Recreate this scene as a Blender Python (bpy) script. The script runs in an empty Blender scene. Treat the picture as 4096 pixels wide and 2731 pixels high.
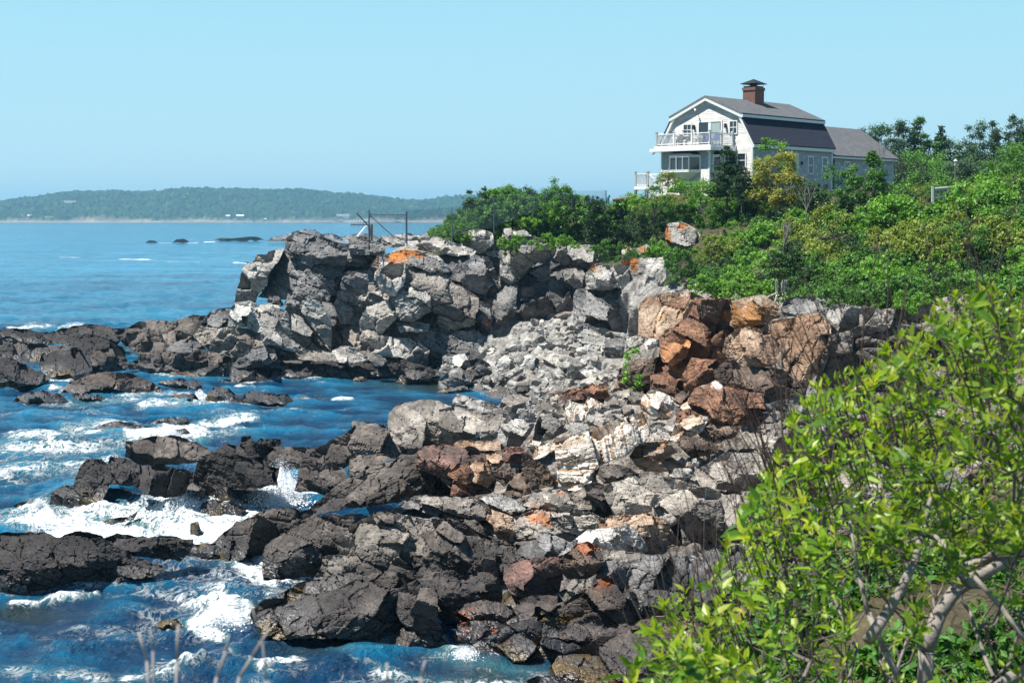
import bpy, math, random
import numpy as np
from mathutils import Vector, Matrix
R = math.radians
scene = bpy.context.scene
COL = scene.collection
# ------------------------------------------------------------------ camera
CAMZ = 12.0; FPX = 1500.0; HZ = 217.0
PITCH = math.atan((341 - HZ) / FPX)
CP, SP = math.cos(PITCH), math.sin(PITCH)
cam_d = bpy.data.cameras.new('camera'); cam = bpy.data.objects.new('camera', cam_d); COL.objects.link(cam)
cam.location = (0, 0, CAMZ); cam.rotation_euler = (math.pi / 2 - PITCH, 0, 0)
cam_d.sensor_width = 36; cam_d.lens = FPX * 36 / 1024
cam_d.clip_start = 0.2; cam_d.clip_end = 30000
cam_d.dof.use_dof = True; cam_d.dof.focus_distance = 45; cam_d.dof.aperture_fstop = 10
scene.camera = cam

def ray(px, py):
    """direction through a pixel of the 1024 x 682 frame, scaled so that its y is 1"""
    px = np.asarray(px, float); py = np.asarray(py, float)
    cx = (px - 512) / FPX; cy = -(py - 341) / FPX
    y = CP + cy * SP; z = -SP + cy * CP
    return np.stack([cx / y, np.ones_like(cx / y), z / y], -1)
def at(px, py, d):
    """world point at forward distance d"""
    r = ray(px, py); d = np.asarray(d, float)[..., None]
    return np.array([0, 0, CAMZ]) + r * d
def V(px, py, d): return Vector(at(px, py, d))
def wd(py):
    """forward distance at which the sea surface shows on pixel row py"""
    return -CAMZ / ray(512, py)[2]

# ------------------------------------------------------------------ noise (numpy)
def _h(ix, iy, iz, s):
    h = (ix * 73856093) ^ (iy * 19349663) ^ (iz * 83492791) ^ (s * 2654435761 & 0x7fffffff)
    h = (h ^ (h >> 13)) * 1274126177 & 0x7fffffff
    h = (h ^ (h >> 11)) * 1103515245 & 0x7fffffff
    return ((h >> 7) & 0xffff) / 65535.0
def vnoise(P, s=0):
    """value noise -1..1"""
    F = np.floor(P); I = F.astype(np.int64); f = P - F; f = f * f * (3 - 2 * f)
    out = 0
    for a in (0, 1):
        wx = f[:, 0] if a else 1 - f[:, 0]
        for b in (0, 1):
            wy = f[:, 1] if b else 1 - f[:, 1]
            for c in (0, 1):
                wz = f[:, 2] if c else 1 - f[:, 2]
                out = out + wx * wy * wz * _h(I[:, 0] + a, I[:, 1] + b, I[:, 2] + c, s)
    return out * 2 - 1
def fbm(P, o=3, s=0, g=.5):
    r = 0; a = 1; t = 0
    for k in range(o):
        r = r + a * vnoise(P * (2.03 ** k) + k * 17.3, s + k); t += a; a *= g
    return r / t
def vor(P, s=0, jit=.85):
    """nearest / second nearest cell distance, cell randoms, offset from the cell point"""
    B = np.floor(P - .5); I = B.astype(np.int64)
    n = len(P); F1 = np.full(n, 9.); F2 = np.full(n, 9.); rid = np.zeros((n, 3)); df = np.zeros((n, 3))
    for a in (0, 1):
        for b in (0, 1):
            for c in (0, 1):
                X, Y, Z = I[:, 0] + a, I[:, 1] + b, I[:, 2] + c
                h1, h2, h3 = _h(X, Y, Z, s), _h(X, Y, Z, s + 101), _h(X, Y, Z, s + 202)
                d = np.stack([P[:, 0] - X - .5 - jit * (h1 - .5), P[:, 1] - Y - .5 - jit * (h2 - .5), P[:, 2] - Z - .5 - jit * (h3 - .5)], -1)
                q = np.abs(d).max(1) * .55 + np.sqrt((d * d).sum(1)) * .45      # squarish cells
                m = q < F1
                F2 = np.where(m, F1, np.minimum(F2, q)); F1 = np.where(m, q, F1)
                if m.any():
                    rid[m, 0] = h2[m]; rid[m, 1] = h3[m]; rid[m, 2] = h1[m]; df[m] = d[m]
    rid = (rid * 7.31 + .17) % 1.0
    return F1, F2, rid, df
def sstep(a, b, x):
    t = np.clip((x - a) / (b - a), 0, 1); return t * t * (3 - 2 * t)

# ------------------------------------------------------------------ objects
def mesh_np(name, verts, quads=None, tris=None, mat=None, parent=None, smooth=False, attrs=None, loc=None):
    verts = np.asarray(verts, np.float32)
    if loc is not None: verts = verts - np.asarray(loc, np.float32)
    me = bpy.data.meshes.new(name)
    me.vertices.add(len(verts)); me.vertices.foreach_set('co', verts.ravel())
    loops = []; starts = []; k = 0
    if quads is not None and len(quads):
        quads = np.asarray(quads, np.int32); loops.append(quads.ravel()); starts.append(np.arange(len(quads)) * 4); k = quads.size
    if tris is not None and len(tris):
        tris = np.asarray(tris, np.int32); loops.append(tris.ravel()); starts.append(k + np.arange(len(tris)) * 3)
    loops = np.concatenate(loops).astype(np.int32); starts = np.concatenate(starts).astype(np.int32)
    me.loops.add(len(loops)); me.loops.foreach_set('vertex_index', loops)
    me.polygons.add(len(starts)); me.polygons.foreach_set('loop_start', starts)
    if smooth: me.polygons.foreach_set('use_smooth', np.ones(len(starts), bool))
    else: me.polygons.foreach_set('use_smooth', np.zeros(len(starts), bool))
    me.update(calc_edges=True)
    for an, av in (attrs or {}).items():
        av = np.asarray(av, np.float32)
        if av.ndim == 2:
            A = me.attributes.new(an, 'FLOAT_COLOR', 'POINT'); 
            if av.shape[1] == 3: av = np.concatenate([av, np.ones((len(av), 1), np.float32)], 1)
            A.data.foreach_set('color', av.ravel())
        else:
            A = me.attributes.new(an, 'FLOAT', 'POINT'); A.data.foreach_set('value', av.ravel())
    o = bpy.data.objects.new(name, me); COL.objects.link(o)
    if loc is not None: o.location = tuple(float(v) for v in loc)
    if mat: me.materials.append(mat)
    if parent is not None: o.parent = parent
    return o
def tag(o, label=None, cat=None, group=None, kind=None):
    if label: o['label'] = label
    if cat: o['category'] = cat
    if group: o['group'] = group
    if kind: o['kind'] = kind
    return o
def empty(name, loc, rz=0):
    o = bpy.data.objects.new(name, None); COL.objects.link(o); o.location = loc; o.rotation_euler = (0, 0, rz); o.empty_display_size = .3
    return o

# ------------------------------------------------------------------ materials
class NT:
    def __init__(s, m): s.t = m.node_tree; s.n = s.t.nodes; s.l = s.t.links
    def new(s, t, **k):
        n = s.n.new(t)
        for a, b in k.items(): setattr(n, a, b)
        return n
    def link(s, a, b): s.l.new(a, b)
    def noise(s, vec, scale, detail=4, rough=.55, dist=0):
        n = s.new('ShaderNodeTexNoise'); n.inputs['Scale'].default_value = scale; n.inputs['Detail'].default_value = detail
        n.inputs['Roughness'].default_value = rough; n.inputs['Distortion'].default_value = dist
        if vec is not None: s.link(vec, n.inputs['Vector'])
        return n.outputs['Fac']
    def ramp(s, fac, stops):
        n = s.new('ShaderNodeValToRGB'); e = n.color_ramp.elements
        while len(e) < len(stops): e.new(.5)
        for i, (p, c) in enumerate(stops):
            e[i].position = p; c = (c, c, c) if not hasattr(c, '__len__') else c; e[i].color = (*c, 1)
        s.link(fac, n.inputs['Fac']); return n.outputs['Color']
    def mix(s, fac, a, b, mode='MIX'):
        n = s.new('ShaderNodeMix', data_type='RGBA', blend_type=mode)
        for sock, v in ((n.inputs[0], fac), (n.inputs[6], a), (n.inputs[7], b)):
            if isinstance(v, (int, float)): sock.default_value = v
            elif isinstance(v, tuple): sock.default_value = (*v, 1)
            else: s.link(v, sock)
        return n.outputs[2]
    def math(s, op, a, b=None, clamp=False):
        n = s.new('ShaderNodeMath', operation=op); n.use_clamp = clamp
        for i, v in enumerate((a, b)):
            if v is None: continue
            if isinstance(v, (int, float)): n.inputs[i].default_value = v
            else: s.link(v, n.inputs[i])
        return n.outputs[0]
    def bump(s, h, strength, dist, nrm=None):
        n = s.new('ShaderNodeBump'); n.inputs['Strength'].default_value = strength; n.inputs['Distance'].default_value = dist
        s.link(h, n.inputs['Height'])
        if nrm is not None: s.link(nrm, n.inputs['Normal'])
        return n.outputs['Normal']
def newmat(name, rough=.8, col=(.5, .5, .5), spec=.3, metal=0):
    m = bpy.data.materials.new(name); m.use_nodes = True; nt = NT(m)
    b = nt.n['Principled BSDF']; b.inputs['Base Color'].default_value = (*col, 1); b.inputs['Roughness'].default_value = rough
    b.inputs['Specular IOR Level'].default_value = spec; b.inputs['Metallic'].default_value = metal
    return m, nt, b
def simple(name, col, rough=.7, var=.15, scale=6, spec=.3, metal=0, bump=0):
    m, nt, b = newmat(name, rough, col, spec, metal)
    g = nt.new('ShaderNodeNewGeometry').outputs['Position']
    n = nt.noise(g, scale, 4)
    c = nt.ramp(n, [(.25, tuple(max(0, x * (1 - var)) for x in col)), (.75, tuple(min(1, x * (1 + var)) for x in col))])
    nt.link(c, b.inputs['Base Color'])
    if bump: nt.link(nt.bump(n, bump, .02), b.inputs['Normal'])
    return m

def rock_material():
    m, nt, b = newmat('rock', .85, spec=.25)
    a = nt.new('ShaderNodeAttribute', attribute_name='col').outputs['Color']
    w = nt.new('ShaderNodeAttribute', attribute_name='wet').outputs['Fac']
    p = nt.new('ShaderNodeNewGeometry').outputs['Position']
    n1 = nt.noise(p, 2.2, 6, .65); n2 = nt.noise(p, 14, 5, .6)
    wv = nt.new('ShaderNodeTexNoise'); wv.inputs['Scale'].default_value = 1.3; wv.inputs['Detail'].default_value = 4; nt.link(p, wv.inputs['Vector'])
    ad = nt.new('ShaderNodeVectorMath', operation='MULTIPLY_ADD'); nt.link(wv.outputs['Color'], ad.inputs[0]); ad.inputs[1].default_value = (.9, .9, .9); nt.link(p, ad.inputs[2])
    mp = nt.new('ShaderNodeMapping'); mp.inputs['Rotation'].default_value = (R(12), R(24), 0); mp.inputs['Scale'].default_value = (.8, .8, 1.7); nt.link(ad.outputs[0], mp.inputs['Vector'])
    cr = None
    for sc, wdt in ((.75, .022), (2.1, .035)):
        vo = nt.new('ShaderNodeTexVoronoi', feature='DISTANCE_TO_EDGE'); vo.inputs['Scale'].default_value = sc; vo.inputs['Randomness'].default_value = 1; nt.link(mp.outputs[0], vo.inputs['Vector'])
        l_ = nt.math('SUBTRACT', 1, nt.math('DIVIDE', vo.outputs['Distance'], wdt), clamp=True)
        l_ = nt.math('MULTIPLY', l_, nt.math('MULTIPLY', nt.math('SUBTRACT', nt.noise(p, 1.7 * sc + .6, 3), .42), 7, clamp=True))
        cr = l_ if cr is None else nt.math('MAXIMUM', cr, nt.math('MULTIPLY', l_, .8))
    # fine bedding grain
    mg = nt.new('ShaderNodeMapping'); mg.inputs['Rotation'].default_value = (R(10), R(22), 0); mg.inputs['Scale'].default_value = (1.2, 1.2, 9); nt.link(p, mg.inputs['Vector'])
    gr = nt.noise(mg.outputs[0], 1.6, 5, .65, .5)
    c = nt.mix(1.0, a, nt.ramp(n1, [(.3, .66), (.7, 1.34)]), 'MULTIPLY')
    c = nt.mix(1.0, c, nt.ramp(n2, [(.3, .78), (.7, 1.22)]), 'MULTIPLY')
    c = nt.mix(1.0, c, nt.ramp(gr, [(.32, .70), (.68, 1.22)]), 'MULTIPLY')
    c = nt.mix(nt.math('MULTIPLY', cr, .75), c, (.012, .011, .011))
    nt.link(c, b.inputs['Base Color'])
    nt.link(nt.math('SUBTRACT', .88, nt.math('MULTIPLY', w, .58)), b.inputs['Roughness'])
    nt.link(nt.math('ADD', .2, nt.math('MULTIPLY', w, .5)), b.inputs['Specular IOR Level'])
    h = nt.math('ADD', n2, nt.math('MULTIPLY', nt.noise(p, 45, 3), .4)); h = nt.math('ADD', h, nt.math('MULTIPLY', gr, 1.1)); h = nt.math('SUBTRACT', h, nt.math('MULTIPLY', cr, 1.6))
    nt.link(nt.bump(h, .5, .04), b.inputs['Normal'])
    return m
ROCK = rock_material()

# ------------------------------------------------------------------ rock builder
TONE = dict(
    grey=((.36, .342, .315), (.20, .19, .178)), pale=((.47, .44, .40), (.27, .253, .23)), dark=((.056, .051, .048), (.030, .029, .029)),
    mid=((.150, .128, .112), (.064, .056, .051)), brown=((.17, .125, .095), (.072, .054, .046)), rust=((.27, .145, .088), (.115, .066, .048)),
    tan=((.40, .30, .22), (.25, .155, .10)), white=((.66, .61, .54), (.36, .215, .12)), bright=((.56, .54, .50), (.38, .365, .34)),
    slate=((.215, .207, .202), (.11, .108, .108)), orange=((.44, .22, .10), (.22, .105, .055)), rosy=((.22, .125, .10), (.10, .07, .06)), taupe=((.32, .287, .25), (.175, .156, .137)))
SPOTS = []          # (world point, radius, colour) lichen and rust patches: filled in later, before the rocks are built
def vnormals(v, quads):
    a, b, c, d = (v[quads[:, i]] for i in range(4))
    n = np.cross(c - a, d - b)
    out = np.zeros_like(v)
    for k in range(3):
        for i in range(4): out[:, k] += np.bincount(quads[:, i], n[:, k], len(v))
    return out / np.maximum(np.linalg.norm(out, axis=1, keepdims=True), 1e-9)
def bedframe(bed, tilt=20):
    """rows: along bedding (x), into depth, bedding normal; bed = dip in the picture plane in degrees (positive: down to the right)"""
    a, t = R(bed), R(tilt)
    u = np.array([math.cos(a), 0, -math.sin(a)]); n = np.array([math.sin(a) * math.cos(t), -math.sin(t), math.cos(a) * math.cos(t)])
    w = np.cross(n, u); return np.stack([u, w, n])
def rock_relief(v, nrm, size=1.0, amp=1.0, bed=22, seed=0, tone='grey', stripe=.4, aniso=.45, px=.05, cellr=None):
    """displaces the points of a rock by small fractured blocks and bedding, and gives their colour and wetness"""
    rng = np.random.RandomState(seed + 5)
    F = bedframe(bed, rng.uniform(5, 35)); Q = v @ F.T
    Qw = Q + .10 * size * np.stack([vnoise(Q / (size * 1.3), seed + i * 7) for i in range(3)], -1)
    disp = np.zeros(len(v)); tint = np.ones(len(v)); bl = np.zeros(len(v))
    if cellr is not None: tint *= 1 + .34 * (cellr[0] - .5); tint *= 1 + .16 * (cellr[1] - .5); bl += .55 * (cellr[0] - .5)
    for k, (s, am) in enumerate([(.62, .055), (.26, .022)]):
        if s * size < px * 2: break
        s = max(s * size, px * 2.5); sc = np.array([s, s, s * aniso])
        f1, f2, rid, df = vor(Qw / sc + seed * 3.7, seed + k * 11)
        d = am * size * ((rid[:, 0] - .5) * .8 + ((rid[:, 1] - .5) * df[:, 0] + (rid[:, 2] - .5) * df[:, 2]) * 1.5)
        crack = np.exp(-(f2 - f1) / .05) * am * size * .8 * (rid[:, 2] > .5)
        disp += amp * (d - crack); tint *= 1 + (.18, .14)[k] * (rid[:, 1] - .5)
    lay = vnoise(np.stack([Qw[:, 0] * .25 / size, Qw[:, 1] * .25 / size, Qw[:, 2] * 5.5 / size], -1), seed + 77)
    lay2 = vnoise(np.stack([Qw[:, 0] * .8 / size, Qw[:, 1] * .8 / size, Qw[:, 2] * 15 / size], -1), seed + 78)
    disp += amp * size * stripe * (.045 * lay + .022 * lay2)
    disp += amp * size * .022 * fbm(Qw * 5 / size, 2, seed + 9)
    out = v + nrm * disp[:, None]
    # colour
    c1, c2 = (np.array(c) for c in TONE[tone])
    m = fbm(Qw * np.array([.7, .7, 1.4]) / size, 3, seed + 31) * .9 + bl * .8 + .35 * lay * stripe + (.5 * lay2 * stripe if stripe > .6 else 0)
    if tone == 'white': m = .35 * fbm(Qw * .8 / size, 2, seed + 31) + .75 * lay2 * vnoise(np.stack([Qw[:, 0] * .3 / size, Qw[:, 1] * .3 / size, Qw[:, 2] * 1.3 / size], -1), seed + 6) * 1.6 + .25 * lay; m = sstep(-.55, .30, m)
    else: m = sstep(-.45, .5, m)
    col = c2 + (c1 - c2) * m[:, None]
    col = col * tint[:, None]
    vein = np.exp(-np.abs(vnoise(Q * .55 + 40 + seed, seed + 3)) / .012) * (fbm(Q * .3, 1, 7) > .25)
    col = col + (np.array(c1) * .9 + .05) * .5 * vein[:, None]
    # shore zones: dark band of algae and lichen above the tide, ochre wrack near the water
    zt = 1.0 + .5 * vnoise(v * .5, 401) + .35 * vnoise(v * 1.7, 402)
    k = 1 - sstep(zt - .35, zt + .9, out[:, 2])
    tgt = np.array([.034, .032, .033])
    lum = col.mean(1, keepdims=True); col = col * (1 - .82 * k[:, None]) + (tgt + col * .12) * (.82 * k[:, None])
    kz = (1 - sstep(.1, .55, out[:, 2] + .25 * vnoise(v * 3, 55))) * sstep(.1, .35, fbm(v * .9, 2, 88))
    col = col * (1 - kz[:, None]) + np.array([.10, .062, .012]) * (.6 + .6 * m[:, None]) * kz[:, None]
    wet = 1 - sstep(.1, 1.1, out[:, 2] + .4 * vnoise(v * .8, 61))
    for (c, r, cc) in SPOTS:
        dd = np.linalg.norm((out - c) / np.asarray(r), axis=1)
        mm = (1 - sstep(.5, .85, dd + .8 * fbm(out * 2.2 / np.mean(r[::2]), 4, 91)))
        if mm.max() > 0: col = col * (1 - mm[:, None]) + np.array(cc) * (.75 + .5 * m[:, None]) * mm[:, None]
    return out, np.clip(col, .004, .9), wet

REG = dict(A=(0, 275, .125), B=(225, 225, .125), C=(475, 225, .125), D=(325, 375, .125), E=(550, 375, .125), F=(200, 475, .125), G=(450, 485, .125),
           H=(550, 212.5, .17007), I=(625, 275, .2601), J=(800, 100, .14351), K=(600, 62.5, .12755), M=(0, 400, .18032))
def tr(reg, pts):
    if reg is None: return np.array(pts, float)
    ox, oy, k = REG[reg]; return np.array([(ox + x * k, oy + y * k) for x, y in pts], float)
def seg_dist(P, a, b):
    ab = b - a; t = np.clip(((P - a) @ ab) / max(ab @ ab, 1e-9), 0, 1)
    return np.linalg.norm(P - a - t[:, None] * ab, axis=1)
def inside(P, poly):
    r = np.zeros(len(P), bool); j = len(poly) - 1
    for i in range(len(poly)):
        xi, yi = poly[i]; xj, yj = poly[j]
        c = ((yi > P[:, 1]) != (yj > P[:, 1])) & (P[:, 0] < (xj - xi) * (P[:, 1] - yi) / (yj - yi + 1e-12) + xi)
        r ^= c; j = i
    return r
NROCK = [0]; OCC = []; CARVE = []
def rock(reg, pts, d=None, T=None, tone='grey', lean=.35, top=2.2, side=1.3, size=None, amp=1.0, bed=22, stripe=.4, facets=4, name='rock_ledge',
         label=None, cat=None, group=None, seed=None, res=1.15, aniso=.45, back=.8, rough=1.0, yaw=None, edge=None):
    """a solid rock whose outline is given in picture points and whose front is a set of planes; d = distance of its foot"""
    if edge is None: edge = .58 if name == 'rock_ledge' else .28
    if stripe > 1.1 and rough <= .35: edge, facets = .62, 0
    NROCK[0] += 1; seed = NROCK[0] if seed is None else seed
    rng = np.random.RandomState(seed * 13 + 7)
    poly = tr(reg, pts)
    if d is None: d = float(wd(poly[:, 1].max() - 1.5))
    elif d < 62: d *= .972
    # roughen the outline
    wpx = poly[:, 0].max() - poly[:, 0].min(); hpx = poly[:, 1].max() - poly[:, 1].min(); m = d / FPX
    if T is None: T = .42 * m * min(wpx, hpx * 1.4)
    if size is None: size = np.clip(m * min(wpx, hpx) * .45, .25, 1.9)
    raw = poly.copy(); pp = []
    for i in range(len(poly)):
        a, b = poly[i], poly[(i + 1) % len(poly)]; L = np.linalg.norm(b - a); n = max(1, int(L / 5)); nr = np.array([b[1] - a[1], a[0] - b[0]]) / max(L, 1e-6)
        for k in range(n):
            j = 0 if k == 0 else rng.uniform(-1, 1) * min(1.3, L * .06) * rough
            pp.append(a + (b - a) * k / n + nr * j)
    poly = np.array(pp)
    x0, y0 = poly.min(0) - 1; x1, y1 = poly.max(0) + 1
    xs = np.arange(x0, x1 + res, res); ys = np.arange(y0, y1 + res, res)
    GX, GY = np.meshgrid(xs, ys); P = np.stack([GX.ravel(), GY.ravel()], -1)
    ins = inside(P, poly).reshape(GX.shape)
    cell = ins[:-1, :-1] | ins[1:, :-1] | ins[:-1, 1:] | ins[1:, 1:]
    use = np.zeros(GX.shape, bool)
    for a in (0, 1):
        for b in (0, 1): use[a:a + cell.shape[0], b:b + cell.shape[1]] |= cell
    insf = ins.ravel(); usef = use.ravel(); idx = -np.ones(len(P), int); idx[usef] = np.arange(usef.sum()); U = P[usef]; Ui = insf[usef]
    best = np.full(len(U), 1e9); near = U.copy()
    for i in range(len(poly)):
        a, b = poly[i], poly[(i + 1) % len(poly)]; ab = b - a
        if ab @ ab < 1e-6: continue
        t = np.clip(((U - a) @ ab) / (ab @ ab), 0, 1); q = a + t[:, None] * ab; dd = np.linalg.norm(U - q, axis=1)
        mk = dd < best; best[mk] = dd[mk]; near[mk] = q[mk]
    U = np.where(Ui[:, None], U, near)
    cx, cy = poly.mean(0); H = (y1 - y0) * m; W = (x1 - x0) * m
    area = 0.5 * np.sum(raw[:, 0] * np.roll(raw[:, 1], -1) - np.roll(raw[:, 0], -1) * raw[:, 1])
    E = []
    for i in range(len(raw)):
        a, b = raw[i], raw[(i + 1) % len(raw)]; ab = b - a; L = math.hypot(*ab)
        if L < 1e-3: continue
        nx, ny = (ab[1] / L, -ab[0] / L) if area > 0 else (-ab[1] / L, ab[0] / L)
        up = max(0, -ny); dn = max(0, ny); sl = side * (1 - up) + top * up + dn * 6
        if nx > .3 and up < .6: sl *= 1.25
        E.append((a, ab, sl * rng.uniform(.8, 1.25) * m, edge * T * max(0, 1 - 1.3 * up) * rng.uniform(.6, 1.2)))
    PL = []
    for k in range(facets):
        an = rng.uniform(0, 2 * math.pi); PL.append((rng.uniform(-.28, .28) * W, rng.uniform(.25, .8) * H, math.cos(an), math.sin(an), rng.uniform(.35, 1.1), T * rng.uniform(.75, 1.02)))
    def front_f(q):
        f = np.full(len(q), T * 1.05)
        for a, ab, sl, of in E:
            t = np.clip(((q - a) @ ab) / (ab @ ab), 0, 1); f = np.minimum(f, of + sl * np.linalg.norm(q - a - t[:, None] * ab, axis=1))
        X = (q[:, 0] - cx) * m; Z = (y1 - q[:, 1]) * m
        f = np.minimum(f, np.maximum(T - lean * Z * min(1, 1.6 * T / max(H, .1)) * .9, .12 * T))
        for (xk, zk, ca, sa, s_, t_) in PL: f = np.minimum(f, np.maximum(t_ - s_ * (ca * (X - xk) + sa * (Z - zk)), .15 * T))
        if yaw is not None:
            e, sl, sr = yaw; xe = (e - .5) * W
            f = np.maximum(np.minimum(f, T - np.where(X < xe, (xe - X) * sl, (X - xe) * sr)), 0)
        return f
    # the front is broken into flat blocks along the bedding
    A_ = R(bed + rng.uniform(-6, 6)); ca, sa = math.cos(A_), math.sin(A_); Rm = np.array([[ca, sa], [-sa, ca]])
    Xw = np.stack([(U[:, 0] - cx) * m, (U[:, 1] - cy) * m], -1); Pw = np.stack([Xw[:, 0], Xw[:, 1] * 0, Xw[:, 1]], -1)
    Wp = np.stack([vnoise(Pw / (size * 1.1) + 9, seed + 3), vnoise(Pw / (size * 1.1) + 5, seed + 4)], -1)
    f = front_f(U); cellr = []
    for k, (s, bl_, am) in enumerate([(size * 1.25, .85, .30), (size * .5, .7, .12)]):
        sc = np.array([s, s * (aniso if k else aniso * 1.3)])
        if sc[1] < m * 2.0: break
        Q2 = ((Xw + .10 * s * Wp) @ Rm.T) / sc + seed * 1.7
        f1, f2, rid, df = vor(np.stack([Q2[:, 0], Q2[:, 1], np.full(len(Q2), .5)], -1), seed + 900 + k, .9)
        cw = (Q2 - df[:, :2] - seed * 1.7) * sc @ Rm; cpx = cw / m + [cx, cy]
        e = s * .25 / m; base = f if k == 0 else None
        if k == 0:
            fc = front_f(cpx); gx = (front_f(cpx + [e, 0]) - front_f(cpx - [e, 0])) / (2 * e * m); gy = (front_f(cpx + [0, e]) - front_f(cpx - [0, e])) / (2 * e * m)
            gx = np.clip(gx, -2.5, 2.5) * .9; gy = np.clip(gy, -3, 3) * .9
            pl = fc + (gx + rough * .55 * (rid[:, 0] - .5)) * (Xw[:, 0] - cw[:, 0]) + (gy + rough * .55 * (rid[:, 1] - .5)) * (Xw[:, 1] - cw[:, 1]) + rough * am * s * (rid[:, 2] - .5)
            f = f + (pl - f) * bl_
        else:
            f = f + rough * ((rid[:, 0] - .5) * .6 * (Xw[:, 0] - cw[:, 0]) + (rid[:, 1] - .5) * .6 * (Xw[:, 1] - cw[:, 1]) + am * s * 1.6 * (rid[:, 2] - .5)) * (rid[:, 0] * 1.5)
        f = f - rough * np.exp(-(f2 - f1) / (.035 + .02 * k)) * s * (.16, .12)[k] * (rid[:, 1] > .3)
        cellr.append(rid[:, 2])
    if len(cellr) == 1: cellr.append(np.full(len(U), .5))
    if not cellr: cellr = [np.full(len(U), .5)] * 2
    f = np.clip(f, 0, T * 1.3)
    dist = d + T * .95 - f
    front = at(U[:, 0], U[:, 1], dist)
    # back half (coarser relief)
    fb = np.minimum(f, T) * back
    bk = at(U[:, 0], U[:, 1], d + T * .95 + fb); bk[:, 2] = np.minimum(bk[:, 2], front[:, 2] + .0)   # never rises over the front in view
    C = np.argwhere(cell); I = idx.reshape(GX.shape)
    q = np.stack([I[C[:, 0], C[:, 1]], I[C[:, 0] + 1, C[:, 1]], I[C[:, 0] + 1, C[:, 1] + 1], I[C[:, 0], C[:, 1] + 1]], -1)
    n = len(U); nrm = vnormals(front, q)
    dirn = nrm * .6 - ray(U[:, 0], U[:, 1]) * .5; dirn /= np.linalg.norm(dirn, axis=1, keepdims=True)
    out, col, wet = rock_relief(front, dirn, size, amp, bed, seed, tone, stripe, aniso, px=m, cellr=cellr)
    # share the rim: back vertices on the boundary reuse front ones
    cnt = np.zeros(GX.shape, int); 
    for a in (0, 1):
        for b in (0, 1): cnt[a:a + cell.shape[0], b:b + cell.shape[1]] += cell
    rim = (cnt.ravel()[usef] < 4)
    bi = np.where(rim, np.arange(n), n + np.cumsum(~rim) - 1)
    bv = bk[~rim]
    qb = bi[q][:, ::-1]
    verts = np.concatenate([out, bv]); quads = np.concatenate([q, qb])
    cb = col[~rim]; wb = wet[~rim]
    if d < 200: CARVE.append((raw, d + .55 * T))
    org = at(cx, y1, d)
    k_ = np.abs(out[:, 2]) < .22
    OCC.append(out[k_][:, :2])
    o = mesh_np(name, verts, quads, mat=ROCK, attrs=dict(col=np.concatenate([col, cb]), wet=np.concatenate([wet, wb])), loc=org)
    if label: tag(o, label, cat or 'rock', group)
    else: tag(o, None, None, None, 'structure')
    return o
def spot(reg, x, y, d, r, c=(.40, .15, .04)):
    p = tr(reg, [(x, y)])[0]; SPOTS.append((at(p[0], p[1], d), r if hasattr(r, '__len__') else (r, r, r), c))
LICH = (.50, .17, .03)
spot('B', 1440, 235, 115, (2.2, 9, .65)); spot('B', 1335, 265, 115, (.7, 9, .9)); spot('B', 1180, 300, 114, (.3, 7, .8)); spot('B', 740, 640, 111, (.35, 3, .5)); spot('B', 2100, 790, 116, (.35, 3, .6))
spot('C', 940, 350, 109, (.9, 7, .5)); spot('C', 1240, 290, 110, (1.2, 7, .35)); spot('C', 1290, 330, 110, (.3, 7, .8)); spot('C', 1545, 60, 116, (.35, 7, .9)); spot('C', 1690, 5, 116, (.6, 7, .35)); spot('C', 1560, 130, 116, (.3, 7, .5))
spot('C', 1215, 180, 116, (.2, 7, .5)); spot('C', 1340, 190, 116, (.5, 7, .3)); spot('C', 1500, 740, 84, (.55, 3, .75), (.55, .27, .12)); spot('C', 1500, 560, 84, (1.2, 3, .25), (.60, .57, .52))
spot('H', 1140, 600, 72, (1.6, 3, 1.0), (.30, .15, .06)); spot('H', 1250, 500, 72, (.9, 3, .45), (.40, .33, .24)); spot('G', 1100, 480, 45, (.5, 2, .22), (.26, .10, .05)); spot('G', 1240, 770, 43, (.35, 2, .2), (.20, .06, .02))
spot('D', 1880, 925, 53, (.25, 1, .12), (.35, .12, .04)); spot('D', 1720, 1120, 50.5, (.6, 2, .3), (.28, .13, .07)); spot('H', 980, 1010, 58, (1.6, 2, .28), (.62, .56, .49)); spot('G', 330, 1120, 43, (.8, 2, .25), (.20, .06, .015)); spot('G', 130, 1020, 43.5, (.6, 2, .3), (.16, .055, .02))
spot('D', 1130, 840, 56, (.25, 2, .2), (.40, .15, .04)); spot('H', 760, 500, 84, (1.6, 3, .3), (.60, .57, .52))
# ---------------- the far headland: cliff above the cove
S = 'slate'; Gy = 'grey'
rock('B', [(75,625),(90,530),(120,450),(150,320),(240,275),(245,232),(330,235),(350,205),(470,180),(430,290),(345,400),(335,470),(262,560),(250,612)], 121, 3.2, Gy, bed=8)
rock('B', [(262,572),(335,470),(345,400),(400,260),(480,200),(475,110),(560,55),(700,75),(960,145),(980,330),(900,480),(880,660),(620,670),(540,640),(480,595),(345,582)], 120, 5, S, size=1.5)
rock('B', [(480,110),(560,55),(700,80),(960,150),(1250,170),(1300,240),(1170,330),(880,330),(600,230),(480,200)], 119.5, 3.5, S, bed=12)
rock('B', [(990,150),(1000,90),(1050,80),(1130,90),(1200,130),(1300,150),(1270,240),(1000,240)], 118.5, 2.5, S, bed=5)
rock('B', [(860,640),(920,470),(950,380),(1000,360),(1140,360),(1160,330),(1200,240),(1300,230),(1700,240),(2000,560),(2030,620),(1990,800),(1830,890),(1500,900),(1200,900),(1150,920),(1010,990),(930,980),(850,860)], 117, 5, Gy, size=1.9)
rock('B', [(590,660),(620,600),(860,620),(930,800),(1010,990),(850,1010),(760,880),(640,800)], 116, 3, S)
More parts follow.
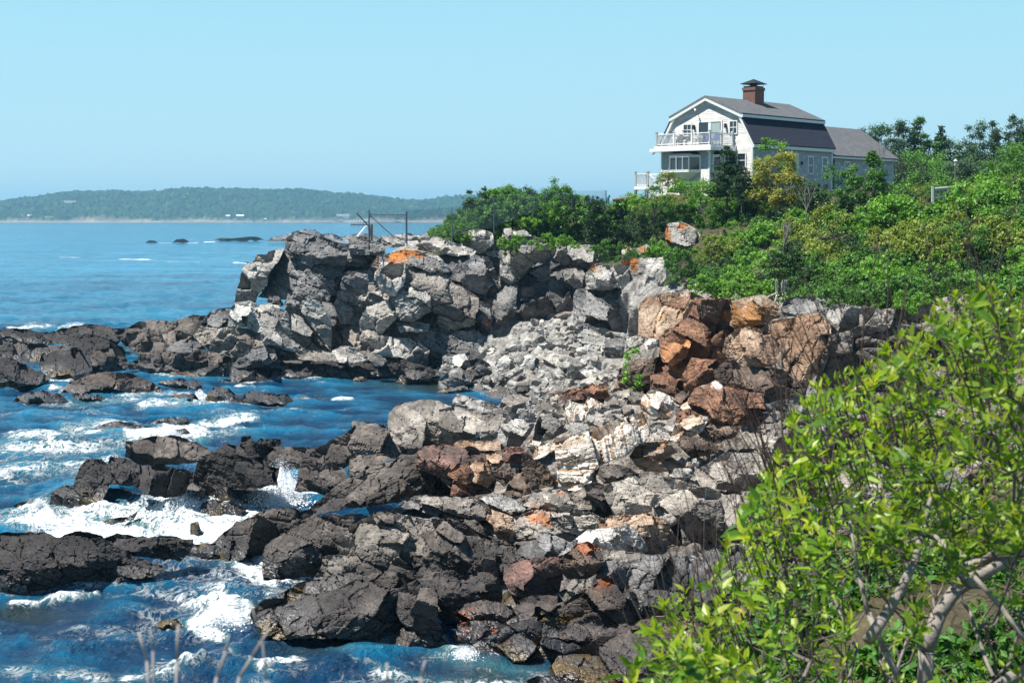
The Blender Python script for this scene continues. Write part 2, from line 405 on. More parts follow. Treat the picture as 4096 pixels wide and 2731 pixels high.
rock('B', [(920,470),(950,380),(1000,365),(1140,390),(1150,450),(1140,540),(1060,570),(940,565)], 114.5, 1.8, S, rough=.35, stripe=.2)
rock('B', [(1170,330),(1220,240),(1300,225),(1450,195),(1560,205),(1700,270),(1745,390),(1600,360),(1440,310),(1330,290),(1250,350)], 114.5, 3.4, Gy, top=1.1, bed=24)
rock('B', [(1700,400),(1700,250),(1850,215),(2100,250),(2200,420),(2210,560),(2050,620),(1950,580)], 120, 4, S, bed=26)
rock('B', [(1420,480),(1450,300),(1600,350),(1760,420),(2030,580),(2030,640),(1990,800),(1850,840),(1640,810),(1660,700),(1560,620)], 112.5, 5, 'taupe', bed=27, stripe=1.0, yaw=(.32, 1.4, .45), side=1.8)
rock('B', [(1190,430),(1220,330),(1440,300),(1430,480),(1360,570),(1250,530)], 113.5, 2.4, 'pale', aniso=1.4, bed=10)
rock('B', [(1360,600),(1420,480),(1560,470),(1640,560),(1650,690),(1500,780),(1380,750)], 112.6, 2.6, Gy, yaw=(.5, 1, 1))
rock('B', [(1070,770),(1130,650),(1350,590),(1380,740),(1250,880),(1080,850)], 113, 2.4, 'pale', bed=-20, aniso=.8)
rock('B', [(1370,780),(1500,770),(1640,790),(1620,850),(1400,860)], 112.6, 2, Gy)
rock('B', [(1010,1000),(1060,860),(1200,830),(1260,900),(1150,1010)], 113, 2, 'taupe')
rock('B', [(1150,900),(1250,880),(1480,900),(1640,1000),(1610,1140),(1390,1060),(1300,1050),(1130,1020)], 111.6, 2.6, 'pale', aniso=1.2)
rock('B', [(1480,910),(1640,820),(1900,840),(2030,850),(2110,950),(1990,1090),(1740,1150),(1640,1140),(1640,1000)], 111.5, 4, S, bed=18, stripe=.9)
rock('B', [(1300,1120),(1390,1050),(1610,1130),(1720,1140),(1690,1190),(1350,1190)], 109.5, 1.5, 'dark')
rock('B', [(1540,195),(1560,100),(1680,90),(1760,110),(1870,150),(2010,205),(1990,245),(1700,235)], 121.5, 2.5, 'pale', bed=12)
rock('B', [(1880,150),(1900,50),(2030,30),(2140,60),(2150,140),(2060,225),(1980,215)], 123.5, 2.5, 'pale', bed=-25)
rock('B', [(1430,165),(1460,125),(1540,120),(1550,170)], 120.5, 1.2, 'pale'); rock('B', [(1200,150),(1230,95),(1330,80),(1430,110),(1440,165),(1330,180)], 121.5, 1.5, Gy)
rock('B', [(1330,110),(1350,75),(1430,65),(1560,80),(1620,110),(1560,130)], 125, 1.5, 'pale')
# far left blocks under the arch
rock('B', [(20,810),(50,660),(80,615),(200,600),(272,640),(245,690),(195,705),(182,815),(60,818)], 113.5, 2.6, 'bright', yaw=(.45, .5, 1.4), rough=.4, stripe=.2, name='boulder', label='tall pale block leaning at the foot of the sea arch', cat='boulder')
rock('B', [(180,825),(190,700),(330,690),(380,640),(500,690),(540,905),(400,850),(280,860)], 112.5, 2.8, Gy, name='boulder', label='broad grey block right of the pale block below the sea arch', cat='boulder', yaw=(.6, .6, 1.2))
rock('B', [(325,640),(350,562),(430,568),(475,640),(400,660)], 118, 1.4, S); rock('B', [(465,640),(500,575),(590,610),(615,665),(520,670)], 117, 1.5, S)
rock('B', [(230,700),(280,635),(360,630),(440,640),(430,700)], 114.5, 1.5, 'pale')
rock('B', [(608,690),(625,620),(680,580),(730,600),(800,690),(850,780),(855,1010),(760,890),(680,790)], 112.5, 1.8, Gy, yaw=(.6, .4, 1.8), rough=.5, stripe=.15, name='boulder', label='long grey slab leaning against the cliff foot', cat='boulder')
rock('B', [(520,910),(535,700),(620,740),(700,850),(800,960),(855,1010),(700,1015),(620,970)], 113, 2.2, Gy, bed=38)
# ---------------- the low black ledges left of the cliff
rock('A', [(-80,470),(0,432),(180,428),(300,455),(380,450),(450,520),(300,600),(-80,620)], 139, 4, 'dark', bed=5)
rock('A', [(330,480),(450,440),(640,400),(720,390),(830,400),(970,425),(1000,500),(900,580),(600,580),(440,540)], 133, 4, 'dark')
rock('A', [(880,460),(1030,415),(1100,370),(1200,355),(1400,365),(1480,340),(1540,315),(1640,320),(1720,400),(1650,540),(1000,560)], 128, 5, 'mid', bed=15)
rock('A', [(1630,350),(1680,290),(1750,265),(1850,255),(1920,300),(1860,430),(1700,460),(1600,410)], 125, 3, S)
rock('A', [(560,600),(600,490),(700,465),(850,500),(1000,600),(1020,700),(960,760),(700,720)], 121, 5, 'dark', bed=28)
rock('A', [(-80,560),(0,520),(100,525),(250,540),(420,560),(600,560),(560,680),(300,760),(-80,760)], 124, 5, 'mid', aniso=.9)
rock('A', [(-80,670),(0,650),(120,670),(250,740),(400,800),(395,855),(200,882),(0,922),(-80,935)], None, 4, 'dark')
rock('A', [(310,700),(330,640),(480,590),(640,590),(720,640),(745,770),(640,812),(420,830),(330,790)], None, 4, 'dark', aniso=1.2)
rock('A', [(700,640),(760,590),(900,585),(950,680),(1010,770),(850,790),(720,800)], None, 3.5, 'mid')
rock('A', [(990,560),(1010,460),(1150,450),(1250,470),(1400,440),(1560,470),(1600,540),(1400,640),(1150,640)], 121, 3.5, 'mid', aniso=1.3, bed=4)
rock('A', [(1540,480),(1600,400),(1700,420),(1880,420),(2080,460),(2350,520),(2400,640),(2000,700),(1700,640)], 117.5, 4, 'taupe', bed=28)
rock('A', [(1100,690),(1130,535),(1330,540),(1400,620),(1360,720),(1220,730)], 117.5, 3, 'mid', aniso=1.4, bed=2)
rock('A', [(1330,600),(1380,530),(1480,510),(1580,530),(1660,600),(1600,660),(1400,660)], 115.5, 2.4, S, bed=-10)
rock('A', [(940,700),(1000,690),(1300,700),(1500,720),(1380,765),(1000,755)], 113.2, 2, 'mid')
rock('A', [(1220,700),(1260,620),(1350,600),(1470,620),(1620,600),(1750,620),(1870,660),(1800,740),(1600,770),(1300,750)], 112.5, 3, 'mid', aniso=1.2, bed=6)
rock('A', [(1860,720),(1910,650),(1980,600),(2080,560),(2180,590),(2270,690),(2320,760),(2100,740),(1900,740)], 110.3, 2.6, S, bed=-30)
rock('A', [(1325,835),(1370,770),(1560,760),(1750,710),(1790,745),(1780,852),(1560,842)], None, 2.6, 'dark', bed=-6, rough=.6)
rock('A', [(1750,854),(1780,700),(1900,690),(2100,700),(2230,740),(2250,830),(2100,852)], None, 2.8, 'dark', aniso=1.4, bed=3, rough=.7)
rock('A', [(2200,845),(2250,770),(2320,740),(2500,760),(2480,852)], None, 1.8, 'dark')
rock('B', [(400,1245),(450,1150),(590,1110),(700,1090),(810,1150),(800,1245),(600,1248)], None, 2.4, 'dark')
rock('B', [(600,1110),(640,1075),(820,1060),(960,1080),(1140,1075),(1340,1150),(1345,1205),(1000,1224),(850,1244),(760,1220)], None, 2.8, 'dark', bed=12)
rock('B', [(1150,1070),(1180,1020),(1280,1060),(1315,1115),(1200,1135)], 108.5, 1.4, S)
rock('B', [(845,1030),(860,1000),(940,960),(1000,965),(1160,1060),(1100,1090),(950,1100),(860,1080)], 109.5, 2.4, 'pale', top=1.0)
rock('B', [(560,1060),(600,1030),(720,1000),(860,1010),(915,1070),(800,1090),(640,1080)], 110, 2.2, 'taupe', top=1.2)
rock('B', [(-120,930),(0,815),(180,820),(280,860),(400,860),(520,900),(640,980),(710,1040),(580,1080),(420,1090),(380,1010),(280,980),(100,1050),(-120,1060)], 111.5, 4, 'taupe', bed=25)
rock('B', [(280,870),(330,830),(450,850),(530,905),(640,990),(690,1030),(500,1000),(300,940)], 110.8, 2.2, Gy, bed=30)
rock('B', [(90,1080),(200,990),(300,960),(390,990),(440,1090),(350,1120),(160,1120)], 110, 2.2, S, bed=-30)
# ---------------- recess at the back of the cove, boulder tower
rock('C', [(-120,250),(0,230),(300,160),(600,160),(1000,150),(1230,170),(1200,290),(930,340),(900,530),(830,540),(800,660),(700,720),(480,770),(330,760),(200,740),(-120,640)], 128, 6, S, size=1.6, aniso=.9, bed=14)
rock('C', [(70,215),(130,130),(260,100),(300,90),(480,85),(580,130),(605,250),(450,330),(350,440),(220,280)], 122.5, 3.6, Gy, bed=20)
rock('C', [(212,110),(230,25),(290,20),(303,110)], 124, 1.2, 'pale'); rock('C', [(298,95),(300,40),(400,35),(465,90)], 124, 1.3, Gy)
rock('C', [(603,220),(620,160),(800,150),(900,150),(1000,185),(980,290),(720,325),(640,280)], 125, 2.6, Gy, aniso=1.2)
rock('C', [(700,430),(720,345),(850,340),(900,420),(870,520),(790,500)], 124, 2, Gy, aniso=1.2)
rock('C', [(135,660),(160,560),(220,515),(240,480),(330,480),(335,650),(325,760),(270,910),(150,930),(105,740)], 117.5, 3.4, S, bed=10, aniso=.9)
rock('C', [(-60,650),(30,600),(130,640),(110,920),(0,870),(-60,800)], 116.5, 3, S)
rock('C', [(200,275),(300,340),(360,430),(280,480),(200,420)], 120, 2, Gy); rock('C', [(350,440),(470,330),(600,300),(610,520),(500,620),(360,600)], 124, 3, S, bed=8)
rock('C', [(788,790),(785,560),(810,510),(960,505),(1140,540),(1210,640),(1238,895),(1090,870),(920,780),(870,800)], 108.5, 3.6, S, yaw=(.68, .35, 1.5), bed=24, stripe=.9, rough=.5, name='boulder', label='huge dark grey striated block under the two lichened boulders', cat='boulder')
rock('C', [(788,800),(797,660),(892,735),(862,800)], 107.5, 1.2, 'pale', rough=.4)
rock('C', [(886,380),(950,310),(1100,320),(1145,400),(1140,490),(1090,520),(930,515),(883,465)], 109.5, 2.8, 'pale', yaw=(.5, .5, .9), rough=.5, name='boulder', label='rounded pale boulder with orange lichen, left one of the pair on the dark striated block', cat='boulder')
rock('C', [(1112,320),(1180,285),(1290,262),(1500,255),(1570,290),(1595,480),(1500,525),(1400,505),(1250,555),(1140,500)], 109, 3.2, 'pale', aniso=1.8, bed=8, rough=.7, yaw=(.35, .5, .6), name='boulder', label='wide pale boulder with vertical cracks, right one of the pair on the dark striated block', cat='boulder')
rock('C', [(1525,30),(1545,-15),(1640,-30),(1700,-12),(1810,60),(1815,140),(1700,255),(1590,255),(1540,200),(1522,100)], 116, 2.6, 'pale', yaw=(.42, .6, .9), rough=.5, name='boulder', label='upright boulder streaked with orange lichen standing among green shrubs', cat='boulder')
rock('C', [(1175,275),(1172,200),(1215,145),(1262,190),(1240,275)], 115, .9, 'pale', rough=.4, name='boulder', label='small pointed stone with orange lichen left of a low green shrub', cat='boulder')
rock('C', [(1250,235),(1300,180),(1390,145),(1402,170),(1372,245),(1290,255)], 115, .9, Gy, rough=.4, name='boulder', label='small slanting dark stone beside the pointed lichened stone', cat='boulder')
rock('C', [(1575,420),(1600,320),(1780,300),(1890,330),(1875,410),(1720,460),(1640,490)], 110.5, 2, Gy, aniso=1.4); rock('C', [(1565,540),(1600,460),(1790,440),(1750,530),(1650,545)], 109, 1.6, Gy, aniso=1.4)
rock('C', [(1840,330),(1850,270),(1960,270),(2100,250),(2050,300),(1900,380)], 109, 1.4, 'pale')
rock('C', [(1230,900),(1228,620),(1260,570),(1360,550),(1330,640),(1310,880)], 98, 2, 'grey', aniso=1.5, bed=4)
rock('C', [(785,930),(790,800),(900,785),(1100,860),(1200,900),(1360,900),(1370,970),(1230,1010),(1200,1090),(1060,1090),(1000,1050),(850,990)], 101, 3.2, Gy, yaw=(.5, .6, .8))
rock('C', [(1040,1085),(1040,920),(1120,900),(1200,905),(1195,1085)], 100, 1.2, S, rough=.5)
rock('C', [(1200,1040),(1210,900),(1350,870),(1370,960),(1290,1010)], 95, 1.4, Gy)
# ---------------- rust stained cliff
rock('C', [(1302,880),(1308,640),(1370,570),(1500,545),(1720,530),(1835,580),(1860,700),(1700,810),(1560,830),(1460,920),(1360,900)], 85, 3, 'tan', aniso=1.3, bed=6, rough=.7, yaw=(.3, .6, .2), top=1.4)
rock('C', [(1350,950),(1400,900),(1460,910),(1480,960),(1380,1000)], 84, .8, 'bright', name='boulder', label='small white stone lodged at the foot of the pale flat-topped cliff block', cat='boulder')
rock('H', [(400,1050),(400,960),(500,880),(640,850),(650,740),(800,620),(850,500),(1060,500),(1080,700),(1040,980),(880,1040),(700,1080)], 72, 4, 'rust', aniso=1.4, bed=40, T=4) if False else rock('H', [(380,1060),(400,960),(500,880),(640,850),(640,740),(800,620),(850,500),(1060,500),(1090,700),(1060,980),(880,1050),(700,1090)], 72, 4, 'rust', aniso=1.3, bed=35)
rock('H', [(860,560),(880,505),(1070,505),(1080,640),(1000,760),(900,700)], 74, 2.4, 'brown', aniso=2.0, bed=10, side=2)
rock('H', [(640,800),(700,700),(820,600),(900,640),(920,780),(840,860),(760,910),(680,880)], 70.5, 2.4, 'rust', rough=.6, yaw=(.55, .6, .7))
rock('H', [(645,820),(690,770),(800,740),(830,760),(800,850),(720,900),(660,870)], 69, 1.4, 'orange', rough=.4, stripe=.2)
rock('H', [(1058,660),(1060,520),(1180,490),(1260,478),(1340,540),(1365,620),(1300,650),(1200,665),(1090,690)], 72, 2, 'tan', rough=.4, stripe=.3, bed=35)
rock('H', [(1010,820),(1030,740),(1100,680),(1180,665),(1280,700),(1352,770),(1345,870),(1300,905),(1160,908),(1050,860)], 64, 2.2, 'tan', rough=.35, stripe=.15, side=2.2, yaw=(.6, .15, .5))
rock('H', [(1280,700),(1290,635),(1400,620),(1500,590),(1580,590),(1655,660),(1650,800),(1560,960),(1510,1040),(1400,940),(1365,900),(1350,770)], 64, 3, 'tan', aniso=1.5, bed=5, yaw=(.62, .25, 1.1))
rock('H', [(1350,620),(1365,540),(1400,500),(1640,490),(1720,505),(1660,610),(1580,595),(1480,600)], 69, 2.2, S, rough=.8)
rock('H', [(1625,600),(1640,560),(1700,535),(1830,550),(1840,690),(1760,710),(1680,660)], 67, 1.8, 'grey', aniso=1.5)
rock('H', [(960,930),(1060,850),(1130,900),(1250,905),(1370,920),(1520,1040),(1520,1190),(1260,1190),(1100,1040),(980,1000)], 62, 2.4, 'brown', bed=8)
rock('H', [(1560,980),(1640,720),(1900,640),(2300,600),(2700,560),(2760,1250),(1700,1250)], 62, 3.5, 'mid', size=1.6, bed=10)
rock('H', [(1820,660),(1830,550),(2000,560),(2400,480),(2760,500),(2760,700),(2000,720)], 64, 2.5, 'taupe', aniso=1.2)
rock('H', [(770,960),(830,850),(980,860),(1060,900),(1040,1000),(900,1010),(840,1060),(790,1050)], 66, 1.8, 'rust', aniso=1.4, bed=60, rough=.8)
rock('H', [(590,1070),(590,950),(700,920),(760,940),(790,1040),(740,1070)], 68.5, 1.5, 'rust', rough=.4, yaw=(.5, .3, .6))
rock('H', [(1380,1180),(1390,1080),(1540,1030),(1720,1060),(1760,1250),(1600,1320),(1400,1300)], 60, 2, S, bed=5)
rock('H', [(810,1110),(850,1030),(970,985),(1100,1010),(1240,1060),(1270,1160),(1250,1210),(1150,1255),(1050,1295),(950,1300),(870,1240),(820,1190)], 58.5, 2.6, 'rust', size=.9, rough=.7, yaw=(.35, .7, .35), name='boulder', label='big rust brown boulder with a white top overhanging a dark hollow', cat='boulder')
rock('H', [(870,1300),(880,1190),(1000,1250),(1130,1250),(1090,1320),(970,1355),(900,1340)], 57.8, 1.2, 'brown')
rock('H', [(705,1335),(740,1230),(860,1178),(935,1200),(900,1280),(850,1310),(740,1345)], 57, 1.3, 'white', rough=.5, bed=-25, stripe=.8, yaw=(.65, .3, 1.2), name='boulder', label='cream white block tucked under the left edge of the overhanging rust boulder', cat='boulder')
rock('H', [(750,1360),(765,1305),(900,1320),(975,1355),(995,1410),(830,1440)], 56, 1.1, 'brown', rough=.5, name='boulder', label='dark brown wedge at the mouth of the hollow under the rust boulder', cat='boulder')
rock('H', [(1220,1230),(1260,1120),(1400,1090),(1560,1180),(1540,1320),(1290,1340),(1275,1270)], 59.5, 1.8, S)
rock('H', [(1265,1380),(1260,1270),(1400,1250),(1600,1290),(1600,1450),(1320,1470)], 57.5, 1.6, 'rosy')
# ---------------- split blocks between cliff and ledges
rock('E', [(0,190),(60,150),(200,100),(340,60),(480,130),(475,210),(200,220),(60,210)], 74, 1.8, 'rosy'); rock('E', [(160,150),(330,65),(450,90),(480,180),(300,200)], 72.5, 1.2, 'rust', size=.35)
rock('E', [(420,250),(440,190),(520,150),(620,200),(600,260),(460,290)], 67, 1.3, 'taupe'); rock('E', [(565,310),(570,250),(620,230),(720,240),(745,310),(640,320)], 64.5, 1.1, 'taupe', aniso=1.4)
rock('E', [(470,150),(520,100),(640,110),(760,150),(740,230),(640,230)], 68, 1.4, 'taupe'); rock('E', [(290,300),(420,270),(560,250),(580,310),(430,360),(300,390)], 63, 1.1, 'grey')
rock('E', [(150,470),(155,375),(300,380),(320,450)], 62, 1.0, 'grey', rough=.5); rock('E', [(300,400),(360,340),(500,285),(600,320),(400,420)], 60, 1.0, 'taupe')
rock('E', [(790,400),(850,370),(1000,390),(990,490),(850,450)], 58.5, 1.0, 'grey'); rock('E', [(800,450),(880,410),(960,470),(965,530),(820,520)], 57.8, .9, 'pale', bed=30, stripe=1)
rock('E', [(985,210),(1000,130),(1115,118),(1100,210),(1040,240)], 61.5, .9, 'brown'); rock('E', [(1025,280),(1060,230),(1145,185),(1140,265),(1110,295)], 60.5, .7, 'white', rough=.5, size=.25)
rock('E', [(1000,370),(1030,290),(1120,260),(1120,330),(1030,380)], 59, .8, 'rust', size=.3)
rock('E', [(718,235),(740,170),(810,110),(870,125),(950,160),(1003,230),(965,335),(930,342),(800,325),(725,265)], 59.5, 1.3, 'white', bed=27, stripe=1.6, rough=.3, yaw=(.78, .25, 1.3), name='boulder', label='cream banded log-like block tilted on top of the tumbled blocks', cat='boulder')
rock('E', [(872,130),(985,170),(1003,200),(950,165)], 60.3, .5, 'white', bed=27, stripe=1.4, rough=.2)
rock('E', [(108,290),(140,192),(230,225),(312,262),(272,365),(160,385)], 64, 1.1, 'white', bed=105, stripe=1.4, rough=.3, yaw=(.55, .2, .7), name='boulder', label='cream block with steep bands left of the narrow banded stone', cat='boulder')
rock('E', [(268,245),(308,168),(380,200),(435,235),(400,290),(312,300)], 65, .9, 'white', bed=110, stripe=1.4, rough=.3, yaw=(.4, .3, 1.2), name='boulder', label='narrow banded stone with a brown shaded side behind the steep banded cream block', cat='boulder')
rock('E', [(330,480),(345,430),(400,410),(560,340),(740,293),(800,420),(812,520),(690,560),(640,625),(390,722),(345,580)], 55.5, 1.5, 'white', bed=73, stripe=1.9, rough=.3, size=.8, yaw=(.25, .5, .25), name='boulder', label='largest grooved block with brown vertical streaks among the tumbled blocks', cat='boulder')
rock('E', [(38,610),(42,500),(180,470),(312,448),(335,540),(383,700),(372,860),(150,915),(65,890),(60,750)], 54.8, 1.4, 'white', bed=-11, stripe=1.9, rough=.3, size=.8, yaw=(.78, .08, 2.6), name='boulder', label='cream block with horizontal ridges standing left of the grooved block', cat='boulder')
rock('E', [(140,915),(180,885),(335,842),(330,865),(200,925)], 54, .6, 'white', bed=-11, stripe=1.5, rough=.2, name='boulder', label='thin cream slab lying at the foot of the ridged cream block', cat='boulder')
rock('E', [(632,650),(680,570),(740,540),(930,518),(1025,612),(960,640),(1085,725),(960,775),(760,768),(690,725)], 55.5, 1.4, 'tan', bed=-5, rough=.6, stripe=1, yaw=(.3, .9, .3), name='boulder', label='brown and orange block with a cream banded top right of the grooved block', cat='boulder')
rock('E', [(362,790),(395,715),(500,705),(640,740),(700,785),(560,845),(430,865)], 54, 1.3, 'mid', name='boulder', label='dark broken rock under the grooved block', cat='boulder')
rock('E', [(940,800),(1000,740),(1130,740),(1165,805),(1080,838)], 53.5, .9, 'grey', rough=.4); rock('E', [(1083,733),(1098,685),(1127,690),(1127,733)], 53.2, .3, 'tan', rough=.2, name='stone', label='small tan pebble standing on the grey ledge below the dark hollow', cat='stone')
rock('E', [(1128,735),(1130,672),(1170,658),(1192,725)], 53.4, .4, 'grey', rough=.2, name='stone', label='small grey upright stone beside the tan pebble', cat='stone')
rock('E', [(1700,590),(1710,545),(1750,530),(1765,590)], 53.2, .4, 'white', rough=.2, name='stone', label='small white stone on the ledge right of the dark hollow', cat='stone')
rock('E', [(270,880),(340,850),(430,870),(470,950),(500,1060),(430,1090),(360,1010),(290,960)], 53, 1.2, 'mid')
rock('D', [(1380,530),(1385,450),(1420,370),(1500,240),(1600,213),(1680,240),(1705,310),(1640,470),(1560,570),(1440,570)], 63.5, 1.8, Gy, yaw=(.62, .3, 1.3), rough=.6, name='boulder', label='tall grey boulder carrying the front stack of the cairns', cat='boulder')
rock('D', [(1658,520),(1680,400),(1745,270),(1900,310),(1955,385),(1942,445),(1820,510),(1740,530)], 63.8, 1.7, Gy, yaw=(.4, .6, .7), rough=.6, name='boulder', label='squat grey boulder right of the tall cairn boulder', cat='boulder')
rock('D', [(1658,660),(1690,580),(1870,500),(1860,575),(1760,645),(1680,675)], 57.5, .8, 'white', bed=-25, stripe=1.2, rough=.3, name='boulder', label='long pale slab wedged left of the ridged cream block', cat='boulder')
rock('D', [(1600,560),(1640,510),(1730,530),(1700,590),(1640,590)], 60, .6, 'white', size=.25, name='boulder', label='small cream and rust stone under the squat grey boulder', cat='boulder')
rock('D', [(1340,780),(1350,735),(1480,725),(1515,800),(1430,890),(1380,840)], 56, 1.0, 'brown'); rock('D', [(1420,950),(1520,790),(1600,680),(1680,672),(1780,730),(1870,860),(1650,945),(1450,975)], 54.6, 1.6, 'brown', rough=.7)
rock('D', [(1410,640),(1440,570),(1560,568),(1665,640),(1640,680),(1500,705),(1420,695)], 58.5, .9, 'rosy', aniso=1, name='boulder', label='rust red block under the tall cairn boulder', cat='boulder'); rock('D', [(1275,720),(1290,630),(1410,618),(1430,700),(1400,740)], 58, .8, 'tan', size=.25)
rock('D', [(1000,580),(1070,515),(1280,520),(1400,520),(1410,610),(1200,590)], 61, 1.2, 'tan', size=.25, top=1.2); rock('D', [(690,640),(800,560),(930,545),(1080,560),(900,620)], 60, 1.0, 'rosy', size=.3, top=1.2)
rock('D', [(1390,260),(1420,170),(1500,150),(1640,160),(1600,220),(1480,300)], 78, 1.6, 'taupe'); rock('C', [(580,1350),(800,1330),(1050,1270),(1080,1350),(900,1410),(680,1420)], 75, 1.6, 'rosy'); rock('C', [(700,1340),(930,1280),(1060,1280),(1070,1360),(900,1390)], 74, 1.0, 'rust', size=.3)
rock('C', [(1135,1260),(1155,1150),(1250,1080),(1480,1050),(1560,1150),(1420,1190),(1410,1340),(1230,1360)], 73, 2, 'brown', aniso=1.2, bed=60)
rock('C', [(1075,1340),(1110,1300),(1180,1300),(1240,1350),(1160,1370)], 72, .8, 'taupe'); rock('C', [(950,1250),(990,1190),(1060,1180),(1075,1250),(1010,1290)], 82, 1.1, 'taupe')
rock('C', [(1060,1230),(1080,1170),(1150,1150),(1160,1220)], 80, .8, Gy); rock('D', [(1800,180),(1860,150),(1900,200),(1870,280),(1810,240)], 73, .9, 'taupe')
rock('D', [(1950,400),(1960,370),(2110,370),(2120,450),(1960,450)], 63, 1, 'grey', rough=.4)
# ---------------- grey ledge across the cove
rock('D', [(500,400),(510,300),(600,220),(800,188),(900,200),(1060,262),(960,500),(920,560),(760,595),(640,605),(530,550)], 71, 3, 'taupe', rough=.45, stripe=.2, bed=20, yaw=(.55, .3, .3))
rock('D', [(905,560),(910,270),(1050,250),(1210,268),(1110,330),(1090,510),(1000,560)], 69, 2, 'taupe', rough=.6, stripe=.3)
rock('D', [(1075,530),(1085,330),(1160,300),(1420,310),(1432,370),(1385,490),(1300,540)], 68.5, 1.8, 'taupe', rough=.6, stripe=.3)
rock('D', [(1020,205),(1060,140),(1200,180),(1452,250),(1445,275),(1300,272),(1020,225)], 81, 1.2, 'pale', bed=16, stripe=.8, rough=.3, top=1)
rock('D', [(1000,260),(1020,215),(1150,200),(1440,270),(1465,335),(1300,310),(1150,290)], 76, 1.6, 'grey', bed=16)
rock('D', [(510,590),(525,460),(700,460),(780,480),(780,590),(650,640)], 67.5, 1.5, 'taupe', rough=.5)
rock('D', [(-150,740),(-120,620),(0,550),(120,480),(240,400),(300,400),(470,395),(525,480),(610,610),(580,660),(400,650),(200,710),(120,770)], 64.5, 2.6, 'mid', size=.9)
rock('D', [(205,430),(215,362),(290,365),(435,390),(425,410),(300,432)], 68.5, .9, S, bed=10)
rock('D', [(185,790),(200,650),(400,630),(560,630),(590,655),(420,725),(280,800)], 61.5, 1.6, 'mid')
# ---------------- long ridge and rust dome
rock('D', [(-330,1170),(-200,1110),(-100,1040),(0,955),(110,860),(280,770),(420,720),(520,690),(620,630),(760,620),(820,700),(900,780),(1000,900),(1170,965),(700,1000),(450,1030),(200,1060),(0,1100)], 57, 2.8, 'mid', bed=-28, stripe=.6, size=.9)
rock('D', [(730,740),(740,620),(800,565),(900,560),(1200,570),(1285,620),(1375,830),(1350,930),(1180,965),(1000,890),(880,800)], 56, 2.2, 'rosy', bed=18, stripe=.8, size=.6)
rock('D', [(975,790),(1060,700),(1150,708),(1210,840),(1130,868),(1050,858)], 54.8, .9, 'rust', rough=.5); rock('D', [(1000,960),(1020,870),(1100,880),(1170,960)], 54.5, .7, 'rust', rough=.5)
rock('D', [(1150,850),(1120,740),(1250,650),(1300,690),(1370,830),(1300,900)], 55, 1.1, 'tan', bed=22, stripe=1)
# ---------------- near ledges
rock('F', [(1600,190),(1720,160),(2100,165),(2260,210),(2420,300),(2500,420),(2100,420),(1900,330),(1700,260)], 53.5, 2, S, bed=22, stripe=.8)
rock('D', [(700,1010),(760,965),(1170,970),(1250,1010),(1480,1100),(1400,1150),(1220,1170),(1000,1100),(860,1040)], 53, 1.8, 'taupe', bed=24, stripe=.7)
rock('D', [(1220,985),(1350,935),(1450,960),(1640,1040),(1580,1100),(1440,1090)], 53, 1.2, 'grey', bed=26, stripe=1)
rock('D', [(1580,1040),(1620,990),(1680,940),(1890,900),(2000,960),(2160,1020),(2165,1080),(1950,1075),(1750,1075)], 52.8, 1.4, 'taupe', bed=18)
rock('D', [(1290,1130),(1320,1063),(1400,1090),(1500,1130),(1520,1200),(1510,1330),(1400,1310)], 51, 1.1, 'tan', bed=30, stripe=.8, yaw=(.5, .4, .8))
rock('D', [(1440,1230),(1480,1160),(1640,1080),(1760,1065),(1960,1060),(2120,1085),(2240,1150),(2200,1240),(2100,1280),(1980,1330),(1500,1320),(1465,1270)], 50.5, 1.6, 'taupe', bed=-6, size=.6)
rock('D', [(1515,1480),(1520,1420),(1560,1370),(1700,1290),(1780,1248),(1975,1335),(1920,1450),(1750,1470)], 49, 1.3, S, rough=.5, yaw=(.62, .25, 1))
rock('D', [(1210,1235),(1350,1265),(1510,1345),(1490,1370),(1260,1290)], 51.5, .7, 'pale', bed=25, rough=.3)
rock('D', [(840,1160),(1000,1150),(1200,1150),(1350,1280),(1520,1360),(1560,1480),(1480,1600),(1100,1600),(1060,1420),(900,1300)], 48.5, 2.2, 'mid', bed=24, stripe=1.2, size=.6)
rock('F', [(75,560),(150,490),(240,420),(290,365),(385,375),(390,450),(310,620),(160,590)], 54, 1.4, 'mid')
rock('F', [(165,728),(175,520),(240,430),(290,370),(420,330),(500,270),(700,260),(930,278),(935,340),(800,400),(600,500),(520,570),(505,640),(500,742),(400,737),(250,728)], None, 2.2, 'mid', aniso=.9, size=.8)
rock('F', [(495,770),(505,620),(520,560),(600,500),(720,430),(880,350),(1050,300),(1260,330),(1200,450),(1150,640),(990,700),(960,790),(880,835),(700,872),(520,880)], None, 2.2, 'mid', size=1.0, rough=.7)
rock('F', [(1640,520),(1880,430),(1850,340),(2000,340),(2150,400),(2352,500),(2400,840),(2200,840),(2050,850),(1900,840),(1730,780)], 47, 2.2, 'mid', bed=22, stripe=1, size=.6)
rock('F', [(1100,660),(1130,520),(1190,410),(1300,350),(1400,300),(1530,285),(1700,330),(1860,350),(1900,480),(1720,520),(1750,760),(1600,760),(1450,720),(1250,720)], 48, 2, 'taupe', size=.9, rough=.5, yaw=(.72, .2, 1.2))
rock('F', [(1380,330),(1400,285),(1530,280),(1620,320),(1560,380),(1420,400)], 48.5, .9, 'mid')
rock('F', [(900,840),(980,700),(975,650),(1100,630),(1250,640),(1440,610),(1500,670),(1350,760),(1100,800)], 47.5, 1.2, 'taupe', size=.5)
rock('F', [(610,1000),(640,940),(780,860),(980,820),(1180,740),(1300,700),(1450,680),(1600,730),(1700,765),(1680,900),(1300,1000),(700,1060)], 46, 1.8, 'mid', size=.6)
rock('F', [(1730,800),(1760,740),(1820,700),(1900,710),(1990,760),(2080,820),(1950,860),(1800,850)], 45.3, 1.0, 'mid', bed=15, size=.4)
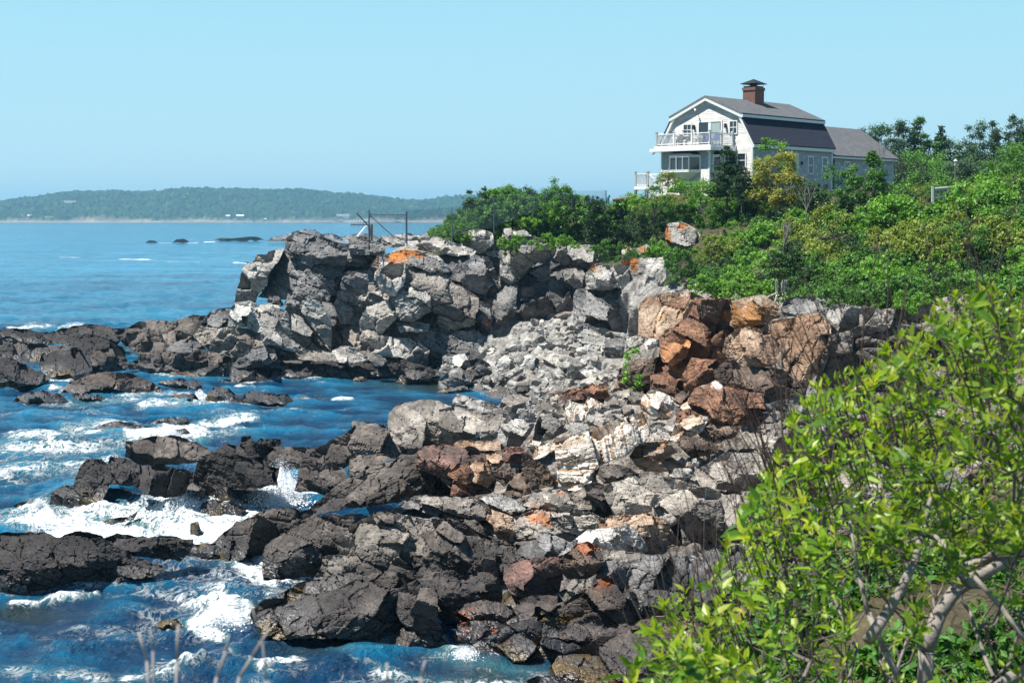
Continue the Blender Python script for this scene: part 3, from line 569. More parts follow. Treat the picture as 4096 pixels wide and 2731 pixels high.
rock('F', [(1700,790),(1900,790),(2150,800),(2250,770),(2352,780),(2420,900),(2400,1200),(2250,1250),(1960,1180),(1880,1000)], 44, 1.8, 'mid', bed=20, stripe=1, size=.5)
rock('F', [(405,1085),(520,985),(620,985),(760,1000),(900,945),(1100,905),(1200,845),(1300,790),(1480,762),(1680,765),(1760,870),(1880,895),(1900,1000),(1910,1150),(1970,1260),(1995,1330),(1850,1405),(1700,1422),(1500,1402),(1350,1342),(1100,1297),(800,1302),(600,1312),(490,1262),(490,1215),(430,1195),(403,1135)], None, 2.6, 'mid', lean=.55, size=1.0, bed=-30, rough=.6)
rock('F', [(1570,1090),(1590,925),(1700,900),(1895,902),(1905,1150),(1960,1270),(1760,1260),(1610,1180)], 42.3, 1.2, 'mid', rough=.4, yaw=(.12, 1.4, .1))
rock('F', [(1485,1395),(1540,1290),(1650,1180),(1700,1148),(1800,1240),(1970,1275),(1995,1335),(1820,1412),(1650,1424)], None, 1.3, 'mid', bed=30)
rock('G', [(20,1270),(60,1110),(180,1080),(440,1130),(480,1180),(330,1280),(130,1290)], 42.5, 1.0, 'brown')
rock('G', [(50,1000),(80,950),(280,910),(450,950),(560,1050),(480,1160),(200,1080)], 43.3, 1.2, 'brown', bed=28, stripe=1.2)
rock('G', [(425,755),(432,650),(530,610),(680,573),(870,570),(905,750),(885,850),(740,890),(590,905),(480,840)], 45.2, 1.3, 'rosy', rough=.3, stripe=.15, size=.8, bed=50)
rock('G', [(520,1010),(540,920),(660,873),(860,880),(860,970),(800,1020),(650,1070),(560,1050)], 44, 1.1, 'brown', rough=.5)
rock('G', [(855,600),(960,520),(1000,470),(1100,443),(1200,500),(1235,610),(1165,710),(1090,750),(940,745),(895,700)], 45.2, 1.3, 'brown', size=.4, amp=1.4)
rock('G', [(870,860),(890,760),(1010,740),(1130,760),(1130,860),(1050,920),(940,960)], 44.3, 1.0, 'taupe', bed=-35)
rock('G', [(1165,740),(1175,615),(1300,598),(1440,615),(1440,730),(1400,840),(1340,800),(1290,760)], 45.4, 1.1, S, aniso=1)
rock('G', [(1240,590),(1260,520),(1450,530),(1640,570),(1500,620),(1300,610)], 46.4, 1.2, 'tan', bed=14, stripe=.8)
rock('G', [(1425,700),(1432,635),(1560,560),(1720,570),(1960,560),(2150,490),(2352,460),(2500,470),(2500,1000),(2000,1090),(1700,1080),(1540,1070),(1450,870)], 45, 2, S, size=.8, aniso=1.2, bed=5)
rock('G', [(1440,630),(1560,560),(1720,565),(1960,555),(2150,485),(2352,455),(2352,500),(2050,590),(1760,620),(1560,630)], 45.6, 1.0, 'bright', top=.7, lean=1.2, bed=8, stripe=.8, rough=.5)
rock('G', [(1380,880),(1400,810),(1460,800),(1520,960),(1530,1090),(1480,1100)], 43.8, .8, 'mid'); rock('G', [(1530,1060),(1540,860),(1640,830),(1740,840),(1760,1060)], 43.8, .9, 'mid')
rock('G', [(690,1090),(860,985),(1030,895),(1125,800),(1200,743),(1310,743),(1370,850),(1440,980),(1515,1115),(1300,1160),(1000,1160),(850,1120)], 42.8, 1.8, 'brown', rough=.5, yaw=(.66, .2, 1.7), size=.9)
rock('G', [(900,1190),(1000,1120),(1200,1060),(1230,1110),(1200,1190),(1050,1230)], 42, .9, 'brown', size=.4)
rock('G', [(145,1335),(180,1270),(350,1180),(480,1100),(600,1068),(700,1080),(850,1150),(1140,1240),(1160,1275),(1000,1335),(830,1402),(500,1414),(230,1365)], None, 1.3, 'dark', rough=.3, size=1, lean=.1, top=5, edge=.5, facets=2, name='boulder', label='smooth black wedge of rock lying at the edge of the surf', cat='boulder')
rock('G', [(1200,1200),(1260,1140),(1400,1100),(1490,1130),(1400,1190),(1250,1230)], 41.5, .8, 'brown')
rock('G', [(800,1460),(870,1350),(1100,1285),(1200,1200),(1400,1185),(1520,1075),(1640,1040),(1900,1040),(2060,1100),(2300,1568),(2200,1700),(900,1700),(800,1568)], 38.6, 2, 'brown', size=.9, rough=.5, lean=.5)
rock('G', [(520,1640),(600,1568),(700,1515),(900,1530),(980,1600),(980,1680)], 38, .9, 'dark', size=.4, name='sea_rock', label='low wet rock in the foam below the black wedge', cat='rock')
rock('E', [(425,930),(445,870),(600,828),(690,778),(880,800),(1060,840),(1180,890),(1060,960),(900,1080),(700,1110),(540,1140),(460,1020)], 51.8, 1.8, 'taupe', rough=.5, size=.8, bed=8, top=1.4)
rock('E', [(1110,850),(1160,760),(1300,680),(1400,612),(1550,620),(1700,598),(1850,640),(1850,900),(1700,930),(1400,920),(1200,890)], 53.4, 1.6, 'taupe', rough=.5, top=1.2, size=.7)
rock('E', [(780,1110),(860,1020),(960,955),(1100,905),(1260,888),(1390,950),(1760,940),(1760,1360),(1060,1375),(1040,1180),(960,1210),(900,1150)], 49.8, 2, 'taupe', rough=.45, size=.8, bed=4, aniso=.6)
rock('E', [(385,1180),(480,1118),(620,1110),(780,1100),(920,1150),(960,1220),(1060,1370),(1110,1420),(800,1450),(700,1270),(500,1240),(400,1240)], 48.8, 1.4, 'tan', bed=-8, size=.5)
rock('E', [(60,1445),(160,1340),(300,1230),(540,1210),(620,1188),(700,1250),(755,1320),(793,1405),(700,1428),(560,1400),(440,1390),(300,1340),(180,1410)], 47.3, 1.4, 'bright', rough=.35, yaw=(.66, .25, 1.6), stripe=.3, name='boulder', label='bright white boulder with one dark side lying on the grey ledges', cat='boulder')
rock('E', [(435,1490),(450,1388),(600,1400),(850,1440),(830,1510),(640,1520)], 46.4, 1.0, 'taupe', bed=12)
rock('D', [(1150,1560),(1200,1500),(1400,1440),(1500,1400),(1540,1480),(1440,1600),(1200,1640)], 47.6, 1.1, 'mid', bed=20, stripe=1, size=.4)
# ---------------- black ledges washed by the surf
dk = 'dark'
rock('M', [(265,615),(280,510),(330,480),(480,450),(610,455),(560,560),(520,615)], None, 1.8, dk, size=.7)
rock('M', [(400,480),(440,370),(480,325),(560,325),(600,355),(610,310),(700,320),(760,350),(770,470),(560,470)], 62.5, 2, dk, aniso=1)
rock('M', [(690,310),(700,225),(950,190),(1000,200),(1150,260),(1210,320),(1100,340),(900,360),(780,360)], 63.5, 2, 'mid', size=.6, aniso=.8, bed=6)
rock('M', [(735,470),(760,360),(900,350),(960,370),(1080,400),(1070,450),(1000,535),(860,537),(800,515)], 60.8, 2, dk, aniso=1.3, bed=5)
rock('M', [(1060,440),(1100,330),(1180,285),(1320,300),(1450,350),(1550,380),(1540,470),(1350,490),(1100,470)], 61.5, 1.8, dk)
rock('M', [(1140,300),(1240,240),(1330,250),(1340,200),(1390,195),(1420,240),(1440,208),(1555,215),(1560,260),(1500,300),(1650,315),(1600,360),(1450,360),(1200,330)], 66.5, 1.8, dk, size=.6)
rock('M', [(1455,330),(1530,250),(1800,270),(1790,370),(1560,395),(1470,370)], 66, 1.6, 'mid')
rock('M', [(972,580),(1010,470),(1060,440),(1135,460),(1135,565),(1040,592)], None, 1.1, 'mid', rough=.5)
rock('M', [(1130,560),(1130,448),(1250,443),(1480,500),(1500,545),(1350,600)], None, 1.4, dk, rough=.7)
rock('M', [(1085,655),(1120,570),(1180,545),(1300,570),(1370,600),(1330,665)], None, 1.3, dk, size=.4)
rock('M', [(1630,500),(1660,370),(1760,360),(1900,368),(1940,450),(1820,530),(1760,510)], 60, 1.4, 'mid')
rock('M', [(-100,1120),(-100,720),(0,735),(250,728),(330,760),(420,724),(540,740),(680,830),(925,932),(900,955),(700,1015),(450,1065),(330,1095)], None, 2.8, dk, size=.7, bed=10, stripe=.8)
rock('M', [(340,900),(600,838),(760,870),(925,932),(850,975),(650,1020),(420,1068),(370,980)], None, 1.6, dk, bed=14)
rock('M', [(545,770),(650,733),(820,760),(900,748),(1070,768),(1075,805),(1000,893),(850,875),(700,860)], 50.6, 1.4, dk, size=.5, bed=10)
rock('M', [(1010,870),(1040,800),(1225,788),(1235,885),(1100,878)], None, 1, dk, size=.4)
# free standing rocks in the sea
def sea(reg, pts, label, T=None, tone='dark', **k): return rock(reg, pts, None, T, tone, name='sea_rock', label=label, cat='rock', **k)
sea('A', [(485,945),(550,850),(720,790),(850,768),(1080,790),(1230,860),(1290,900),(1335,955),(1000,985),(900,945),(560,948)], 'long brown reef draped with ochre seaweed in the middle of the channel', 3, 'brown')
sea('A', [(75,1032),(140,970),(240,930),(350,918),(500,960),(553,1012),(440,1042),(200,1025)], 'black rock left of the seaweed covered reef', 1.8)
sea('A', [(575,992),(590,952),(760,948),(893,1002),(800,1008)], 'low black rock just in front of the seaweed covered reef', 1.2)
sea('A', [(925,968),(1050,912),(1300,930),(1345,972),(1200,988),(1000,988)], 'low black ledge off the right end of the seaweed covered reef', 1.6)
sea('A', [(1345,1032),(1390,948),(1550,940),(1605,1015),(1450,1028)], 'blocky black rock between the low ledge and the two joined rocks', 1.5)
sea('A', [(1635,1037),(1660,940),(1720,888),(1830,900),(1970,1000),(1945,1042)], 'peaked black rock joined to a flat-topped one at its right', 2)
sea('A', [(1935,1035),(1950,950),(2010,918),(2200,950),(2300,948),(2343,1000),(2332,1053),(2150,1052)], 'flat-topped black rock joined to the peaked one at its left', 2)
sea('A', [(1262,872),(1280,840),(1420,822),(1600,850),(1625,935),(1500,905),(1350,893)], 'low black ledge behind the blocky rock, near the dark shore ledges', 1.6)
sea('B', [(555,1403),(600,1370),(720,1368),(808,1413)], 'thin black rock awash right of the flat-topped rock', .7)
sea('A', [(685,1252),(880,1170),(960,1163),(1250,1222),(1160,1253),(980,1273),(850,1268)], 'low pointed black rock ringed with foam', 1.4, rough=.5)
sea('A', [(1160,1192),(1300,1140),(1380,1130),(1500,1130),(1522,1202),(1350,1208)], 'black rock ending in a square block behind the pointed foam-ringed rock', 1.2)
sea('A', [(1355,1285),(1400,1230),(1480,1218),(1572,1288),(1450,1298)], 'small domed black rock with water spilling beside it', .9)
sea('A', [(1105,1297),(1130,1275),(1165,1273),(1175,1300)], 'tiny black rock awash left of the spilling water', .4); sea('A', [(1215,1283),(1240,1248),(1295,1258),(1285,1288)], 'tiny black rock inside the spilling water', .4)
sea('A', [(28,1338),(50,1308),(112,1308),(95,1335)], 'lone tiny black rock at the edge of the white water', .4); sea('A', [(295,1093),(340,1063),(445,1085),(380,1098)], 'tiny low rock below the black rock left of the reef', .5)
sea('A', [(1275,1032),(1285,990),(1335,1000),(1330,1035)], 'tiny black rock left of the blocky rock', .4)
sea('M', [(855,1243),(900,1213),(980,1208),(1035,1272),(930,1275)], 'small black rock with a wave breaking over it', .7); sea('M', [(550,690),(600,655),(700,648),(768,608),(740,662),(620,690)], 'thin slanting rock poking out of the white surf', .6)
sea('M', [(1055,742),(1055,680),(1100,668),(1125,742)], 'small dark rock standing in the white surf', .5); sea('M', [(55,604),(90,570),(200,543),(215,602)], 'low black rock at the tip of the surf washed ledge', .9)
sea('B', [(1335,1275),(1390,1200),(1480,1150),(1640,1130),(1695,1180),(1665,1265),(1500,1290)], 'broad dark rock at the water edge left of the pale boulders', 2.2, 'mid'); sea('B', [(1015,1255),(1040,1215),(1110,1208),(1170,1260)], 'small black rock at the foot of the dark shore ledges', .9)
sea('B', [(1690,1335),(1800,1290),(1930,1280),(1980,1330),(1900,1350)], 'flat dark rock in the shallows below the pale boulder', .9, 'slate', stripe=1); sea('B', [(730,1280),(790,1250),(820,1262),(770,1285)], 'sliver of dark rock off the shore ledges', .4)
# pale boulders at the head of the cove
def bld(reg, pts, d, label, T=None, tone='bright', **k):
    k.setdefault('rough', .4); k.setdefault('stripe', .3)
    return rock(reg, pts, d, T, tone, name='boulder', label=label, cat='boulder', group='pale boulders heaped at the head of the cove', **k)
bld('B', [(1702,1308),(1710,1240),(1800,1160),(1870,1130),(1995,1200),(1965,1270),(1900,1280),(1790,1335)], 104, 'largest pale boulder at the water edge, with a dark wet foot', 2)
bld('B', [(1678,1205),(1730,1120),(1850,1030),(1920,1028),(1975,1130),(1870,1145),(1790,1190)], 106, 'pale boulder just behind the largest one at the water edge', 1.8)
bld('B', [(1735,1130),(1740,1050),(1790,1018),(1845,1055)], 108, 'small grey boulder at the left back of the heap', 1, Gy)
bld('B', [(1968,1150),(2040,1060),(2110,1100),(2165,1190),(2080,1250),(1990,1240)], 105.5, 'pointed dark grey boulder right of the two big pale ones', 1.7, 'slate', yaw=(.25, .8, .5))
bld('C', [(135,1180),(170,1080),(240,1033),(312,1070),(325,1170),(240,1200)], 105.5, 'pale blocky boulder right of the pointed dark one', 1.8, yaw=(.6, .3, 1))
bld('C', [(295,1010),(350,920),(450,850),(552,828),(560,910),(480,990),(400,1035),(330,1035)], 110, 'big rounded boulder, pale at left and black at right', 2, 'grey', yaw=(.35, .6, .9))
bld('C', [(455,1040),(500,960),(590,908),(618,940),(520,1020)], 109, 'white slab leaning right of the half black rounded boulder', .9)
bld('C', [(480,1060),(600,948),(720,955),(810,980),(750,1060),(640,1180),(570,1140)], 105, 'broad pale boulder in the middle of the heap', 2, 'pale')
bld('C', [(335,1120),(380,1050),(520,1060),(565,1090),(555,1165),(440,1190)], 105, 'white fractured boulder left of the broad pale one', 1.6, aniso=1.4, rough=.7)
bld('C', [(205,1275),(330,1170),(440,1118),(495,1150),(430,1240),(280,1305)], 101, 'long streaked grey boulder pointing at the water', 1.3, 'grey', bed=-30, stripe=1, yaw=(.4, .3, .9))
bld('C', [(440,1290),(480,1190),(600,1158),(685,1210),(645,1285),(500,1305)], 99.5, 'low smooth grey boulder right of the long streaked one', 1.5, 'grey', bed=6, stripe=.8)
bld('C', [(630,1180),(720,1108),(820,1098),(893,1200),(905,1268),(800,1265),(700,1240)], 99.5, 'domed grey boulder with vertical dark grooves', 1.5, 'grey', bed=85, stripe=1.2, aniso=.5)
bld('C', [(830,1160),(960,1088),(1070,1160),(1000,1205),(900,1230)], 98, 'white boulder right of the domed grooved one', 1.3)
bld('C', [(695,1000),(800,978),(880,1040),(780,1098),(700,1070)], 104, 'brownish grey boulder between the broad pale one and the ledge', 1.2, 'taupe')
bld('C', [(610,1300),(760,1240),(860,1260),(720,1325)], 94, 'flat white slab below the domed grooved boulder', .8)
bld('C', [(15,1065),(100,955),(128,970),(75,1065)], 110, 'thin grey slab tilted against the cliff foot', .6, 'grey'); bld('C', [(85,1020),(140,958),(190,990),(135,1035)], 109.5, 'small rounded boulder beside the tilted thin slab', .9, 'pale')
bld('C', [(355,850),(365,790),(435,800),(440,855)], 115.5, 'small cubic pale block high on the scree', .9, 'pale'); bld('C', [(165,1250),(180,1190),(220,1168),(265,1210),(240,1260)], 102, 'small white boulder left of the long streaked one', .9)
bld('C', [(35,1270),(60,1220),(120,1205),(145,1250),(110,1275)], 102.5, 'small dark boulder beside the largest pale one', .8, 'taupe')
bld('C', [(560,1310),(600,1280),(640,1290),(620,1330)], 93.5, 'little white stone left of the flat white slab', .5); bld('C', [(300,1345),(330,1290),(430,1270),(460,1320),(380,1350)], 97, 'dark wet boulder at the end of the inlet', .9, 'mid')
# rocks far out
def far_rock(pts, label, tone='dark'): return rock(None, pts, float(wd(max(p[1] for p in pts))), None, tone, name='sea_rock', label=label, cat='rock', amp=.8)
far_rock([(145,242.5),(149,240),(155,240.2),(158,242.5)], 'tiny islet farthest left of the offshore rocks'); far_rock([(172,242.5),(176,239),(184,238.3),(189,241),(188,242.5)], 'small black islet second from the left offshore')
far_rock([(211,240.5),(220,237.5),(232,238),(245,236.6),(258,236.5),(266,240.3),(240,241)], 'long low black islet offshore left of the headland')
rock(None, [(266,240.5),(275,236),(290,233),(300,230),(315,229),(322,234),(332,233),(342,238),(350,240),(330,243),(290,241)], 700, 12, 'slate', name='sea_rock', label='high grey islet showing above the cliff top', cat='rock')
rock(None, [(328,241),(345,236),(360,233),(372,234),(380,238),(370,243)], 520, 9, 'slate', name='sea_rock', label='grey islet behind the fence gate', cat='rock')
far_rock([(242,262.6),(246,261.2),(250,262.6)], 'tiny rock awash left of the arch')

rock('C', [(300,780),(320,560),(480,420),(640,400),(760,520),(800,700),(700,770),(480,800)], 123, 4, S, size=1.0, aniso=.9, bed=8)
rock('C', [(560,520),(600,380),(760,330),(900,340),(900,500),(820,640),(640,640)], 126, 3, S, size=.9, bed=12)
rock('C', [(1330,900),(1340,700),(1480,560),(1480,900)], 92, 2, S, bed=6)
_rg = random.Random(8)
for _k, (x_, y_, w_, h_, d_) in enumerate([(790, 440, 60, 50, 56), (840, 430, 70, 60, 57), (900, 440, 80, 70, 56), (970, 430, 90, 60, 56), (1040, 440, 90, 80, 55), (800, 485, 70, 55, 52), (860, 495, 80, 60, 51), (930, 500, 90, 60, 50), (1010, 505, 100, 70, 50),
        (790, 530, 70, 60, 47), (850, 545, 90, 60, 46.5), (930, 560, 100, 70, 46), (1010, 570, 100, 80, 45), (780, 590, 90, 70, 42.5), (860, 605, 90, 70, 42), (940, 620, 100, 80, 41.5), (1020, 630, 110, 90, 41), (760, 640, 100, 60, 39.5)]):
    n_ = 9; pts_ = [(x_ + w_ * .62 * math.cos(2 * math.pi * i / n_) * _rg.uniform(.8, 1.15), y_ + h_ * .62 * math.sin(2 * math.pi * i / n_) * _rg.uniform(.8, 1.15)) for i in range(n_)]
    rock(None, pts_, d_, 1.8, ['taupe', 'slate', 'brown', 'taupe', 'mid', 'rosy'][_k % 6], bed=_rg.uniform(0, 20), res=1.6, size=.8)

rock('G', [(30,1180),(80,1090),(250,1060),(420,1110),(500,1060),(560,1010),(700,1050),(640,1180),(400,1260),(180,1290),(60,1260)], 42.6, 1.2, 'brown', size=.5, bed=20)
rock('G', [(700,1160),(860,1090),(1100,1110),(1300,1130),(1290,1210),(1150,1260),(900,1230)], 41.6, 1.0, 'brown', size=.4)
rock('G', [(1130,1240),(1200,1190),(1330,1160),(1480,1110),(1560,1080),(1500,1180),(1300,1240)], 40.6, .9, 'brown', size=.4)
# ------------------------------------------------------------------ terrain under and behind the rocks
_TP = [(512,1,10.3),(-500,2,9.8),(1800,3,10.4),(512,10,7.2),(512,20,2.0),(512,28,-1.5),(300,10,6.5),(300,20,-1),(100,20,-2),(900,10,9.6),(900,20,7.2),(900,30,4.5),(1100,20,9),(1100,30,7.5),(1100,40,5.6),(1300,45,8),(800,20,5),(800,30,3),
 (700,40,.5),(650,38,.0),(600,36,-1),(610,40.5,-.2),(560,39,-1.2),(520,39,-1.5),(760,38,.8),(850,40,1.6),(300,46,-1.5),(400,44,-.8),(480,43.5,-.2),(560,42,-.1),(520,43.5,.5),(600,43,.1),(650,41.5,.2),(330,50,-.2),(430,50,.4),(520,47,.6),(600,45,.6),(700,45,.6),(780,42,.3),(850,44,1.2),(1000,44,2.5),
 (450,57,.6),(550,55,1.2),(620,52,1.3),(700,50,1.5),(780,48,1.2),(900,48,1.8),(480,63,.8),(560,60,1.6),(640,58,2.0),(740,57,2.4),(350,64,-.3),(300,61,-1),(420,72,-.2),(500,72,1.0),(560,75,1.6),(600,72,2.3),(640,70,2.8),
 (700,66,3.0),(780,68,3.0),(860,68,3.0),(950,67,3.2),(1050,66,3.5),(700,58,2.4),(780,56,2.2),(860,54,2.2),(950,52,2.6),(1050,50,3.2),(380,85,-2.5),(440,90,-2),(470,84,-.5),(300,80,-3),(200,60,-3),(100,50,-3),(50,80,-3),(200,95,-3),(100,110,-2),
 (660,98,8.4),(700,95,8.4),(740,87,8.3),(640,92,2.4),(680,88,2.6),(720,79,2.8),(620,104,3),(650,99,2.8),(600,96,2.2),(800,78,8.5),(850,77,8.5),(950,76,8.6),(1050,75,8.9),(1150,74,9.2),(800,74,7.5),(860,73,7.5),(960,72,7.5),(1060,71,7.5),
 (450,104,-.6),(480,98,-.5),(500,100,.3),(520,92,.4),(540,105,1.7),(560,112,2.6),(580,118,3.5),(600,100,2.6),(560,90,1.2),(600,85,1.8),(500,108,1.6),(530,118,3.4),(440,111,-.8),(555,125,4.3),(520,124,3.8),
 (235,130,-2),(250,128,-2),(268,128,-1),(258,120,.2),(300,127,8.8),(350,126,9.0),(400,126,8.9),(450,128,9.2),(500,130,9.7),(455,131,10.6),(480,134,12.0),(510,136,13.0),(545,138,13.3),(570,137,13.0),(600,137,13.1),(630,134,13.2),(540,127,10.4),(520,127,10.2),(490,127,9.9),(570,127,10.6),(600,126,10.2),(640,122,9.8),(680,120,10.0),(600,118,8.6),(640,115,8.6),(700,112,9.6),(720,102,8.6),(680,106,8.4),
 (100,128,-1),(200,124,-.3),(280,120,.5),(330,118,.3),(400,116,.3),(0,128,-1.6),(420,106,-2),(380,108,-2),(330,108,-2),(280,108,-2),(220,108,-2.5),(400,98,-3),(450,97,-1.2),(50,150,-3),(0,170,-4),(100,170,-4),(200,170,-4),(0,200,-4),(150,200,-4),(250,200,-4),(320,210,-4),(0,260,-4),(150,260,-4),(300,260,-4),(-100,330,-4),(100,330,-4),(300,330,-4),(-300,200,-4),(220,155,-4),(430,330,-4),(150,145,-3),(230,142,-3),(-200,130,-3),(260,150,-3),(300,150,2),(350,150,6),(300,165,-3),(360,185,-3),(420,200,2),(450,160,8.8),(500,160,10.5),
 (560,150,12.6),(600,148,12.6),(650,130,13.5),(680,133,14.8),(640,124,11.8),(690,126,13.4),(740,128,14.4),(760,126,14.0),(850,128,14.2),(750,145,15),(850,150,15),(700,118,11.5),(760,112,11.8),(800,110,12.0),(850,97,11.7),(850,112,12.9),(900,100,13.0),(950,92,13.2),(1000,85,13.4),(1060,80,14.2),(1150,75,15),
 (950,130,14.6),(1040,108,15.4),(1000,82,12.0),(950,82,10.9),(900,84,10.6),(800,88,9.8),(740,92,9.2),(1060,79,11.0),(1200,78,12),(900,180,14),(1000,180,14.5),(800,190,14),(1100,160,16),(900,250,14),(1100,250,15),(700,230,12),(560,220,8),(450,260,-3),(600,330,-3),(900,380,6),(1200,330,12)]
_tp = np.array([((p - 512) / 1500 * d, d, z) for p, d, z in _TP])
_cx = np.arange(-90, 150.1, .75); _cy = np.arange(-8, 340.1, .75)
_gx, _gy = np.meshgrid(_cx, _cy); _q = np.stack([_gx.ravel(), _gy.ravel()], -1)
_Z = np.zeros(len(_q))
for _i in range(0, len(_q), 20000):
    dd = ((_q[_i:_i + 20000, None, :] - _tp[None, :, :2]) ** 2).sum(2); sc_ = 1.0 + _tp[None, :, 1] * .02
    wgt = 1 / (dd / sc_ ** 2 + .6) ** 2.0; _Z[_i:_i + 20000] = (wgt * _tp[None, :, 2]).sum(1) / wgt.sum(1)
_Z = _Z.reshape(_gx.shape)
for _ in range(2): _Z[1:-1, 1:-1] = (_Z[1:-1, 1:-1] * 2 + _Z[:-2, 1:-1] + _Z[2:, 1:-1] + _Z[1:-1, :-2] + _Z[1:-1, 2:]) / 6
def carve(x, y, z, pad=0.0):
    """keeps the ground below the foot of every rock that stands in front of it"""
    sx_ = 512 + x / np.maximum(y, .1) * FPX * 1.003
    for poly, dd in CARVE:
        if dd < 39: continue
        x0, x1 = poly[:, 0].min(), poly[:, 0].max(); yb = poly[:, 1].max(); k = np.where((sx_ > x0 - pad) & (sx_ < x1 + pad) & (y > max(36, dd - 26)) & (y < dd))[0]
        if not len(k): continue
        n = 24; cols = np.linspace(x0, x1, n); bot = np.full(n, yb)
        for i, c in enumerate(cols):
            ys_ = []
            for a, b in zip(poly, np.roll(poly, -1, 0)):
                if min(a[0], b[0]) <= c <= max(a[0], b[0]) and abs(b[0] - a[0]) > 1e-6: ys_.append(a[1] + (b[1] - a[1]) * (c - a[0]) / (b[0] - a[0]))
            if ys_: bot[i] = max(ys_)
        lim = CAMZ + ray(sx_[k], np.interp(sx_[k], cols, bot) - 3)[:, 2] * y[k]; z[k] = np.where((yb < 648) & (y[k] > 44.5) & (y[k] < 100) & (z[k] > .3), np.minimum(z[k], np.maximum(lim, .3)), np.minimum(z[k], lim))
    return z
_Z = carve(_gx.ravel(), _gy.ravel(), _Z.ravel().copy(), 1.5).reshape(_gx.shape)
def ground(x, y):
    x = np.asarray(x, float); y = np.asarray(y, float)
    fx = np.clip((x + 90) / .75, 0, len(_cx) - 1.001); fy = np.clip((y + 8) / .75, 0, len(_cy) - 1.001)
    ix = fx.astype(int); iy = fy.astype(int); a = fx - ix; b = fy - iy
    return (_Z[iy, ix] * (1 - a) + _Z[iy, ix + 1] * a) * (1 - b) + (_Z[iy + 1, ix] * (1 - a) + _Z[iy + 1, ix + 1] * a) * b
def hit(px, py, d0=20, d1=330):
    """where the ray through a picture point meets the terrain"""
    ds = np.arange(d0, d1, .5); P = at(np.full(len(ds), px), np.full(len(ds), py), ds); g = ground(P[:, 0], P[:, 1]) - P[:, 2]
    k = np.argmax(g > 0)
    return P[k] if g[k] > 0 else None
xs = np.concatenate([np.arange(-88, -24, .8), np.arange(-24, 30, .15), np.arange(30, 148, .8)])
ys = np.concatenate([np.arange(-6, 35, .8), np.arange(35, 112, .15), np.arange(112, 150, .4), np.arange(150, 338, 1.6)])
gx, gy = np.meshgrid(xs, ys); v = np.stack([gx.ravel(), gy.ravel(), ground(gx.ravel(), gy.ravel())], -1)
nx_ = len(xs); ii = np.arange(len(v)).reshape(gx.shape); q = np.stack([ii[:-1, :-1], ii[:-1, 1:], ii[1:, 1:], ii[1:, :-1]], -1).reshape(-1, 4)
keep = v[q].max(1)[:, 2] > -1.0; q = q[keep]; us = np.unique(q); mp = -np.ones(len(v), int); mp[us] = np.arange(len(us)); v = v[us]; q = mp[q]
Pf = np.stack([v[:, 0], v[:, 1], 0 * v[:, 0] + .5], -1); Pf[:, :2] += .25 * np.stack([vnoise(Pf * .9, 1), vnoise(Pf * .9, 2)], -1)
blk = sstep(95, 92, v[:, 1]) * sstep(44, 47, v[:, 1] + 5) * sstep(7.3, 6.5, v[:, 2]); scz = sstep(92, 96, v[:, 1]) * sstep(8.3, 7.5, v[:, 2]) * sstep(-8, -5, v[:, 0]) * sstep(15, 12, v[:, 0])
for k_, (s_, a_) in enumerate(((2.0, .55), (.8, .28), (.35, .14))):
    f1, f2, rid, df = vor(Pf / [s_, s_ * .7, 1] * [1, 1, 0] + [0, 0, .5 + k_], 333 + k_)
    dz = a_ * (rid[:, 0] - .5) + a_ * 1.3 / s_ * ((rid[:, 1] - .5) * df[:, 0] * s_ + (rid[:, 2] - .5) * df[:, 1] * s_) - a_ * .5 * np.exp(-(f2 - f1) / .05)
    v[:, 2] += dz * (blk + scz * (.3, .55, .8)[k_]) * (1 - .6 * sstep(2, 0, v[:, 2]))
v[:, 2] = carve(v[:, 0], v[:, 1], v[:, 2].copy())
nr = vnormals(v, q)
out, col, wet = rock_relief(v, nr, .9, 1.3, 22, 991, 'taupe', .6, .6, px=.07)
lum = col.mean(1, keepdims=True)
veg = sstep(7.6, 8.6, v[:, 2] + .6 * vnoise(v * .4, 12)) * sstep(60, 64, v[:, 1]) * sstep(95, 101, v[:, 1] + 8 * (v[:, 0] > 8) + 40 * (v[:, 0] > 12)) 
veg = np.maximum(veg, sstep(11.5, 12.5, v[:, 2])); veg *= 1 - sstep(-6, -8, v[:, 0]) * (1 - sstep(10.6, 11.4, v[:, 2]))
veg = np.maximum(veg, sstep(34, 30, v[:, 1]))
scree = sstep(92, 98, v[:, 1]) * sstep(8.5, 7.5, v[:, 2]) * sstep(.5, 1.2, v[:, 2]) * sstep(-7, -4, v[:, 0]) * sstep(14, 11, v[:, 0])
col = col * (1 - scree[:, None]) + scree[:, None] * np.array([.24, .23, .215]) * (.7 + .6 * sstep(-.5, .5, vnoise(v * 3, 5)))[:, None]
g1 = np.array([.045, .060, .018]); g2 = np.array([.075, .062, .035]); mm = sstep(-.3, .3, fbm(v * .5, 3, 44))[:, None]
col = col * (1 - veg[:, None]) + (g1 * mm + g2 * (1 - mm)) * veg[:, None]
tag(mesh_np('terrain', out, q, mat=ROCK, attrs=dict(col=col, wet=wet)), kind='structure')
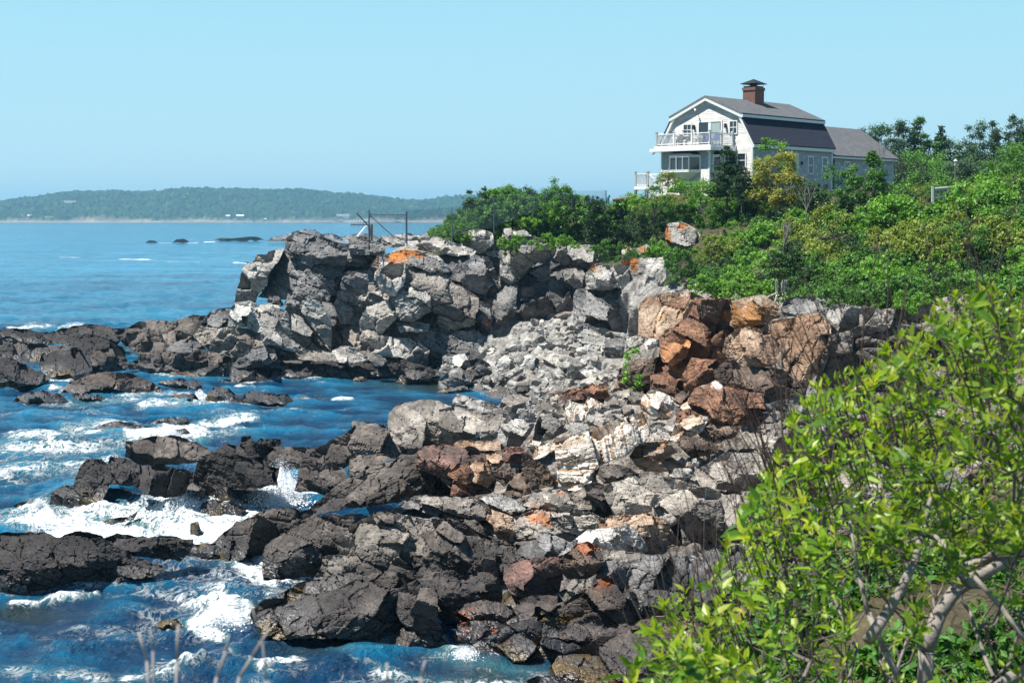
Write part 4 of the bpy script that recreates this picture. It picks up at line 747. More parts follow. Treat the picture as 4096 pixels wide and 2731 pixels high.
# ------------------------------------------------------------------ scree: small loose stones at the head of the cove, each a stone of its own
def stone_mesh(seed, n=1):
    rng = np.random.RandomState(seed); 
    import bmesh
    bm = bmesh.new(); bmesh.ops.create_icosphere(bm, subdivisions=3, radius=1)
    v = np.array([w.co for w in bm.verts]); f = np.array([[w.index for w in t.verts] for t in bm.faces]); bm.free()
    for k in range(11):
        n_ = rng.normal(size=3); n_ /= np.linalg.norm(n_); c = rng.uniform(.45, .8); dd = v @ n_ - c; m = dd > 0; v[m] -= n_ * dd[m, None]
    v *= [1, rng.uniform(.6, .9), rng.uniform(.4, .7)]
    c = .5 * np.ones((len(v), 3)); return v, f
stone_protos = []
for k in range(6):
    v, f = stone_mesh(50 + k); nr = v / np.linalg.norm(v, axis=1, keepdims=True)
    out, col, wet = rock_relief(v * .5 + k * 9 + [0, 0, 40], nr, .5, 1.0, 20, 60 + k, ['pale', 'grey', 'pale', 'bright', 'grey', 'taupe'][k], .5, .5, px=.04)
    out = (out - k * 9 - [0, 0, 40]) / .5
    me = bpy.data.meshes.new('stone'); me.from_pydata(out.tolist(), [], f.tolist()); A = me.attributes.new('col', 'FLOAT_COLOR', 'POINT')
    A.data.foreach_set('color', np.concatenate([col, np.ones((len(col), 1))], 1).astype(np.float32).ravel()); me.materials.append(ROCK); stone_protos.append(me)
rng = np.random.RandomState(4); cnt = 0
zone = tr('C', [(330, 830), (480, 760), (640, 700), (790, 720), (790, 920), (1000, 1080), (1130, 1130), (1080, 1250), (820, 1330), (560, 1360), (200, 1340), (-300, 1290), (-60, 1180), (200, 1060)])
while cnt < 230:
    p = rng.uniform(zone.min(0), zone.max(0))
    if not inside(p[None], zone)[0]: continue
    h = hit(p[0], p[1], 80, 130)
    if h is None or h[2] < .05: continue
    o = bpy.data.objects.new('stone', stone_protos[rng.randint(6)]); COL.objects.link(o); s = .22 + .62 * rng.rand() ** 2
    o.location = (h[0], h[1], h[2] + s * .2); o.scale = (s, s, s); o.rotation_euler = (rng.uniform(-.5, .5), rng.uniform(-.5, .5), rng.uniform(0, 6.3))
    tag(o, 'small pale loose stone on the scree between the big cove boulders', 'stone', 'loose stones of the cove scree'); cnt += 1
for k in range(60):      # loose stones among the tumbled blocks
    p = np.array([rng.uniform(440, 720), rng.uniform(430, 475)]); h = hit(p[0], p[1], 45, 90)
    if h is None: continue
    o = bpy.data.objects.new('stone', stone_protos[rng.randint(6)]); COL.objects.link(o); s = .08 + .25 * rng.rand() ** 2
    o.location = (h[0], h[1], h[2] + s * .2); o.scale = (s, s, s); o.rotation_euler = (rng.uniform(-.5, .5), rng.uniform(-.5, .5), rng.uniform(0, 6.3))
    tag(o, 'small loose stone in a gap among the tumbled split blocks', 'stone', 'loose stones among the tumbled blocks')
# cairns
import bmesh
def cairn(px, py, d, n, r, label):
    b = V(px, py, d); root = empty('cairn', b); tag(root, label, 'cairn', 'stone stacks on the grey boulders'); z = 0; rg = random.Random(px)
    for k in range(n):
        h = r * rg.uniform(.28, .42); w = r * (1 - k / (n + 2.5)) * rg.uniform(.85, 1.15)
        o = bpy.data.objects.new('stone', stone_protos[rg.randint(0, 4)]); COL.objects.link(o); o.parent = root
        o.scale = (w, w * .8, h * .9); o.location = (rg.uniform(-.1, .1) * r, 0, z + h * .5); o.rotation_euler = (0, rg.uniform(-.08, .08), rg.uniform(0, 6)); z += h * .92
cairn(531, 406.5, 62.6, 6, .26, 'leaning stack of flat stones on the tall grey boulder')
cairn(540.5, 399, 63.6, 7, .27, 'highest stack of flat stones, in the gap between the two grey boulders'); cairn(547.5, 402, 62.9, 4, .24, 'short stack of flat stones on the squat grey boulder')
# ------------------------------------------------------------------ sea
def water_material():
    m, nt, b = newmat('sea_water', .12, (.005, .05, .11), .38)
    b.inputs['IOR'].default_value = 1.33
    p = nt.new('ShaderNodeNewGeometry').outputs['Position']
    foam = nt.new('ShaderNodeAttribute', attribute_name='foam').outputs['Fac']; aer = nt.new('ShaderNodeAttribute', attribute_name='aer').outputs['Fac']; sh = nt.new('ShaderNodeAttribute', attribute_name='shallow').outputs['Fac']
    mp = nt.new('ShaderNodeMapping'); mp.inputs['Scale'].default_value = (1, .6, 1); nt.link(p, mp.inputs['Vector'])
    n1 = nt.noise(mp.outputs[0], 1.1, 6, .62, .6); big = nt.noise(p, .06, 3, .5)
    hh = nt.new('ShaderNodeAttribute', attribute_name='crest').outputs['Fac']
    c = nt.ramp(nt.math('ADD', hh, nt.math('MULTIPLY', nt.math('SUBTRACT', big, .5), .5)), [(.22, (.0016, .030, .080)), (.5, (.004, .10, .20)), (.78, (.012, .17, .29)), (1.0, (.025, .21, .40))])  # teal rising with wave height stands in for light through thin crests
    c = nt.mix(aer, c, (.10, .40, .42)); c = nt.mix(sh, c, (.022, .034, .026))
    # foam lace: ridges of a distorted noise, opened or closed by the foam amount
    n2 = nt.noise(mp.outputs[0], 2.3, 6, .68, 1.2); rid = nt.math('SUBTRACT', 1, nt.math('MULTIPLY', nt.math('ABSOLUTE', nt.math('SUBTRACT', n2, .5)), 7), clamp=True)
    n3 = nt.noise(p, .9, 5, .6, .4)
    k = nt.math('ADD', nt.math('MULTIPLY', rid, .42), nt.math('MULTIPLY', n3, .8)); k = nt.math('ADD', k, nt.math('SUBTRACT', nt.math('MULTIPLY', foam, 1.0), 1.06))
    k = nt.math('MULTIPLY', k, 4.0, clamp=True)
    k = nt.math('MULTIPLY', k, nt.math('MULTIPLY', foam, 6, clamp=True))
    nt.link(nt.mix(k, c, nt.ramp(nt.noise(p, 4.5, 5, .7), [(.35, (.50, .58, .62)), (.6, (.80, .83, .84))])), b.inputs['Base Color'])
    nt.link(nt.math('ADD', .10, nt.math('MULTIPLY', k, .6)), b.inputs['Roughness'])
    h = nt.math('ADD', n1, nt.math('MULTIPLY', nt.noise(mp.outputs[0], 5, 4, .6), .35)); h = nt.math('ADD', h, nt.math('MULTIPLY', k, .4))
    m2 = nt.new('ShaderNodeMapping'); m2.inputs['Scale'].default_value = (.28, .75, 1); nt.link(p, m2.inputs['Vector']); h = nt.math('ADD', h, nt.math('MULTIPLY', nt.noise(m2.outputs[0], 1.0, 7, .62, .4), 2.2))
    h = nt.math('ADD', h, nt.math('MULTIPLY', nt.noise(mp.outputs[0], 11, 3, .6), .22))
    nt.link(nt.bump(h, .9, .30), b.inputs['Normal'])
    return m
SEA = water_material()
dist = np.concatenate([np.geomspace(30, 170, 620), np.geomspace(171, 5200, 330)[0:]])
ang = np.linspace(-.52, .40, 1050)
A_, D_ = np.meshgrid(ang, dist); X = (np.tan(A_) * D_).ravel(); Y = D_.ravel(); P2 = np.stack([X, Y, 0 * X], -1)
# occupancy of the waterline of the rocks
cs = .25; ox, oy = -70, 30; occ = np.zeros((1000, 640), np.float32)
pp = np.concatenate(OCC); jx = ((pp[:, 0] - ox) / cs).astype(int); jy = ((pp[:, 1] - oy) / cs).astype(int); mk = (jx >= 0) & (jx < 640) & (jy >= 0) & (jy < 1000); occ[jy[mk], jx[mk]] = 1
def blur(a, n):
    for _ in range(n):
        a = (a + np.roll(a, 1, 0) + np.roll(a, -1, 0)) / 3; a = (a + np.roll(a, 1, 1) + np.roll(a, -1, 1)) / 3
    return a
b1 = np.clip(blur(occ, 3) * 2.2, 0, 1); b2 = np.clip(blur(occ, 22) * 3.2, 0, 1)
def smp(a):
    fx = np.clip((X - ox) / cs, 0, 638.9); fy = np.clip((Y - oy) / cs, 0, 998.9); r = a[fy.astype(int), fx.astype(int)]
    return r * ((X > ox) & (X < ox + 160) & (Y < oy + 250))
near, wide = smp(b1), smp(b2)
PX = 512 + X / Y * FPX; 
# row of the picture on which a sea point shows, only used to lay the foam where the photograph has it on the sea
ry = -CAMZ / Y; PY = 341 - FPX * (ry * CP + SP) / (CP - ry * SP)
FO = [(20,520,235,512,16,1.0),(60,533,250,528,14,1.0),(30,505,60,500,10,.7),(190,512,240,530,14,1.0),(225,545,212,532,10,1.0),
 (0,470,110,462,16,.62),(0,452,115,445,12,.66),(10,438,130,428,7,.75),(60,428,120,424,5,.7),(130,437,190,430,6,.9),(165,428,195,434,7,1.0),(190,426,245,418,6,.85),(205,434,260,428,5,.6),
 (270,500,310,488,8,1.0),(225,560,262,570,6,.75),(220,548,262,562,7,.85),(190,622,250,612,6,1.0),(182,605,240,600,8,.62),(186,628,215,632,4,1),(235,575,270,582,5,.6),(255,602,262,615,5,.5),
 (5,606,60,598,3,.8),(60,598,90,594,2.5,.8),(255,668,290,655,5,.75),(230,655,262,672,8,.55),(120,680,180,668,10,.62),(0,672,100,680,10,.55),(300,655,400,672,6,.45),(428,640,462,652,7,.85),(440,655,540,672,10,.62),(380,672,520,681,8,.6),(195,660,225,650,5,.6),(330,648,380,652,3,.5),
 (40,402,140,400,4,.6),(60,412,120,414,3,.45),(140,405,220,402,5,.7),(185,395,200,398,4,.8),(120,397,180,394,3,.6),(50,388,70,390,3,.6),(235,386,252,387,2.2,.8),(332,399,350,399,1.5,.9),(200,413,300,408,4,.45),(140,370,170,377,3,.7),(48,379,66,378,1.5,.7),
 (0,338,22,338,2,.8),(10,327,80,325,2.5,.75),(60,330,78,328,2,1),(120,259,150,259,.7,.8),(60,257,80,257,.5,.7),(150,260,200,262,.5,.6),(234,262.5,246,263,.8,.9),(205,241.6,215,241.4,.5,.9),(186,242.6,198,242.4,.5,.8),(160,242.8,172,242.8,.4,.6),
 (195,548,215,545,4,.9),(270,575,262,600,6,.5),(560,668,600,675,5,.5),(160,575,215,560,5,.35),(110,620,150,600,6,.3),(30,640,60,635,6,.25),(395,396,440,390,3,.3),(280,395,310,398,2,.3)]
foam = np.zeros(len(X))
for x0, y0, x1, y1, w_, it in FO:
    ax, ay = x1 - x0, y1 - y0; asp = 1.0
    t = np.clip(((PX - x0) * ax + (PY - y0) * ay) / (ax * ax + ay * ay + 1e-9), 0, 1); dd = np.hypot((PX - x0 - t * ax) * .45, (PY - y0 - t * ay))
    wj = w_ * 1.5; foam = np.maximum(foam, it * np.clip(1.05 - dd / wj, 0, 1) ** .8)
nz = fbm(P2 * .22, 3, 5); nz2 = fbm(P2 * .9, 3, 6); nz3 = fbm(P2 * 3.1, 2, 7)
calm = sstep(330, 350, PX) * (1 - sstep(415, 430, PY)) * (PY > 372)
near *= 1 - .75 * calm; wide *= 1 - .9 * calm
lft = (PX < 330) & (PY > 360)
amt = np.maximum(foam * (.86 + .30 * nz2 + .35 * nz), near * .62 * (.75 + .6 * nz)) ; amt = np.maximum(amt, wide * (.30 + .35 * nz) * np.where(lft, 1, .75))
farcap = sstep(.38, .62, fbm(P2 * np.array([.02, .05, 1]), 3, 15)) * .25
amt = np.maximum(amt, farcap * sstep(350, 200, Y) * .8)
amt = np.maximum(amt, (.22 + .24 * nz + .18 * fbm(P2 * .07, 2, 55)) * sstep(150, 90, Y) * (1 - .8 * calm))
amt = np.maximum(amt, foam * 0)
aer = np.clip(sstep(.25, 1.0, foam) * .55 + wide * .03, 0, .6) + .10 * sstep(.2, .6, nz) * sstep(600, 640, PY) * (PX < 430)
shallow = np.exp(-(((PX - 425) / 60) ** 2 + ((PY - 384) / 9) ** 2)) * .9 + np.exp(-(((PX - 490) / 55) ** 2 + ((PY - 672) / 16) ** 2)) * .8 + np.exp(-(((PX - 320) / 50) ** 2 + ((PY - 646) / 6) ** 2)) * .7 + .8 * np.exp(-(((PX - 20) / 45) ** 2 + ((PY - 612) / 8) ** 2))
shallow = np.clip(shallow * (1 + .6 * nz2), 0, .9)
# waves
Z = np.zeros(len(X)); rg = np.random.RandomState(3)
amp_d = 1 - .6 * sstep(120, 600, Y); lod = lambda wl: 1 - sstep(wl * 60, wl * 260, Y)
for wl, am, n in ((9, .11, 3), (4.2, .07, 4), (2.0, .035, 5)):
    for k in range(n):
        th = rg.uniform(-1.0, 1.0) + 1.2; kx, ky = math.cos(th) * 2 * math.pi / wl, math.sin(th) * 2 * math.pi / wl; ph = rg.uniform(0, 6)
        w_ = .8 * vnoise(P2 / (wl * 1.6), int(ph * 100)); s_ = np.sin(kx * X + ky * Y + ph + 2.6 * w_)
        Z += am / n * 1.6 * ((s_ * .5 + .5) ** 1.6 * 2 - 1) * lod(wl) * (1 + .5 * w_)
Z += .05 * fbm(P2 * np.array([1.2, .9, 1]), 3, 8) * lod(1.5) * 2 + .05 * np.abs(fbm(P2 * np.array([.5, .9, 1]), 3, 18)) * lod(3) * 3
ch = np.zeros(len(X))
for wl, am in ((3.4, .16), (1.6, .085), (.75, .035)):
    r_ = 1 - np.abs(vnoise(P2 * np.array([.62 / wl, 1.15 / wl, 1]) + 7 + .35 * np.stack([vnoise(P2 / wl, 41), vnoise(P2 / wl, 42), X * 0], -1), int(wl * 10))) * 2
    ch += am * r_ * lod(wl * 1.2)
Z += ch - .08
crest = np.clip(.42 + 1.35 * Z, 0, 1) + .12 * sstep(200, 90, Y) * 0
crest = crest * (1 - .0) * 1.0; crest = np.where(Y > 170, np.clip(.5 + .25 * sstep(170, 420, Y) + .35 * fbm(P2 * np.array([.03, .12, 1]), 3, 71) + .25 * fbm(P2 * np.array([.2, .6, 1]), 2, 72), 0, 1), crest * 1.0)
Z += foam * (.10 + .28 * nz2 + .14 * nz3)
# swells and breaking humps of white water
for px, py, rx, ry_, h in ((75*1+20, 512, 16, 5, .3), (172, 517, 18, 5, .35), (150, 522, 22, 4, .35), (40, 512, 20, 4, .25), (224, 614, 26, 2.5, .3), (205, 603, 20, 2.5, .2), (250, 640, 22, 8, .35), (210, 668, 30, 8, .4), (282, 493, 16, 4, .9), (240, 424, 20, 3, .35), (60, 446, 30, 4, .3), (330, 668, 30, 6, .3), (450, 648, 16, 3, .12), (80, 650, 40, 8, .3)):
    p = at(px, py, wd(py)); rX = rx / FPX * p[1]; rY = ry_ * p[1] ** 2 / 18000
    Z += .7 * h * np.exp(-(((X - p[0]) / rX) ** 2 + ((Y - p[1]) / rY) ** 2)) * (1 + 1.3 * nz2 + .9 * nz3)
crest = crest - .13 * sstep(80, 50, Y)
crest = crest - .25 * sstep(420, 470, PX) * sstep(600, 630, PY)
Z *= 1 - .7 * sstep(425, 465, PX) * sstep(604, 622, PY)
Z *= amp_d * (1 - .6 * calm)
ii = np.arange(len(X)).reshape(A_.shape); q = np.stack([ii[:-1, :-1], ii[:-1, 1:], ii[1:, 1:], ii[1:, :-1]], -1).reshape(-1, 4)
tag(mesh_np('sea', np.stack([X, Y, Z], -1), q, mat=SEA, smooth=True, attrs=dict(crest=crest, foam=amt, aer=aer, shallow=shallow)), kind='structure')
# the sea bed and the sea beyond the modelled waves
sb = mesh_np('sea_surface_far', [(-9000, -60, -1.2), (9000, -60, -1.2), (9000, 9000, -1.2), (-9000, 9000, -1.2)], [(0, 1, 2, 3)], mat=SEA); tag(sb, kind='structure')
# ---------------- spray thrown up where waves hit the ledges
def drops(name, pts, sizes, label, seed):
    rg = np.random.RandomState(seed); base = np.array([(1, 1, 1), (1, -1, -1), (-1, 1, -1), (-1, -1, 1)], float) * .6
    n = len(pts); sizes = np.asarray(sizes) * .8; R3 = rg.normal(size=(n, 3, 3)); Q = np.linalg.qr(R3)[0]
    v = np.einsum('nij,kj->nki', Q, base) * np.asarray(sizes)[:, None, None] + np.asarray(pts)[:, None, :]
    t = np.array([(0, 1, 2), (0, 3, 1), (0, 2, 3), (1, 3, 2)]); f = (np.arange(n)[:, None, None] * 4 + t[None]).reshape(-1, 3)
    o = mesh_np(name, v.reshape(-1, 3), tris=f, mat=FOAMW); tag(o, label, 'spray', kind='stuff'); return o
FOAMW = simple('white_spray', (.9, .93, .95), .6, .03)
def plume(name, px, py, w, h, n, lean, label, seed, d=None, sz=.035):
    rg = np.random.RandomState(seed); d = d or wd(py); b = at(px, py, d); m = d / FPX
    u = rg.rand(n); t = rg.rand(n) ** 1.9; x = (rg.normal(size=n) * .28 * (1 - .45 * t)) * w * m + lean * t * h * m; z = t * h * m * (1 - np.abs(x / (w * m)) * .9).clip(.1); y = rg.normal(size=n) * .25 * w * m
    return drops(name, np.stack([b[0] + x, b[1] + y, b[2] + z], -1), sz * (.25 + rg.rand(n) ** 2) * (1.3 - t), label, seed)
plume('spray', 281, 499, 52, 46, 6480, .05, 'white burst of spray where a wave hits between two black ledges', 1, sz=.045)
plume('spray', 268, 502, 60, 16, 9000, -.3, 'low white splash along the ledge left of the spray burst', 2, sz=.06)
plume('spray', 184, 512, 50, 22, 7200, -.5, 'curl of white water climbing the face of the black ledge', 3, sz=.06)
plume('spray', 38, 512, 16, 16, 3960, .1, 'white water streaming off the ledge tip', 4, sz=.05)
plume('spray', 222, 622, 50, 10, 2700, .4, 'small breaking crest beside the low black rock in the foreground sea', 5, sz=.04)
plume('spray', 322, 486, 50, 30, 1620, .2, 'fine droplets drifting over the black ridge', 6, sz=.035)
plume('spray', 170, 437, 22, 10, 3240, 0, 'water spilling between the small domed rocks', 7, sz=.05)
plume('spray', 76, 330, 18, 9, 1620, 0, 'puff of spray behind the far black ledges', 8, d=152, sz=.09)
plume('spray', 465, 655, 30, 10, 2160, .2, 'splash at the tip of the black wedge', 9, sz=.03)
plume('spray', 200, 397, 14, 9, 1620, 0, 'splash between the blocky rock and the peaked rock', 10, sz=.06)
# ------------------------------------------------------------------ house
class MB:
    def __init__(s): s.v = []; s.f = []
    def box(s, x0, x1, y0, y1, z0, z1):
        k = len(s.v); s.v += [(x, y, z) for z in (z0, z1) for x, y in ((x0, y0), (x1, y0), (x1, y1), (x0, y1))]
        s.f += [tuple(k + i for i in t) for t in ((0, 3, 2, 1), (4, 5, 6, 7), (0, 1, 5, 4), (1, 2, 6, 5), (2, 3, 7, 6), (3, 0, 4, 7))]; return s
    def prism(s, pts, axis, a0, a1):
        """polygon pts (pairs) swept along an axis: 0 = x (pts are y,z), 1 = y (pts are x,z), 2 = z (pts are x,y)"""
        k = len(s.v); n = len(pts)
        for a in (a0, a1):
            for p in pts: s.v.append((a, p[0], p[1]) if axis == 0 else (p[0], a, p[1]) if axis == 1 else (p[0], p[1], a))
        s.f.append(tuple(range(k + n - 1, k - 1, -1))); s.f.append(tuple(range(k + n, k + 2 * n)))
        for i in range(n): j = (i + 1) % n; s.f.append((k + i, k + j, k + n + j, k + n + i))
        return s
    def bar(s, a, b, r, n=4, r2=None):
        a, b = Vector(a), Vector(b); d = (b - a).normalized(); u = d.orthogonal().normalized()
        if abs(d.z) < .9: u = d.cross(Vector((0, 0, 1))).normalized()
        w = d.cross(u); k = len(s.v); r2 = r if r2 is None else r2
        for p, rr in ((a, r), (b, r2)):
            for i in range(n): t = 2 * math.pi * (i + .5) / n; s.v.append(tuple(p + (u * math.cos(t) + w * math.sin(t)) * rr))
        for i in range(n): j = (i + 1) % n; s.f.append((k + i, k + j, k + n + j, k + n + i))
        s.f.append(tuple(range(k + n - 1, k - 1, -1))); s.f.append(tuple(range(k + n, k + 2 * n))); return s
    def poly(s, pts):
        k = len(s.v); s.v += [tuple(p) for p in pts]; s.f.append(tuple(range(k, k + len(pts)))); return s
    def build(s, name, mat, parent=None, smooth=False, loc=None):
        me = bpy.data.meshes.new(name); me.from_pydata(s.v, [], s.f); me.materials.append(mat)
        import bmesh as bmm
        bm = bmm.new(); bm.from_mesh(me); bmm.ops.recalc_face_normals(bm, faces=bm.faces); bm.to_mesh(me); bm.free()
        if smooth:
            for p in me.polygons: p.use_smooth = True
        o = bpy.data.objects.new(name, me); COL.objects.link(o)
        if parent is not None: o.parent = parent
        if loc: o.location = loc
        return o
def siding(name, col, pitch=.14, vert=0, rough=.8):
    """horizontal boards: object space z courses, each with a shadow edge"""
    m, nt, b = newmat(name, rough, col)
    tc = nt.new('ShaderNodeTexCoord').outputs['Object']; sp = nt.new('ShaderNodeSeparateXYZ'); nt.link(tc, sp.inputs[0])
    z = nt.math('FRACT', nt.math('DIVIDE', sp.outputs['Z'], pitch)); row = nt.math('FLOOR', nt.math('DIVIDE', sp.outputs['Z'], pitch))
    cb = nt.new('ShaderNodeCombineXYZ'); u = nt.math('ADD', sp.outputs['X'], sp.outputs['Y'])
    nt.link(nt.math('FLOOR', nt.math('ADD', nt.math('MULTIPLY', u, 5.5 if vert else .5), nt.math('MULTIPLY', row, .37))), cb.inputs[0]); nt.link(row, cb.inputs[1])
    wn_ = nt.new('ShaderNodeTexWhiteNoise'); nt.link(cb.outputs[0], wn_.inputs['Vector'])
    c = nt.mix(1.0, tuple(col), nt.ramp(wn_.outputs['Value'], [(0, .80), (1, 1.12)]), 'MULTIPLY')
    c = nt.mix(1.0, c, nt.ramp(nt.noise(tc, 1.4, 4), [(.3, .85), (.7, 1.1)]), 'MULTIPLY')
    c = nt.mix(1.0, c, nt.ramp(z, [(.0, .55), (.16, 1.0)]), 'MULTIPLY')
    nt.link(c, b.inputs['Base Color'])
    bp = nt.new('ShaderNodeBump'); bp.inputs['Strength'].default_value = 1; bp.inputs['Distance'].default_value = .09; nt.link(nt.math('SUBTRACT', 1, z), bp.inputs['Height']); nt.link(bp.outputs['Normal'], b.inputs['Normal'])
    return m
def roofmat(name, col, pitch=.16):
    return siding(name, col, pitch * .7, 1, .9)
def brickmat():
    m, nt, b = newmat('brick', .9)
    tc = nt.new('ShaderNodeTexCoord').outputs['Object']; sp = nt.new('ShaderNodeSeparateXYZ'); nt.link(tc, sp.inputs[0]); cb = nt.new('ShaderNodeCombineXYZ')
    nt.link(nt.math('ADD', sp.outputs['X'], sp.outputs['Y']), cb.inputs[0]); nt.link(sp.outputs['Z'], cb.inputs[1])
    br = nt.new('ShaderNodeTexBrick'); br.inputs['Scale'].default_value = 1; br.inputs['Brick Width'].default_value = .22; br.inputs['Row Height'].default_value = .08; br.inputs['Mortar Size'].default_value = .012
    br.inputs['Color1'].default_value = (.20, .052, .035, 1); br.inputs['Color2'].default_value = (.11, .034, .027, 1); br.inputs['Mortar'].default_value = (.24, .18, .15, 1); nt.link(cb.outputs[0], br.inputs['Vector'])
    nt.link(br.outputs['Color'], b.inputs['Base Color']); return m
MW = simple('white_paint', (.80, .80, .79), .5, .03); MT = simple('cream_trim', (.72, .74, .70), .6, .04)
MS = siding('grey_clapboard', (.55, .53, .51), .2); MB_ = siding('grey_shingle', (.50, .49, .47), .12, 1)
MRL = siding('weathered_roof_shingle', (.105, .108, .115), .13, 1, .9); MRD = siding('dark_roof_shingle', (.014, .019, .036), .13, 1, .9)
MG, _nt, _b = newmat('window_glass', .04, (.02, .03, .035), .9); MGC = simple('curtain_glass', (.35, .42, .40), .15, .1, spec=.8)
MBR = brickmat(); MBK = simple('black_metal', (.02, .02, .022), .5, .1); MCH = simple('blue_fabric', (.02, .05, .22), .7, .1); MWD = simple('weathered_wood', (.22, .19, .16), .9, .25, 12)
KX, KY, KZ = at(751.8, 143.4, 130); KZ -= 3.35
H = empty('house', (KX, KY, KZ), R(48)); H.scale = (1, .93, .965); H.location.z += .12; tag(H, 'grey gambrel-roofed house with white balcony and brick chimney on the hilltop', 'house')
EV, KN, RG, Wd, L = 3.35, 5.95, 7.55, 10.3, 13.5; KI = 1.3
prof = [(0, -2.5), (Wd, -2.5), (Wd, EV), (Wd - KI, KN), (Wd / 2, RG), (KI, KN), (0, EV)]
MB().prism(prof, 0, .12, L).build('wall', MS, H)
lw = MB().box(.12, L, -.03, 0, -2.5, EV).build('side_wall', MB_, H)
ov = .35
def slab(y0, z0, y1, z1, x0, x1, th):
    d = Vector((0, y1 - y0, z1 - z0)).normalized(); n = Vector((0, -d.z, d.y)); n = n if n.z > 0 else -n
    m = MB(); p = [(y0, z0), (y1, z1), (y1 + n.y * th, z1 + n.z * th), (y0 + n.y * th, z0 + n.z * th)]; return m.prism(p, 0, x0, x1)
rf = slab(-.28, EV - .05, KI, KN, -.12, L + .12, .14).build('lower_roof', MRD, H)
slab(Wd + .28, EV - .05, Wd - KI, KN, -.12, L + .12, .14).build('lower_roof', MRD, H)
for sgn in (0, 1):
    y0, y1 = (KI - .30, Wd / 2) if not sgn else (Wd - KI + .30, Wd / 2); sl = (RG - KN) / (Wd / 2 - KI); z0 = KN - .30 * sl
    up = slab(y0, z0 + .15, y1, RG + .15, -.2, L + .2, .15).build('upper_roof', MRL, H)
# trim: rakes, knee band, eave band, corner boards
tm = MB()
for yy, s_ in ((0, 1), (Wd, -1)):
    a = (yy - s_ * .28, EV - .05); b = (yy + s_ * KI, KN); w = .24 * s_
    tm.prism([(a[0], a[1]), (b[0], b[1]), (b[0] + w, b[1] - .04), (a[0] + w + .02 * s_, a[1])], 0, -.10, .10)
    sl = (RG - KN) / (Wd / 2 - KI); a = (yy + s_ * (KI - .30), KN - .30 * sl + .14); b = (Wd / 2, RG + .14)
    tm.prism([a, b, (b[0], b[1] - .30), (a[0], a[1] - .30)], 0, -.17, .09)
tm.build('rake_board', MT, H)
MB().box(-.18, L + .18, KI - .40, KI - .27, KN - .20, KN + .04).build('knee_band', MT, H)
MB().box(-.10, L + .10, -.32, -.04, EV - .34, EV - .06).build('eave_band', MT, H)
cb_ = MB(); cb_.box(.06, .26, -.07, .15, -2.5, EV - .3); cb_.box(L - .12, L + .05, -.07, .1, -2.5, EV - .34); cb_.build('corner_board', MT, H)
def window(face, a0, a1, z0, z1, off=0, sash=1, mull=0, glass=None, fr=.09, parent=None, name='window'):
    """face 'g' = plane x = off (gable side, a along y), 'l' = plane y = off (long side, a along x)"""
    P_ = (lambda m, u0, u1, w0, w1, d0, d1: m.box(off - d1, off - d0, u0, u1, w0, w1)) if face == 'g' else (lambda m, u0, u1, w0, w1, d0, d1: m.box(u0, u1, off - d1, off - d0, w0, w1))
    f = MB(); P_(f, a0 - fr, a0, z0 - fr, z1 + fr, .0, .07); P_(f, a1, a1 + fr, z0 - fr, z1 + fr, .0, .07); P_(f, a0, a1, z1, z1 + fr, 0, .068); P_(f, a0, a1, z0 - fr, z0, 0, .075)
    o = f.build(name, MW, parent or H)
    g = MB(); P_(g, a0, a1, z0, z1, .0, .02); g.build('pane', glass or MG, o)
    if sash or mull:
        s2 = MB(); zm = (z0 + z1) / 2
        if sash: P_(s2, a0, a1, zm - .03, zm + .03, .02, .05)
        for k in range(1, mull + 1): u = a0 + (a1 - a0) * k / (mull + 1); P_(s2, u - .02, u + .02, z0, z1, .02, .045)
        s2.build('sash', MW, o)
    return o
GX = .12
window('g', 6.92, 7.77, 4.35, 5.3, GX, 1, 1); window('g', 1.75, 2.5, 4.35, 5.4, GX, 1, 1)
window('g', .75, 1.55, 1.3, 2.5, GX, 1)
sd_ = window('g', 3.5, 6.0, 3.25, 5.45, GX, 0, 0, MG, .14, name='sliding_door'); MB().box(GX - .05, GX - .022, 3.6, 4.62, 3.3, 5.36).build('curtain', MGC, sd_); MB().box(GX - .09, GX - .051, 4.62, 4.82, 3.27, 5.40).build('stile', MW, sd_); MB().box(GX - .085, GX - .05, 4.82, 4.90, 3.27, 5.40).build('rail', MW, sd_)
for y in (2.95, 6.55): l = MB().box(GX - .22, GX - .02, y - .08, y + .08, 4.85, 5.25).build('wall_lamp', MBK, H)
MB().bar((GX, 6.2, 6.6), (GX - .45, 6.3, 6.68), .035).bar((GX - .35, 6.25, 6.66), (GX - .5, 6.1, 6.5), .07, 6).build('flood_lamp', MW, H)
MB().bar((GX, 10.15, 4.55), (GX - .3, 10.5, 4.6), .05, 5).build('flood_lamp', MW, H)
for a in (9.25, 11.75): window('l', a, a + .75, .95, 2.45, -.03, 1)
dr = MB().box(6.2, 7.5, -.11, -.03, -.5, 2.75).build('door', MT, H); MB().box(6.4, 7.3, -.13, -.11, 1.6, 2.3).build('pane', MGC, dr)
MB().box(8.0, 8.12, -.2, -.03, 1.7, 2.0).build('wall_lamp', MBK, H)
